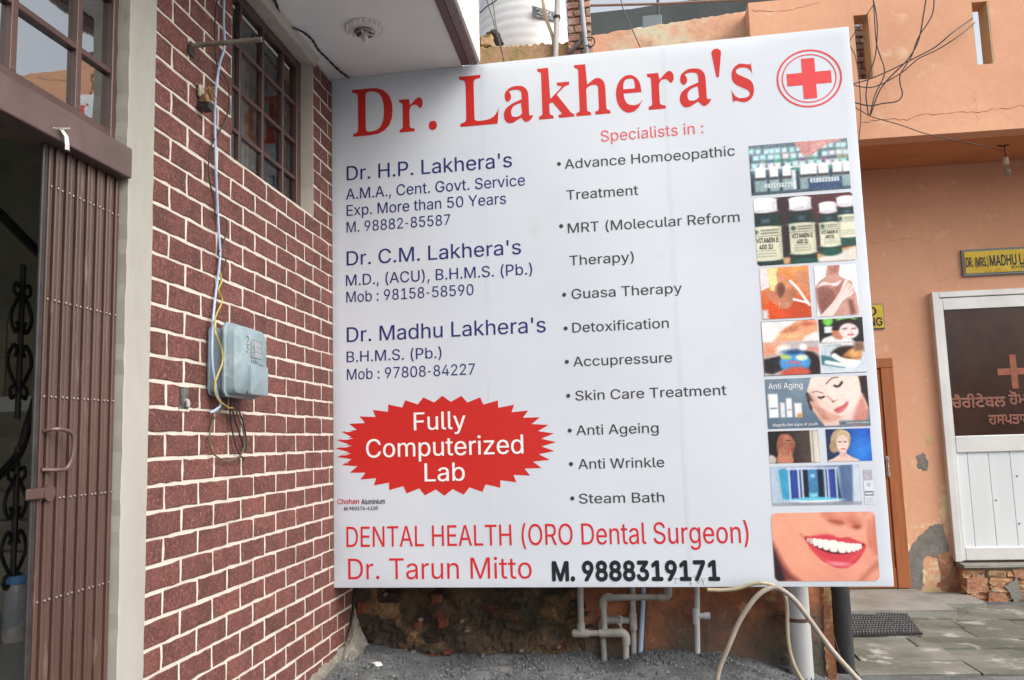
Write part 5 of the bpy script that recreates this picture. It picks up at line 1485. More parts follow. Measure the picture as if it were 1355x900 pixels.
for q in ((u0 - b_, u1 + b_, v1, v1 + b_), (u0 - b_, u1 + b_, v0 - b_, v0), (u0 - b_, u0, v0, v1)):
    mb.add([sface(q[0], q[2], .0015), sface(q[1], q[2], .0015), sface(q[1], q[3], .0015), sface(q[0], q[3], .0015)], [(0, 1, 2, 3)])
mb.build('picture_border', M_grey, sign, fixn=False)

# 5 anti aging panel
p = pic('p5', 180, (98, 118, 136))
p.grad((84, 106, 126), (112, 130, 146), 60, 0, 1)
p.poly([(.46, 1), (1, 1), (1, .36), (.95, .30), (.9, .02), (.56, .02), (.50, .2), (.42, .45), (.41, .75)], (226, 202, 192), .012)
p.poly([(.92, 1), (1, 1), (1, .3), (.97, .50), (.93, .70)], (44, 28, 30), .015)
p.poly([(.40, .70), (.44, .66), (.47, .54), (.44, .34), (.41, .50)], (46, 30, 32), .015, 1, True)
p.poly([(.46, .98), (.56, 1.03), (.86, 1.03), (.93, .80), (.90, .50), (.82, .28), (.70, .20), (.60, .26), (.52, .40), (.47, .55), (.43, .72)], (238, 214, 204), .02, 1, True)
p.poly([(.44, .75), (.5, .6), (.52, .42), (.6, .3), (.52, .34), (.46, .5), (.43, .62)], (206, 158, 142), .05, .7, True)
p.poly([(.90, .5), (.95, .62), (.99, .3), (.96, .0), (.84, .0), (.84, .2)], (206, 138, 124), .04, .9)
p.poly([(.54, .10), (.66, .12), (.72, .20), (.62, .28), (.54, .36), (.48, .50), (.43, .52), (.46, .36), (.50, .2)], (222, 176, 158), .02, 1, True)
for k_ in range(3): p.line([(.455 + k_ * .045, .50 - k_ * .07), (.51 + k_ * .035, .30 - k_ * .05), (.56 + k_ * .02, .16)], .008, (178, 112, 96), .8)
p.poly([(.66, .34), (.71, .40), (.74, .42), (.80, .50), (.79, .40), (.74, .30), (.69, .27)], (214, 110, 112), .014, 1, True)
p.line([(.665, .33), (.73, .37), (.795, .48)], .008, (158, 66, 70))
p.line([(.68, .82), (.71, .80), (.74, .84), (.755, .885)], .022, (42, 28, 30))
p.line([(.60, .86), (.66, .97), (.72, .99)], .012, (88, 58, 52), .8)
p.line([(.52, .60), (.54, .585), (.57, .61)], .02, (60, 40, 40))
p.line([(.46, .70), (.50, .72), (.56, .68)], .010, (110, 76, 68), .8)
p.line([(.60, .62), (.64, .54), (.66, .50), (.70, .54)], .012, (196, 136, 120), .9)
p.ell(.655, .505, .012, .02, (150, 84, 76), 0, .01)
p.rect(.02, .115, .22, .70, (226, 228, 232), .012)
p.rect(.035, .105, .40, .42, (60, 66, 80), .006)
p.rect(.135, .18, .22, .52, (216, 212, 216), .01)
p.rect(.195, .25, .22, .60, (226, 224, 228), .01)
p.rect(.275, .345, .22, .50, (232, 228, 230), .015)
p.ell(.32, .25, .025, .045, (206, 150, 82), 0, .01)
p.rect(.205, .24, .36, .38, (110, 110, 124), .006)
p.rect(.70, 1.0, .02, .12, (92, 108, 124), .02, .8)
p.photo(6).noise(5, 6)
put(p, 'p5', 'grey blue skin cream picture with a woman resting her cheek on her hand')
u0, u1, v0, v1 = PICS['p5']
W_, V_ = u1 - u0, v1 - v0
for s_, a, b, c, d in (("Anti Aging", .03, .37, .80, .115), ("Magnify the signs of youth", .05, .49, .045, .055), ("more information", .77, .99, .055, .038)):
    lettering(s_, u0 + W_ * a, u0 + W_ * b, v0 + V_ * c, V_ * d, lambda u, v, e: sface(u, v, e + .001), 'sans', -14 if d > .1 else 0).build('lettering', M_white, sign, fixn=False)

# 6a woman touching her face in a mirror
p = pic('p6a', 90, (46, 36, 32))
p.grad((24, 18, 18), (74, 60, 52), 0, .1, .8)
p.rect(.83, 1.0, 0, 1, (206, 200, 188), .01)
p.rect(.86, .90, 0, 1, (170, 160, 146), .01)
p.ell(.24, .72, .22, .30, (20, 14, 16), 0, .03)
p.poly([(.24, .88), (.40, .90), (.50, .74), (.53, .58), (.50, .42), (.44, .22), (.3, .12), (.18, .30), (.16, .60)], (150, 92, 74), .02, 1, True)
p.poly([(.30, .84), (.40, .86), (.44, .7), (.36, .62)], (190, 124, 100), .06, .8, True)
p.poly([(.16, .0), (.46, .0), (.44, .36), (.40, .56), (.30, .56), (.20, .40)], (184, 118, 94), .02, 1, True)
for k_ in range(3): p.line([(.27 + k_ * .055, .52), (.27 + k_ * .05, .25)], .012, (120, 66, 50), .9)
p.line([(.36, .70), (.43, .70)], .02, (40, 20, 20))
p.line([(.45, .44), (.50, .45)], .03, (150, 44, 44))
p.ell(.02, .10, .12, .16, (188, 178, 166), 0, .04)
p.photo(7).noise(7, 7)
put(p, 'p6a', 'picture of a dark haired woman touching her face at a mirror')

# 6b blonde woman on blue
p = pic('p6b', 90, (40, 88, 180))
p.grad((26, 44, 84), (30, 96, 196), 0, .15, .8)
p.ell(.75, .35, .25, .35, (50, 130, 220), 0, .3, .8)
p.poly([(.02, 0), (.7, 0), (.56, .12), (.44, .22), (.30, .22), (.14, .10)], (222, 190, 178), .02, 1, True)
p.ell(.32, .64, .22, .36, (188, 162, 128), 0, .03)
p.ell(.16, .45, .10, .18, (170, 142, 108), 0, .03)
p.rect(.28, .44, .12, .36, (206, 170, 158), .03)
p.ell(.36, .56, .135, .27, (230, 202, 190), 0, .02)
p.poly([(.2, .66), (.28, .9), (.4, .96), (.52, .88), (.55, .66), (.48, .80), (.36, .84), (.26, .76)], (206, 182, 146), .02, 1, True)
for x in (.30, .42): p.line([(x - .03, .60), (x + .03, .60)], .022, (66, 58, 62))
p.line([(.365, .56), (.36, .46)], .01, (200, 158, 146))
p.line([(.32, .38), (.41, .38)], .03, (186, 88, 92))
p.photo(8).noise(6, 8)
put(p, 'p6b', 'picture of a blonde woman before a blue background')

# 7 blue steam shower cabin
p = pic('p7', 130, (176, 192, 210))
p.grad((168, 188, 208), (132, 150, 176), 0, .0, 1)
p.rect(.78, .92, .05, 1, (84, 110, 146), .02)
p.poly([(.90, 0), (1.0, 0), (1, 1), (.93, 1)], (196, 206, 222), .02)
p.rect(.0, 1, 0, .07, (142, 144, 152), .03)
p.poly([(.12, .92), (.74, .96), (.78, .14), (.16, .12)], (26, 58, 104), .01)
p.poly([(.09, .90), (.20, .92), (.21, .14), (.12, .16)], (56, 150, 190), .015)
p.rect(.23, .29, .14, .92, (40, 66, 150), .01)
p.rect(.63, .71, .14, .92, (44, 70, 156), .01)
p.rect(.36, .58, .12, .9, (12, 22, 40), .01)
p.rect(.42, .53, .28, .92, (62, 124, 168), .01)
p.ell(.475, .74, .025, .05, (150, 200, 226), 0, .01)
p.rect(.34, .62, .12, .20, (70, 190, 220), .02)
p.rect(.42, .52, .20, .30, (120, 200, 224), .015)
for x in (.20, .305, .345, .60, .635, .725): p.rect(x, x + .018, .12, .94, (206, 216, 230), .006)
p.rect(.18, .76, .90, .95, (196, 204, 222), .008)
p.ell(.47, .125, .30, .055, (232, 236, 240), 0, .012)
p.ell(.47, .15, .28, .035, (92, 190, 218), 0, .012)
p.photo(9).noise(6, 9)
put(p, 'p7', 'picture of a blue glass steam shower cabin')
p = pic('p7b', 16, (178, 172, 188))
p.photo(10).noise(5, 10)
put(p, 'p7b', 'small mauve square swatch')
PICS['p7c'] = (3.115, 3.165, .448, .575)
p = pic('p7c', 24, (214, 220, 230))
p.rect(.05, .95, .50, .56, (110, 112, 126), .05)
p.rect(.05, .95, .36, .42, (110, 112, 126), .05)
p.rect(.05, .12, .36, .56, (110, 112, 126), .05)
p.rect(.88, .95, .36, .56, (110, 112, 126), .05)
p.ell(.5, .84, .22, .09, (176, 182, 196), 0, .1)
p.rect(.1, .9, .02, .30, (196, 200, 212), .1)
put(p, 'p7c', 'small line sketch of a shower tray')

# 8 smiling mouth
p = pic('p8', 240, (214, 138, 112))
p.grad((212, 132, 106), (232, 162, 138), 70, 0, 1)
p.ell(.30, .62, .30, .45, (230, 160, 132), 20, .5, .8)
p.ell(.70, .15, .30, .20, (228, 158, 136), 0, .35, .7)
p.poly([(0, .56), (.04, .44), (.09, .26), (.16, .10), (.24, 0), (0, 0)], (112, 50, 44), .06)
p.poly([(0, .50), (.03, .36), (.07, .18), (.10, .0), (0, 0)], (38, 24, 34), .03)
p.poly([(.50, 1.05), (.53, .90), (.58, .84), (.66, .80), (.72, .82), (.80, .74), (.87, .78), (.90, .90), (.88, 1.05)], (196, 106, 84), .06, .75, True)
p.poly([(.54, 1.05), (.60, .90), (.70, .86), (.78, .90), (.80, 1.05)], (226, 148, 124), .10, .8, True)
p.poly([(.56, .88), (.64, .825), (.70, .835), (.66, .87)], (138, 56, 44), .04, .8, True)
p.poly([(.78, .78), (.83, .755), (.86, .79), (.82, .81)], (138, 56, 44), .03, .8, True)
p.ell(.86, .96, .05, .10, (238, 180, 160), 0, .08, .7)
p.poly([(1.0, .92), (.95, .75), (.94, .55), (.97, .4), (1.0, .38)], (190, 100, 80), .08, .8)
p.line([(.82, .0), (.90, .12), (1.0, .26)], .03, (150, 82, 66), .7, .06)
p.line([(.94, .86), (.925, .68), (.935, .5)], .015, (182, 98, 78), .6, .05)
lip = [(.31, .64), (.38, .655), (.50, .68), (.57, .675), (.63, .63), (.68, .625), (.74, .63), (.82, .575), (.895, .52), (.86, .40), (.80, .28), (.72, .20), (.62, .185), (.52, .24), (.44, .33), (.36, .48)]
p.poly(lip, (206, 62, 74), .014, 1, True)
p.poly([(.315, .635), (.40, .60), (.52, .585), (.62, .555), (.72, .545), (.82, .53), (.88, .525), (.82, .455), (.74, .40), (.64, .385), (.54, .405), (.45, .46), (.37, .54)], (92, 26, 34), .010, 1, True)
th = [(.345, .595, .012, .030), (.375, .578, .016, .042), (.413, .560, .021, .054), (.460, .540, .025, .064), (.515, .520, .030, .073), (.585, .500, .040, .082), (.665, .480, .038, .076), (.728, .474, .025, .066), (.773, .478, .021, .058), (.810, .486, .018, .048), (.840, .494, .013, .036)]
for i, (x, y, rx, ry) in enumerate(th):
    p.poly([(x - rx, y + ry), (x + rx, y + ry * .92), (x + rx * .95, y - ry * .7), (x + rx * .4, y - ry), (x - rx * .5, y - ry * .95), (x - rx * .95, y - ry * .6)], (240, 232, 226) if i > 1 else (206, 180, 166), .010, 1, True)
p.line([(.36, .47), (.46, .335), (.60, .265), (.72, .28), (.84, .42)], .020, (226, 92, 104), .6, .03)
p.ell(.62, .245, .075, .018, (246, 190, 194), -4, .04, .9)
p.line([(.42, .665), (.52, .672), (.60, .66)], .008, (232, 120, 124), .7, .02)
p.line([(.315, .637), (.29, .66), (.285, .69)], .010, (166, 84, 66), .6, .04)
p.photo(12, 7).noise(3, 12)
put(p, 'p8', 'close-up picture of a smiling mouth with white teeth', .03)

# handwriting and dirt near the lower edge of the sheet
mb = MB()
for pts in ([(2.03, .045), (2.05, .05), (2.075, .046)], [(2.055, .05), (2.05, .02)], [(2.13, .055), (2.14, .01)], [(2.16, .055), (2.18, .02), (2.2, .05), (2.21, .012)], [(2.15, .06), (2.2, .065)], [(2.2, .03), (2.22, .05)]):
    mb.tube([sface(a, b, .001) for a, b in pts], .0012, 4)
mb.build('pencil_mark', mat('pencil_grey', (.25, .24, .25), bump=0), sign)

# ================================================================== OLD WALL under and behind the signboard
ow = empty('boundary_wall', (1.5, 2.51, 0), 'dark crumbling boundary wall with orange plaster remains below the signboard', 'wall')
WX1 = 2.99


def wall_relief(x, z, r_):
    return .02 * math.sin(7 * x + 2) * math.sin(9 * z) + .012 * math.sin(23 * x + 5 * z) * math.sin(19 * z + 3) + r_.uniform(-.007, .007)


def wall_sheet(x0, x1, z0, z1, amp, m_, name, stp=.03, y=2.51, seed=1, par=None):
    r_ = random.Random(seed)
    nx, nz = int((x1 - x0) / stp), int((z1 - z0) / stp)
    vs = []
    for j in range(nz + 1):
        for i in range(nx + 1):
            x, z = x0 + (x1 - x0) * i / nx, z0 + (z1 - z0) * j / nz
            vs.append((x, y + amp * wall_relief(x, z, r_), z))
    b = MB().add(vs, [(j * (nx + 1) + i, j * (nx + 1) + i + 1, (j + 1) * (nx + 1) + i + 1, (j + 1) * (nx + 1) + i) for j in range(nz) for i in range(nx)])
    return b.build(name, m_, par or ow, smooth=False, fixn=False)


MB().box(0, WX1, 2.56, 2.80, 0, 3.6).build('wall_core', M_old, ow)
wall_sheet(0, 1.56, -.02, 1.0, 1.5, M_old, 'rubble_face', .02, 2.53)
wall_sheet(1.5, WX1, -.02, 1.0, .35, M_oldorange, 'plaster_face', .025, 2.512, seed=4)
wall_sheet(0, WX1, 1.0, 3.6, .35, M_oldorange, 'plaster_face', .09, 2.52, seed=5)
MB().box(WX1 - .001, WX1 + .02, 2.503, 2.80, 0, 3.6, j=.004).build('corner_render', mat('corner_yellowed', (.21, .085, .04), (.14, .06, .035), (.30, .20, .085), rough=1, scale=5, scale3=9, cut3=(.48, .58), bump=.6, bdist=.01), ow)
b = MB()
r_ = random.Random(40)
vs = []
for i in range(70):
    z = i * 1.2 / 69
    vs += [(WX1 - .030 - .008 * math.sin(z * 9) - r_.uniform(0, .010), 2.497, z), (WX1 + .003, 2.494, z)]
b.add(vs, [(2 * i, 2 * i + 1, 2 * i + 3, 2 * i + 2) for i in range(69)])
b.build('yellow_limewash', MATS['corner_yellowed'], ow, fixn=False)
r_ = random.Random(8)
zz = .16
row = 0
while zz < .70:
    xx = .10 + r_.uniform(0, .1)
    h = r_.uniform(.05, .075)
    while xx < 1.52:
        wd = r_.uniform(.09, .20)
        if r_.random() < .2:
            red = r_.random() < .35
            b = MB()
            d = r_.uniform(.012, .035)
            b.box(xx, xx + wd * .93, 2.520 - d * .6, 2.56, zz, zz + h * .9, j=.014, ch=.014)
            b.build('brick' if red else 'stone', M_oldbrick if red else M_oldstone, ow, smooth=False)
        xx += wd
    zz += h
    row += 1
for px, py, w_, h_ in ((553, 827, 10, 12), (586, 824, 12, 12), (575, 870, 16, 7), (592, 863, 12, 6), (478, 805, 12, 16), (577, 793, 14, 12)):
    c_ = at(px, py, Y=2.49)
    b = MB().box(c_.x - w_ * .0022, c_.x + w_ * .0022, 2.475, 2.55, c_.z - h_ * .0022, c_.z + h_ * .0022, j=.008, ch=.008)
    b.build('brick', mat('old_brick_bright', (.17, .05, .026), (.10, .038, .024), rough=1, scale=12, bump=.8, bscale=50, bdist=.01), ow)
for px, py in ((510, 787), (556, 820), (612, 822), (618, 834), (690, 862), (740, 855), (640, 868), (713, 868), (547, 862)):
    c_ = at(px, py, Y=2.49)
    b = MB().box(c_.x - .012, c_.x + .012, 2.47, 2.52, c_.z - .007, c_.z + .007, j=.006, ch=.004)
    b.build('mortar_crumb', M_cement, ow)
# moss tuft area on the wall
b = MB()
for i in range(700):
    x, z = r_.gauss(1.22, .09), r_.gauss(.36, .045)
    q = r_.uniform(.003, .009)
    y = 2.495 + r_.uniform(-.012, .02)
    b.add([(x, y, z), (x + r_.uniform(-q, q), y - q, z + r_.uniform(0, q)), (x + r_.uniform(-q, q), y - q * .4, z - q)], [(0, 1, 2)])
o = b.build('moss', mat('moss_green', (.035, .042, .018), (.06, .055, .02), rough=1, scale=20), ow, fixn=False)
o['kind'] = 'stuff'

# cement smeared in the corner between the brick face and the old wall
b = MB()
r_ = random.Random(2)
nu, nv = 26, 20
vs = []
for j in range(nv + 1):
    for i in range(nu + 1):
        u, v = i / nu, j / nv            # u: round the corner, v: up
        hgt = .44 - .26 * abs(u - .45) * 1.5
        rad = .17 * (1 - v) ** 1.2 + .012
        a = u * math.pi / 2
        cx, cy = .008, 2.50
        rx = rad * (1 + .25 * math.sin(5 * u + 3 * v)) + r_.uniform(-.007, .007)
        vs.append((cx + rx * math.sin(a) * 1.0 + .001, cy - rx * math.cos(a) * 1.9, .12 + v * hgt + r_.uniform(-.005, .005)))
b.add(vs, [(j * (nu + 1) + i, j * (nu + 1) + i + 1, (j + 1) * (nu + 1) + i + 1, (j + 1) * (nu + 1) + i) for j in range(nv) for i in range(nu)])
tag(b.build('cement_heap', M_cement, smooth=False, fixn=False), 'lumpy grey cement fillet where the brick face meets the crumbling wall', 'cement')
b = MB()
vs = []
for i in range(60):
    y = 1.1 + i * (2.5 - 1.1) / 59
    z = ground_z(0, y)
    vs += [(.0, y, z + .055 + r_.uniform(-.014, .014)), (.016 + r_.uniform(-.003, .003), y, z + .045 + r_.uniform(-.01, .01)), (.035 + r_.uniform(-.01, .01), y, z - .01)]
b.add(vs, [(i * 3 + k_, i * 3 + k_ + 1, i * 3 + k_ + 4, i * 3 + k_ + 3) for i in range(59) for k_ in (0, 1)])
b.build('mortar_skirt', M_cement, house, fixn=False)

# litter
c_ = at(500, 883, Z=.165)
b = MB().add([(c_.x + .030 * math.cos(a) * r_.uniform(.7, 1.1) - .01 * k_, c_.y + .018 * math.sin(a), .172 + .014 * k_ + r_.uniform(0, .008)) for k_ in (0, 1) for a in np.linspace(0, 5.4, 7)],
             [tuple(range(7))[::-1], tuple(range(7, 14))] + [(i, (i + 1) % 7, (i + 1) % 7 + 7, i + 7) for i in range(7)])
tag(b.build('paper_scrap', mat('paper_white', (.66, .68, .68), rough=.7, bump=.2)), 'crumpled white scrap lying on the grey grit below the sign', 'litter')

# ================================================================== PIPES below the sign
PY = 2.43


def jt(mb, p, d, r=.027, l=.05, n=14):
    d = Vector(d).normalized()
    mb.tube([Vector(p) - d * l / 2, Vector(p) + d * l / 2], r, n)


def Pp(px, py, Y=PY): return at(px, py, Y=Y)


pa = empty('pipe_run', (1.6, PY, .1), 'grey plastic pipe with tee and elbow running from the sign down to the grit', 'pipe')
a0, a1, a2 = Pp(767, 740), Pp(769, 838), Pp(757, 839)
b0, b1, b2 = Pp(818, 840), Pp(822, 850), Pp(822, 893)
hz = a1.z
MB().tube([a0, (a1.x, PY, hz)], .020, 14).build('riser', M_pvc, pa, smooth=True)
MB().tube([(a2.x, PY, hz), (1.70, PY, hz)], .019, 14).build('branch_pipe', M_pvc, pa, smooth=True)
b = MB()
jt(b, (a1.x, PY, hz), (1, 0, 0), .026, .095)
jt(b, (a1.x, PY, hz + .035), (0, 0, 1), .026, .055)
jt(b, (1.645, PY, hz), (1, 0, 0), .026, .10)
b.build('tee_joint', M_pvc, pa, smooth=True)
b = MB().tube([(1.69, PY, hz), (1.735, PY, hz), (1.757, PY, hz - .022), (1.757, PY, hz - .065)], .0265, 14, smooth=5)
b.build('elbow', M_pvc, pa, smooth=True)
MB().tube([(1.757, PY, hz - .05), (1.748, PY, .085)], .020, 14).build('drop_pipe', M_pvc, pa, smooth=True)
MB().tube([(1.748, PY, .115), (1.75, PY, .085), (1.775, PY - .01, .06), (1.81, PY - .01, .058)], .0265, 14, smooth=5).build('elbow', M_pvc, pa, smooth=True)

pb = empty('pipe_run', (1.8, 2.45, .1), 'dark grey pipe bent in a long hook just under the sign edge', 'pipe')
q0, q1, q2, q3 = Pp(800, 840, 2.44), Pp(801, 791, 2.44), Pp(880, 790, 2.44), Pp(883, 765, 2.44)
zc = q1.z
MB().tube([(q0.x, 2.44, hz + .02), (q0.x, 2.44, zc - .03)], .0195, 14).build('riser', M_pvc, pb, smooth=True)
MB().tube([(q0.x, 2.44, zc - .055), (q0.x, 2.44, zc - .02), (q0.x + .02, 2.44, zc), (q0.x + .055, 2.44, zc)], .026, 14, smooth=5).build('elbow', M_pvc, pb, smooth=True)
MB().tube([(q0.x + .04, 2.44, zc), (q2.x - .02, 2.44, zc + .002)], .0195, 14).build('crossing_pipe', M_pvc, pb, smooth=True)
MB().tube([(q2.x - .04, 2.44, zc + .002), (q2.x - .01, 2.44, zc + .002), (q2.x + .018, 2.44, zc + .022), (q2.x + .02, 2.44, zc + .16)], .026, 14, smooth=5).build('elbow', M_pvc, pb, smooth=True)

pd = empty('pipe_run', (1.8, 2.47, .1), 'grey riser with union joint and wired coupling behind the front pipes', 'pipe')
d0, d1 = Pp(836, 740, 2.475), Pp(839, 876, 2.475)
MB().tube([d0, d1], .019, 14).build('riser', M_pvc, pd, smooth=True)
zc2 = Pp(820, 822, 2.475).z
xl = Pp(797, 822, 2.475).x
b = MB()
jt(b, (d1.x + .005, 2.475, zc2), (0, 0, 1), .025, .10)
jt(b, (d1.x - .045, 2.475, zc2 + .005), (1, 0, 0), .021, .05)
b.tube([(xl, 2.475, zc2 - .05), (xl, 2.475, zc2 - .015), (xl + .02, 2.475, zc2 + .005), (xl + .05, 2.475, zc2 + .005)], .026, 14, smooth=5)
b.build('tee_joint', M_pvc, pd, smooth=True)
b = MB()
for i, rr_ in enumerate((.022, .027, .022, .029, .024, .027)): b.tube([(xl + .05 + i * .012, 2.475, zc2 + .006), (xl + .0615 + i * .012, 2.475, zc2 + .006)], rr_, 16)
b.build('union_coupling', M_pvc, pd)
b = MB()
for k_ in range(6):
    b.tube([(xl + .11 + k_ * .006, 2.44, zc2 + .045 - k_ * .004), (xl + .12 - k_ * .004, 2.435, zc2 - .01), (xl + .10 + k_ * .008, 2.44, zc2 - .05)], .0018, 4, smooth=3)
b.build('binding_wire', mat('wire_galv', (.42, .42, .41), rough=.4, metal=.3, bump=0), pd)
MB().tube([(xl, 2.475, zc2 - .04), (xl + .002, 2.475, .12)], .0195, 14).build('drop_pipe', M_pvc, pd, smooth=True)

pe = MB().tube([Pp(852, 740, 2.48), Pp(851, 800, 2.48), Pp(847, 872, 2.46)], .0145, 12)
tag(pe.build('water_pipe', M_blue, smooth=True), 'pale blue plastic pipe standing right of the grey riser', 'pipe')
pf = empty('tap_pipe', (2.19, PY, .12), 'white plastic riser with a short capped side branch under the sign', 'pipe')
f0, f1 = Pp(922, 740), Pp(923, 877)
MB().tube([f0, f1], .0165, 14).build('riser', M_pvcw, pf, smooth=True)
zb_ = Pp(924, 815).z
b = MB()
jt(b, (f1.x + .006, PY, zb_), (0, 0, 1), .022, .095)
jt(b, (f1.x + .035, PY, zb_), (1, 0, 0), .018, .05)
b.build('tee_joint', M_pvcw, pf, smooth=True)
b = MB()
jt(b, (f1.x + .072, PY, zb_), (1, 0, 0), .021, .035)
b.build('end_cap', M_pvcw, pf, smooth=True)

pw = empty('drain_pipe', (2.785, 2.40, .03), 'wide white plastic drain pipe standing beside the orange wall end', 'drain pipe')
MB().lathe(2.785, 2.40, [(.066, .045), (.0695, .05), (.0695, 1.2)], 28).build('pipe_body', M_pvcw, pw, smooth=True)
zz_ = Pp(1060, 822, 2.33).z
b = MB().lathe(2.785, 2.40, [(.0715, zz_ - .011), (.0725, zz_ - .009), (.0725, zz_ + .009), (.0715, zz_ + .011)], 28)
b.box(2.85, 2.90, 2.44, 2.51, zz_ - .010, zz_ + .010).box(2.67, 2.72, 2.44, 2.51, zz_ - .010, zz_ + .010)
b.build('clamp', mat('rust_strap', (.13, .075, .05), (.08, .05, .04), rough=.9, scale=20), pw)
pk = empty('drain_pipe', (3.10, 2.75, 0), 'thick black pipe standing against the end of the boundary wall', 'drain pipe')
MB().lathe(3.105, 2.72, [(.062, .0), (.066, .012), (.066, 1.6)], 28).build('pipe_body', M_pvcblack, pk, smooth=True)
MB().tube([at(1100, 782, Y=2.62), at(1101, 830, Y=2.62), at(1112, 870, Y=2.60), at(1120, 889, Y=2.58)], .004, 6, smooth=5).build('thin_cable', M_cable, pk, smooth=True)

# hoses looped over the lower edge of the sign
HYY = 1.955
o = MB().tube([at(946, 915, Y=1.93), at(952, 885, Y=1.93), at(963, 858, Y=1.93), at(977, 825, Y=1.93), at(994, 798, Y=1.935), at(1009, 783, Y=1.94), at(1025, 777.5, Y=1.95), at(1038, 783, Y=1.94), at(1054, 797, Y=1.94), at(1072, 821, Y=1.93),
               at(1090, 846, Y=1.92), at(1108, 869, Y=1.90), at(1138, 902, Y=1.88), at(1160, 925, Y=1.86)], .0142, 12, smooth=6).build('hose', M_hose, smooth=True)
tag(o, 'grey-beige hose arched over the sign edge in front of the white drain pipe', 'hose')
o = MB().tube([at(936, 780.5, Y=1.975), at(955, 781, Y=1.97), at(975, 779, Y=1.965), at(995, 773, Y=1.96), at(1010, 771.5, Y=1.955), at(1024, 775, Y=1.985), at(1036, 784, Y=1.985), at(1041, 800, Y=1.985), at(1042, 830, Y=1.985), at(1044, 855, Y=1.985),
               at(1050, 878, Y=1.985), at(1060, 898, Y=1.98), at(1072, 918, Y=1.97)], .0108, 12, smooth=6).build('hose', mat('hose_cream', (.36, .30, .21), (.29, .24, .165), rough=.45, scale=6, bump=.05), smooth=True)
tag(o, 'thinner cream hose lying along the sign edge and dropping straight down', 'hose')

# ================================================================== COURTYARD BUILDING
FY = 5.233
ob = empty('orange_building', (5.5, FY, 0), 'orange limewashed house with overhanging parapet, brown door and white aluminium door', 'house')
DX0, DX1, DZ0, DZ1 = 4.708, 5.84, .30, 2.745
MB().box(3.0, DX0, FY, FY + .25, -.1, 1.45).build('wall_lower', M_orange_lo, ob)
MB().box(3.0, DX0, FY, FY + .25, 1.45, 3.968).build('wall', M_orange, ob)
MB().box(DX0, DX1, FY, FY + .25, DZ1, 3.968).build('wall', M_orange, ob)
MB().box(DX1, 9.5, FY, FY + .25, -.1, 3.968).build('wall', M_orange, ob)
MB().box(DX0, DX1, FY + .02, FY + .25, -.1, DZ0 - .004).build('door_base', M_oldorange, ob)
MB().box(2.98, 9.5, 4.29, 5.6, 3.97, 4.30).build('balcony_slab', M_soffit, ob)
# parapet wall with narrow slots
SLOTS = [(3.935, 4.078, 4.48, 5.06), (4.905, 5.05, 4.53, 5.085), (5.93, 6.07, 4.53, 5.085)]
PX0, PX1, PZ0, PZ1 = 3.07, 9.5, 3.95, 5.262
b = MB()
xs = [PX0] + [v for s_ in SLOTS for v in s_[:2]] + [PX1]
for i in range(0, len(xs), 2): b.box(xs[i], xs[i + 1], 4.27, 4.45, PZ0, PZ1)
for x0, x1, z0, z1 in SLOTS: b.box(x0, x1, 4.27, 4.45, PZ0, z0).box(x0, x1, 4.27, 4.45, z1, PZ1)
b.box(PX0, PX0 + .16, 4.451, 5.5, 4.30, PZ1 - .002)
b.build('parapet', M_orange, ob)
for x0, x1, z0, z1 in SLOTS:
    for xa, xb in ((x0 - .002, x0 + .012), (x1 - .012, x1 + .002)):
        MB().box(xa, xb, 4.272, 4.448, z0, z1).build('slot_lining', mat('slot_ochre', (.52, .33, .17), (.42, .33, .22), rough=.9, scale=8), ob)
for i in range(12):       # bricks closing the first slot from behind
    MB().box(3.86 + (i % 2) * .08, 4.0 + (i % 2) * .08, 4.60, 4.70, 4.42 + i * .06, 4.47 + i * .06, j=.004, ch=.004).build('brick', mat('slot_brick', (.30, .19, .15), (.24, .22, .20), rough=1, scale=10, perobj=.2), ob)
    MB().box(4.005 + (i % 2) * .08, 4.15 + (i % 2) * .08, 4.60, 4.70, 4.42 + i * .06, 4.47 + i * .06, j=.004, ch=.004).build('brick', MATS['slot_brick'], ob)
# peeling plaster patches beside the white door


def patch(pts, Y, d, m_, name):
    P = [at(px, py, Y=Y) for px, py in pts]
    ol = [(p.x, p.z) for p in P]
    # ragged outline
    r3 = random.Random(len(pts) * 7 + int(pts[0][0]))
    Q = []
    for i in range(len(ol)):
        a, b2 = Vector(ol[i]), Vector(ol[(i + 1) % len(ol)])
        for k_ in range(5):
            t = k_ / 5
            q = a.lerp(b2, t)
            Q.append((q.x + r3.uniform(-.012, .012), q.y + r3.uniform(-.012, .012)))
    b = MB().prism(Q, lambda u, v, k_: (u, Y - (d if k_ else -.01), v))
    return b.build(name, m_, ob)


M_graypl = mat('bare_cement_patch', (.20, .19, .175), (.15, .14, .125), rough=1, scale=9, bump=.8, bscale=40, bdist=.01, fine=.15)
M_ochre = mat('peeled_ochre_coat', (.50, .40, .22), (.52, .32, .16), (.40, .33, .22), rough=.95, scale=8, bump=.4, fine=.08)
M_rawred = mat('raw_brick_coat', (.36, .14, .08), (.42, .28, .17), (.22, .16, .12), rough=1, scale=7, scale3=12, cut3=(.55, .68), bump=1, bscale=30, bdist=.02, fine=.2)
patch([(1247, 693), (1256, 730), (1240, 738), (1224, 735), (1220, 755), (1222, 775), (1212, 790), (1200, 780), (1199, 745), (1205, 722), (1220, 708), (1233, 694)], FY, .006, M_graypl, 'cement_patch')
patch([(1240, 735), (1256, 730), (1262, 748), (1271, 752), (1268, 790), (1245, 792), (1235, 780), (1246, 765)], FY, .009, M_rawred, 'bare_patch')
patch([(1213, 604), (1223, 600), (1228, 612), (1226, 622), (1215, 619)], FY, .004, M_graypl, 'cement_patch')
patch([(1224, 580), (1232, 576), (1234, 586), (1227, 590)], FY, .003, M_ochre, 'peeled_patch')
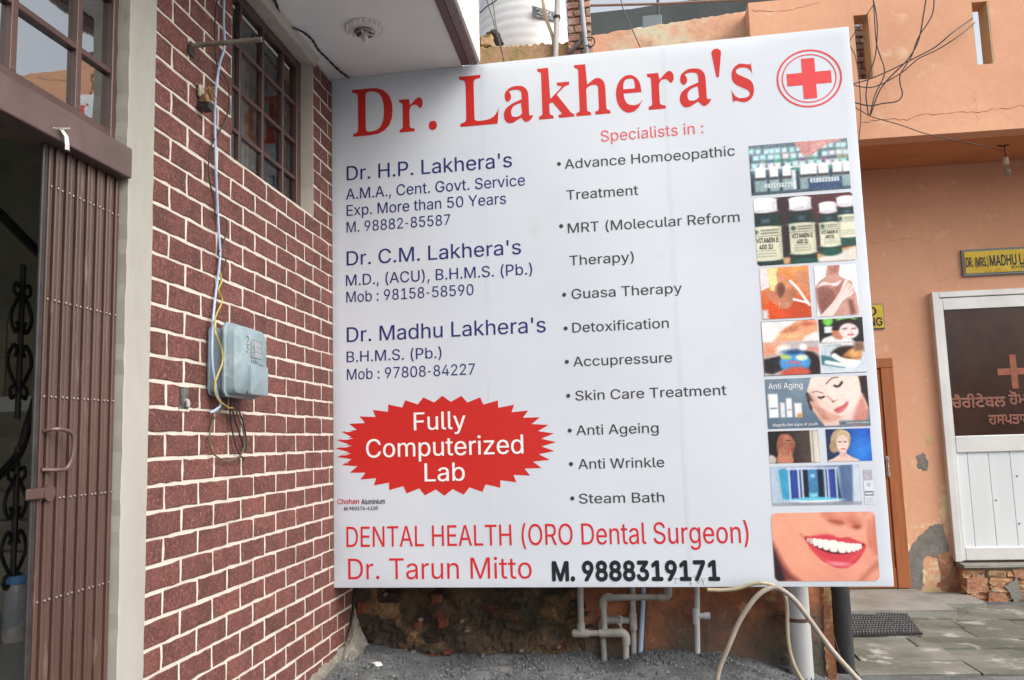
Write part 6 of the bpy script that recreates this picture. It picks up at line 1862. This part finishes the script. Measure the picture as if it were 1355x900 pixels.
patch([(1205, 785), (1235, 775), (1265, 790), (1262, 799), (1205, 796)], FY, .012, M_ochre, 'peeled_patch')
# brickwork base under the white door
rz = random.Random(17)
MB().box(4.74, 7.0, 5.06, 5.25, -.15, .262, j=.004).build('base_core', M_rawred, ob)
zz = -.08
while zz < .25:
    xx = 4.74 + rz.uniform(-.03, .02)
    while xx < 5.9:
        l = rz.uniform(.14, .22)
        MB().box(xx, xx + l - .012, 5.045 + rz.uniform(-.018, .012), 5.10, zz, min(zz + .058, .262), j=.011, ch=.012).build('brick', mat('base_brick', (.36, .15, .08), (.44, .32, .18), (.24, .19, .15), rough=1, scale=9, scale3=14, cut3=(.52, .66), bump=.9, bscale=40, bdist=.012, fine=.2, perobj=.2), ob)
        xx += l
    zz += .066
MB().box(4.72, 7.0, 5.02, 5.22, .264, .292, j=.008, ch=.006).build('threshold', M_step, ob)
for q_ in ([(1280, 765), (1300, 758), (1306, 772), (1290, 790), (1278, 785)], [(1310, 780), (1330, 770), (1334, 797), (1308, 800)], [(1338, 752), (1356, 750), (1358, 768), (1345, 765)]): patch(q_, 5.042, .010, M_rawred, 'bare_patch')
patch([(1330, 775), (1345, 765), (1352, 790), (1343, 799)], 5.03, .012, M_step, 'render_flake')

# hairline cracks in the parapet plaster
def crack(pts, Y, name='crack', wd=.0035, seed=1):
    r7 = random.Random(seed)
    P = [at(px, py, Y=Y) for px, py in pts]
    Q = []
    for a, b2 in zip(P, P[1:]):
        k7 = max(2, int((b2 - a).length / .03))
        for i in range(k7):
            q = a.lerp(b2, i / k7)
            Q.append((q.x + r7.uniform(-.006, .006), q.z + r7.uniform(-.010, .010)))
    b = MB()
    vs = []
    for i, (x, z) in enumerate(Q):
        h = wd * r7.uniform(.15, 1.0)
        vs += [(x, Y - .0015, z - h), (x + .001, Y - .0015, z + h)]
    b.add(vs, [(2 * i, 2 * i + 2, 2 * i + 3, 2 * i + 1) for i in range(len(Q) - 1)])
    return b.build(name, mat('crack_dark', (.20, .10, .055), rough=1, bump=0), ob, fixn=False)


crack([(1140, 163), (1165, 158), (1200, 158), (1222, 152), (1250, 150), (1290, 149), (1330, 143), (1380, 138)], 4.27, seed=3)
crack([(1288, 118), (1291, 140), (1293, 168)], 4.27, wd=.0025, seed=4)
crack([(1170, 100), (1172, 125), (1171, 150)], 4.27, wd=.002, seed=5)
crack([(994, 14), (1020, 16), (1050, 13), (1068, 7), (1090, 4)], 4.27, wd=.003, seed=6)
crack([(1242, 388), (1244, 372), (1262, 366)], FY, wd=.0018, seed=7)
crack([(1150, 322), (1200, 316), (1240, 320)], FY, wd=.0014, seed=8)
crack([(1190, 590), (1192, 660), (1194, 740)], FY, wd=.003, seed=9)

# aluminium door
ad = MB()
f_ = .085
ad.box(DX0, DX0 + .062, 5.165, 5.235, DZ0, DZ1, ch=.004).box(DX1 - .062, DX1, 5.165, 5.235, DZ0, DZ1, ch=.004).box(DX0 + .062, DX1 - .062, 5.165, 5.235, DZ1 - .055, DZ1, ch=.004)
adoor = ad.build('door', M_alu, ob)
b = MB()
LX0, LX1 = DX0 + .064, DX1 - .064
b.box(LX0, LX0 + .03, 5.178, 5.225, DZ0 + .01, DZ1 - .06, ch=.003).box(LX1 - .03, LX1, 5.178, 5.225, DZ0 + .01, DZ1 - .06, ch=.003)
b.box(LX0 + .03, LX1 - .03, 5.178, 5.225, 2.575, DZ1 - .06, ch=.003).box(LX0 + .03, LX1 - .03, 5.176, 5.226, 1.265, 1.415, ch=.006).box(LX0 + .03, LX1 - .03, 5.176, 5.226, DZ0 + .01, .425, ch=.006)
b.build('door_frame', M_alu, adoor)
M_tint = mat('dark_film_glass', (.034, .013, .009), (.05, .024, .017), rough=.12, scale=3, bump=.03, bscale=2, spec=.4)
MB().box(LX0 + .03, LX1 - .03, 5.196, 5.206, 1.41, 2.58).build('pane', M_tint, adoor)
xs = [LX0 + .03, 4.897, 5.078, 5.26, 5.44, 5.62, LX1 - .03]
for a, c_ in zip(xs, xs[1:]):
    MB().box(a + .0015, c_ - .0015, 5.194, 5.212, .42, 1.27, ch=.002).build('board', M_board, adoor)
b = MB()
for px, py in ((1273, 690), (1318, 662), (1349, 693), (1346, 630), (1320, 588)): c_ = at(px, py, Y=5.19); b.box(c_.x - .006, c_.x + .006, 5.188, 5.1945, c_.z - .006, c_.z + .006, ch=.002)
b.build('screw_head', M_dark, adoor)
b = MB().box(LX0 + .03, LX1 - .03, 5.19, 5.20, 1.409, 1.415)
b.build('glazing_bead', M_dark, adoor)
M_letter = mat('orange_sticker', (.30, .09, .05), (.20, .06, .035), rough=.6, scale=20, bump=0)
M_letter2 = mat('pale_sticker_edge', (.26, .19, .18), rough=.6, bump=0)
af = lambda u, v, d: Vector((u, 5.195 - d, v))
cx_, cz_ = 5.365, 1.978
b = MB().box(cx_ - .028, cx_ + .028, 5.1915, 5.195, cz_ - .15, cz_ + .16).box(cx_ - .14, cx_ - .029, 5.1915, 5.195, cz_ - .025, cz_ + .035).box(cx_ + .029, cx_ + .14, 5.1915, 5.195, cz_ - .025, cz_ + .035)
b.build('cross', M_letter, adoor)
for s_, x, z, cp, in (('ਚੈਰੀਟੇਬਲ', 4.80, 1.67, .084), ('ਹੋਮਿਓ', 5.30, 1.685, .084), ('ਹਸਪਤਾਲ', 5.11, 1.51, .08)):
    lettering(s_, x, {0: 5.265, 1: 5.57, 2: 5.475}[int(x > 5) + int(5 < x < 5.2)], z, cp, lambda u, v, d: af(u, v, d), 'gur', 24).build('lettering', M_letter2, adoor, fixn=False)
    lettering(s_, x, {0: 5.265, 1: 5.57, 2: 5.475}[int(x > 5) + int(5 < x < 5.2)], z, cp, lambda u, v, d: af(u, v, d + .0025), 'gur', 9).build('lettering', M_letter, adoor, fixn=False)

# brown door, partly hidden by the sign
bd = MB().box(4.205, 4.318, 5.185, 5.236, .07, 2.06, ch=.004).box(3.25, 3.36, 5.185, 5.236, .07, 2.06, ch=.004).box(3.25, 4.318, 5.183, 5.236, 2.061, 2.15, ch=.004)
bdoor = bd.build('door', M_brown_door, ob)
for x0, x1 in ((3.362, 3.78), (3.784, 4.202)):
    b = MB().box(x0, x1, 5.20, 5.23, .075, 2.058, ch=.003)
    b.box(x0 + .0, x1 - .0, 5.192, 5.1995, .075, .25, ch=.002)
    b.build('door_leaf', M_brown_door, bdoor)
b = MB()
lx = 4.185
b.box(lx, lx + .022, 5.176, 5.192, 1.07, 1.25, ch=.002)
for k_ in range(3): b.box(lx - .006, lx + .028, 5.170, 5.185, 1.08 + k_ * .07, 1.10 + k_ * .07, ch=.002)
b.tube([(lx + .011, 5.165, 1.06), (lx + .011, 5.165, 1.24)], .006, 8)
b.tube([(lx + .011, 5.165, 1.2), (lx + .02, 5.15, 1.215)], .005, 6)
b.build('bolt', mat('zinc_bolt', (.42, .41, .39), rough=.35, metal=.7, bump=0), bdoor)

# step and mat
stp = MB().box(3.3, 4.36, 4.26, 5.18, -.05, .066, j=.006, ch=.008)
o = stp.build('step', M_step, ob)
b = MB()
b.box(4.38, 4.75, 4.7, 5.2, -.05, .035, j=.008, ch=.008)
b.build('step_kerb', M_step, ob)
dm = empty('doormat', (3.65, 4.0, .02), 'dark grey knobbly rubber mat below the brown door step', 'doormat')
M_matt = mat('mat_rubber', (.062, .062, .064), (.10, .10, .10), rough=.9, scale=30, bump=.3)
b = MB()
r4 = random.Random(6)
A_, B_, C_, D_ = at(1120, 840, Z=.03), at(1221, 838, Z=.03), at(1200, 811, Z=.03), at(1112, 808, Z=.03)
def mp(u, v): return A_.lerp(B_, u).lerp(D_.lerp(C_, u), v)
b.add([mp(0, 0), mp(1, 0), mp(1, 1), mp(0, 1)] + [mp(*q) - Vector((0, 0, .012)) for q in ((0, 0), (1, 0), (1, 1), (0, 1))], [(0, 1, 2, 3), (7, 6, 5, 4), (0, 4, 5, 1), (1, 5, 6, 2), (2, 6, 7, 3), (3, 7, 4, 0)])
b.build('mat_base', M_dark, dm)
b = MB()
for j in range(11):
    for i in range(24):
        c_ = mp((i + .5 + .25 * (j % 2)) / 24.5, (j + .5) / 11)
        b.lathe(c_.x, c_.y, [(.013, .029), (.012, .042), (.007, .046)], 7)
o = b.build('mat_knob', M_matt, dm)
o['kind'] = 'stuff'

# plates on the orange wall
M_yel = mat('plate_yellow', (.62, .44, .035), (.52, .35, .03), (.42, .26, .05), rough=.6, scale=6, scale3=11, cut3=(.6, .75), bump=.1, fine=.06)
M_pframe = mat('plate_frame_grey', (.16, .19, .20), rough=.6, bump=.1)
np_ = empty('name_plate', (5.5, 5.21, 2.88), 'yellow hand-painted name plate with grey edge above the white door', 'name plate')
nx0, nz0, nx1, nz1 = 5.015, 2.885, 5.86, 3.135
MB().box(nx0, nx1, 5.205, 5.231, nz0, nz1, ch=.003).build('plate_board', M_pframe, np_)
MB().box(nx0 + .022, nx1 - .022, 5.198, 5.205, nz0 + .022, nz1 - .022).build('plate_face', M_yel, np_)
pf_ = lambda u, v, d: Vector((u, 5.198 - d, v))
lettering("DR.", 5.045, 5.105, 2.97, .085, pf_, 'sans', 22).build('lettering', M_black, np_, fixn=False)
lettering("(MRS.)", 5.125, 5.24, 2.97, .082, pf_, 'sans', 22).build('lettering', M_black, np_, fixn=False)
lettering("MADHU LAKHERA", 5.255, 5.80, 2.97, .095, pf_, 'sans', 22).build('lettering', M_black, np_, fixn=False)
lettering("B.H.M.S.", 5.44, 5.60, 2.938, .022, pf_, 'sans', 18).build('lettering', M_black, np_, fixn=False)
b = MB()
r5 = random.Random(3)
for i in range(22):
    x = 5.21 + i * .026
    b.tube([pf_(x, 2.912 + r5.uniform(0, .012), .001), pf_(x + r5.uniform(0, .012), 2.93, .001)], .002, 4)
    if i % 2: b.tube([pf_(x, 2.912, .001), pf_(x + .014, 2.914, .001)], .002, 4)
b.build('faded_lettering', mat('faded_orange_paint', (.60, .22, .04), rough=.6, bump=0), np_)
nk = empty('parking_plate', (4.1, 5.21, 2.42), 'small yellow no parking plate peeking out beside the signboard edge', 'sign')
MB().box(3.86, 4.288, 5.213, 5.231, 2.43, 2.668, ch=.003).build('plate_board', M_pframe, nk)
MB().box(3.87, 4.278, 5.208, 5.213, 2.44, 2.658).build('plate_face', M_yel, nk)
kf = lambda u, v, d: Vector((u, 5.208 - d, v))
lettering("NO", 4.05, 4.215, 2.56, .075, kf, 'sans', 22).build('lettering', M_black, nk, fixn=False)
lettering("PARKING", 3.885, 4.262, 2.46, .075, kf, 'sans', 22).build('lettering', M_black, nk, fixn=False)

# bulb hanging from the soffit
bb = empty('light_bulb', (5.28, 4.75, 3.97), 'bare light bulb in a pale holder hanging under the orange overhang', 'light bulb')
B0 = Vector((5.28, 4.75, 3.97))
MB().tube([B0, B0 - Vector((0, 0, .13))], .004, 6).tube([B0 + Vector((-.06, 0, .0)), B0 + Vector((-.02, 0, -.012)), B0 + Vector((.04, .0, .0))], .006, 6, smooth=3).build('flex', M_cable, bb)
MB().lathe(5.28, 4.75, [(.012, 3.86), (.024, 3.85), (.024, 3.80), (.018, 3.79)], 16).build('holder', mat('holder_cream', (.60, .52, .40), rough=.5, bump=0), bb, smooth=True)
MB().lathe(5.28, 4.75, [(.012, 3.79), (.018, 3.775), (.032, 3.745), (.034, 3.725), (.026, 3.70), (.008, 3.688)], 20).build('glass_bulb', mat('bulb_glass', (.55, .50, .45), rough=.08, bump=0, trans=.85, spec=.6), bb, smooth=True)

# ---- loose black cables at the right
def sky_wire(pts, r, label, Y=4.10, m_=None, name='cable'):
    P = [at(p[0], p[1], Y=(p[2] if len(p) > 2 else Y)) for p in pts]
    tag(MB().tube(P, r, 6, smooth=6).build(name, m_ or M_cable, smooth=True), label, 'cable')


sky_wire([(1148, -25), (1158, 10), (1161, 40), (1158, 75), (1150, 100), (1146, 125), (1149, 152)], .0055, 'black cable curving down past the left parapet slot beside the sign')
sky_wire([(1154, -25), (1157, 20), (1160, 58), (1170, 90), (1168, 105), (1158, 125), (1151, 152)], .005, 'black cable bulging right below the left parapet slot')
sky_wire([(1228, -20), (1222, 20), (1215, 55), (1200, 80), (1180, 100), (1164, 120), (1152, 152)], .006, 'black cable slanting down from the parapet top to the knot by the sign')
sky_wire([(1236, -20), (1234, 18), (1215, 50), (1206, 75), (1192, 97), (1191, 110), (1194, 125), (1187, 134), (1168, 137), (1150, 140), (1125, 134)], .0055, 'black cable hanging in a deep kinked loop on the orange parapet')
sky_wire([(1287, 24, 4.24), (1262, 42), (1238, 62), (1210, 77), (1180, 92), (1150, 105), (1125, 112)], .0055, 'upper of two black cables sweeping out of the open parapet slot')
sky_wire([(1290, 30, 4.24), (1268, 48), (1240, 66), (1215, 78), (1192, 97), (1160, 114), (1140, 115), (1122, 110)], .005, 'lower of two black cables sweeping out of the open parapet slot')
sky_wire([(1157, 5), (1145, 22), (1130, 45), (1124, 58), (1132, 75), (1137, 110), (1139, 150), (1137, 180), (1134, 205)], .0042, 'thin black cable dropping along the right edge of the sign')
sky_wire([(1120, 137), (1135, 144), (1150, 153), (1165, 158), (1190, 165), (1225, 177), (1260, 185), (1300, 193), (1328, 200, 4.70)], .0038, 'thin wire running from the cable knot to the hanging bulb', Y=4.15)

# ================================================================== LEFT ROOFTOP behind the sign
rf = empty('rooftop_house', (1.8, 4.5, 0), 'weathered house behind the signboard with mossy roof parapet and brick pier', 'house')
MB().box(.0, 3.06, 4.52, 9.0, 0, 4.9).build('wall', M_orange, rf)
b = MB()
P0, P1 = at(632, 61, Y=4.5), at(752, 54, Y=4.5)
nn = 40
r6 = random.Random(12)
vs = []
for i in range(nn + 1):
    t = i / nn
    x = P0.x + (P1.x - P0.x) * t
    z = P0.z + (P1.z - P0.z) * t + r6.uniform(-.014, .014)
    vs += [(x, 4.50, 4.6), (x, 4.50, z - .02), (x, 4.53, z), (x, 4.70, z), (x, 4.72, 4.6)]
b.add(vs, [(i * 5 + k_, i * 5 + k_ + 1, i * 5 + k_ + 6, i * 5 + k_ + 5) for i in range(nn) for k_ in range(4)])
b.build('mossy_parapet', M_moss, rf)
Q0, Q1 = at(783, 46, Y=4.5), at(992, 12, Y=4.5)
b = MB()
vs = []
for i in range(nn + 1):
    t = i / nn
    x = Q0.x + (Q1.x + .02 - Q0.x) * t
    z = Q0.z + (Q1.z - Q0.z) * t + r6.uniform(-.008, .008)
    vs += [(x, 4.50, 4.6), (x, 4.50, z - .012), (x, 4.52, z), (x, 4.68, z), (x, 4.70, 4.6)]
b.add(vs, [(i * 5 + k_, i * 5 + k_ + 1, i * 5 + k_ + 6, i * 5 + k_ + 5) for i in range(nn) for k_ in range(4)])
b.build('parapet', M_parapet, rf)
# brick pier
M_pier = mat('pier_brick', (.40, .20, .15), (.46, .33, .26), (.30, .26, .22), rough=1, scale=7, scale3=10, bump=.9, bscale=40, bdist=.01, fine=.15, perobj=.18)
MB().box(1.475, 1.675, 4.46, 4.70, 4.6, 6.6).build('pier_core', mat('pier_mortar', (.36, .33, .27), rough=1, bump=.8, scale=5), rf)
z = 4.98
i = 0
while z < 5.75:
    if i % 2 == 0:
        xs_ = [(1.470, 1.575), (1.59, 1.68)]
    else:
        xs_ = [(1.468, 1.52), (1.533, 1.63), (1.643, 1.682)]
    for a, c_ in xs_:
        MB().box(a, c_, 4.435, 4.50, z, z + .062, j=.005, ch=.007).build('brick', M_pier, rf)
    z += .078
    i += 1
# dark shed behind the parapet
shd = empty('rooftop_shed', (2.8, 6.5, 4.9), 'dark rooftop shed with a steel edge bar behind the orange parapet', 'shed')
s0, s1, s2 = at(780, 17.5, Y=6.4), at(880, 4.5, Y=6.4), at(1060, -18, Y=6.4)
vs = [(s0.x - .02, 6.4, 4.9), (s2.x, 6.4, 4.9), (s2.x, 6.4, s2.z), (s1.x, 6.4, s1.z), (at(835, 12, Y=6.4).x, 6.4, at(835, 12, Y=6.4).z), (at(822, 13.5, Y=6.4).x, 6.4, at(822, 13, Y=6.4).z), (s0.x, 6.4, s0.z)]
b = MB().prism([(v[0], v[2]) for v in vs], lambda u, v, k_: (u, 6.4 + 1.5 * (1 - k_), v))
b.build('shed_wall', mat('shed_dark_sheet', (.055, .068, .070), (.04, .05, .052), rough=.8, scale=2, bump=.2), shd)
b = MB()
for i in range(26):
    x = s0.x + .1 + i * .12
    b.box(x, x + .012, 6.385, 6.402, 4.95, 5.75)
b.build('sheet_rib', mat('shed_rib', (.045, .055, .057), rough=.7), shd)
MB().tube([at(775, 7.5, Y=4.9), at(880, 5, Y=4.9), at(1010, -2, Y=4.9)], .013, 10).build('edge_bar', mat('bar_rust', (.20, .14, .12), rough=.7), shd)
MB().tube([at(870, -12, Y=5.3), at(872, 40, Y=5.3)], .014, 8).build('post', mat('bar_dark', (.05, .05, .05), rough=.7), shd)
# grey box and tub on the parapet
gb = empty('metal_box', at(863, 38, Y=4.6), 'flat grey metal box standing on the orange roof parapet', 'box')
c0, c1 = at(850, 24, Y=4.6), at(876, 38, Y=4.6)
MB().box(c0.x, c1.x, 4.56, 4.64, c1.z - .02, c0.z, ch=.004).build('box_body', mat('box_grey', (.15, .18, .20), rough=.5, bump=.1), gb)
c2 = at(863, 36, Y=4.85)
b = MB()
for k_ in range(3): b.tube([(c2.x + .28 * math.cos(a) , 4.85 + .1 * math.sin(a), c2.z - .1 + .02 * k_ + .12 * math.sin(a)) for a in np.linspace(0, math.pi, 16)], .006, 5)
tag(b.build('coiled_pipe', mat('coil_clear', (.50, .54, .56), rough=.3, bump=0)), 'pale coiled plastic tubing behind the grey box on the parapet', 'tubing')
c3 = at(955, 28, Y=4.6)
b = MB().lathe(c3.x, 4.6, [(.030, c3.z - .03), (.034, c3.z + .03), (.026, c3.z + .036)], 12)
tag(b.build('plastic_cup', mat('cup_white', (.62, .63, .62), rough=.4, bump=0), smooth=True), 'small white plastic cup standing on the roof parapet', 'cup')

# water tank
wt = empty('water_tank', (1.0, 5.45, 4.9), 'white ribbed plastic water tank standing on the roof behind the parapet', 'water tank')
prof = [(.47, 4.92), (.475, 5.40)]
zt_ = 5.40
k_ = 0
while zt_ < 6.15:
    rr_ = .475 - .05 * max(0, (zt_ - 5.55)) ** 1
    prof += [(rr_, zt_), (rr_ + .003, zt_ + .02), (rr_ + .003, zt_ + .055), (rr_, zt_ + .075)]
    zt_ += .095
prof += [(.30, 6.35), (.2, 6.42)]
MB().lathe(.955, 5.45, prof, 48).build('tank_body', mat('tank_white', (.84, .85, .84), (.78, .79, .78), rough=.4, scale=3, bump=.05, fine=.02), wt, smooth=True)
L0, L1 = at(704, 8, Y=5.0), at(741, 28, Y=5.0)
b = MB()
vs = []
for i in range(9):
    t = i / 8
    x = L0.x + (L1.x - L0.x) * t - .02
    yq = 5.45 - math.sqrt(max(.0, .495 ** 2 - (x * 1.09 - .955 - .10) ** 2))
    q0 = at(704 + 37 * t, 7.5 + 10 * t, Y=yq)
    q1 = at(704 + 37 * t, 20 + 9 * t, Y=yq)
    vs += [(q0.x, yq, q1.z), (q0.x, yq, q0.z)]
b.add(vs, [(2 * i, 2 * i + 2, 2 * i + 3, 2 * i + 1) for i in range(8)])
o = b.build('tank_label', mat('label_slate', (.10, .12, .13), rough=.5, bump=0), wt, fixn=False)
b = MB()
for pts in ([(710, 12), (716, 13), (712, 18), (718, 20)], [(719, 14), (725, 21)], [(725, 15), (719, 20)], [(727, 22), (730, 15), (733, 24)], [(710, 21), (714, 22)], [(735, 19), (735, 26)]):
    P = []
    for px, py in pts:
        q = at(px, py, Y=5.0)
        yq = 5.45 - math.sqrt(max(.0, .495 ** 2 - (q.x * 1.09 - .955 - .12) ** 2)) - .008
        P.append(at(px, py, Y=yq))
    b.tube(P, .006, 5)
b.build('label_mark', mat('label_pale', (.6, .62, .62), rough=.5, bump=0), wt)
# lump of stone beside the tank
c4 = at(648, 55, Y=4.62)
b = MB().box(c4.x - .09, c4.x + .03, 4.56, 4.68, c4.z - .08, c4.z + .05, j=.02, ch=.02)
tag(b.build('stone_block', M_moss), 'rough mossy block on the parapet left of the water tank', 'stone')
b = MB().tube([at(644, 47, Y=4.7), at(654, 46, Y=4.7), at(662, 60, Y=4.7)], [.03, .05, .04], 8, smooth=4)
tag(b.build('cloth_bundle', mat('bundle_dark', (.05, .04, .035), rough=1)), 'dark bundle wedged between the mossy block and the water tank', 'bundle')

# pipes on the roof
b = empty('roof_pipe', at(735, 62, Y=4.47), 'thick grey vertical pipe in front of the white water tank', 'pipe')
MB().tube([at(735, 80, Y=4.46), at(737, 20, Y=4.46), at(738, -20, Y=4.46)], .026, 14).build('pipe_body', mat('roof_pipe_grey', (.48, .46, .43), (.40, .38, .35), rough=.6, scale=5), b, smooth=True)
c5 = at(737, 23, Y=4.46)
b2 = MB()
b2.tube([c5 + Vector((0, 0, -.012)), c5 + Vector((0, 0, .012))], .034, 14)
b2.build('clamp', M_dark, b)
tag(MB().tube([at(716, -20, Y=4.6), at(718, 0, Y=4.6), at(723, 25, Y=4.56), at(731, 48, Y=4.5), at(733, 62, Y=4.5)], .017, 10, smooth=5).build('roof_hose', mat('hose_tan', (.56, .42, .26), rough=.5), smooth=True),
    'tan hose curving down in front of the white water tank', 'hose')
tag(MB().tube([at(767, -20, Y=4.39), at(771, 20, Y=4.39), at(774, 50, Y=4.39), at(777, 75, Y=4.39)], .022, 12).build('roof_pipe', mat('roof_pipe_blue', (.30, .33, .35), (.24, .26, .28), rough=.6, scale=5), smooth=True),
    'blue-grey vertical pipe running down the brick pier', 'pipe')
tag(MB().tube([at(752, 70, Y=4.40), at(764, 60, Y=4.40), at(772, 52, Y=4.40)], .020, 8).build('iron_strut', mat('strut_dark', (.10, .08, .075), rough=.9)), 'short dark iron stub at the foot of the brick pier', 'strut')
tag(MB().tube([at(776, 60, Y=4.36), at(782, 62, Y=4.34), at(787, 57, Y=4.36), at(784, 50, Y=4.38), at(776, 50, Y=4.38)], .007, 6, smooth=4).build('pipe_bracket', M_dark), 'bent iron hook beside the blue-grey pipe on the pier', 'hook')
sky_wire([(642, -20), (645, 3), (652, 25), (657, 45), (662, 62), (668, 85)], .0050, 'left strand of black wire crossing the water tank', Y=4.3)
sky_wire([(648, -20), (653, 10), (656, 32), (660, 50), (664, 66), (667, 85)], .0045, 'right strand of black wire crossing the water tank', Y=4.3)
sky_wire([(635, 17), (645, 8), (657, 0), (663, -12)], .006, 'short black wire at the top left of the water tank', Y=4.5)
sky_wire([(818, -20), (824, 10), (835, 35), (848, 65)], .0052, 'lone black wire slanting down over the orange roof parapet', Y=4.4)
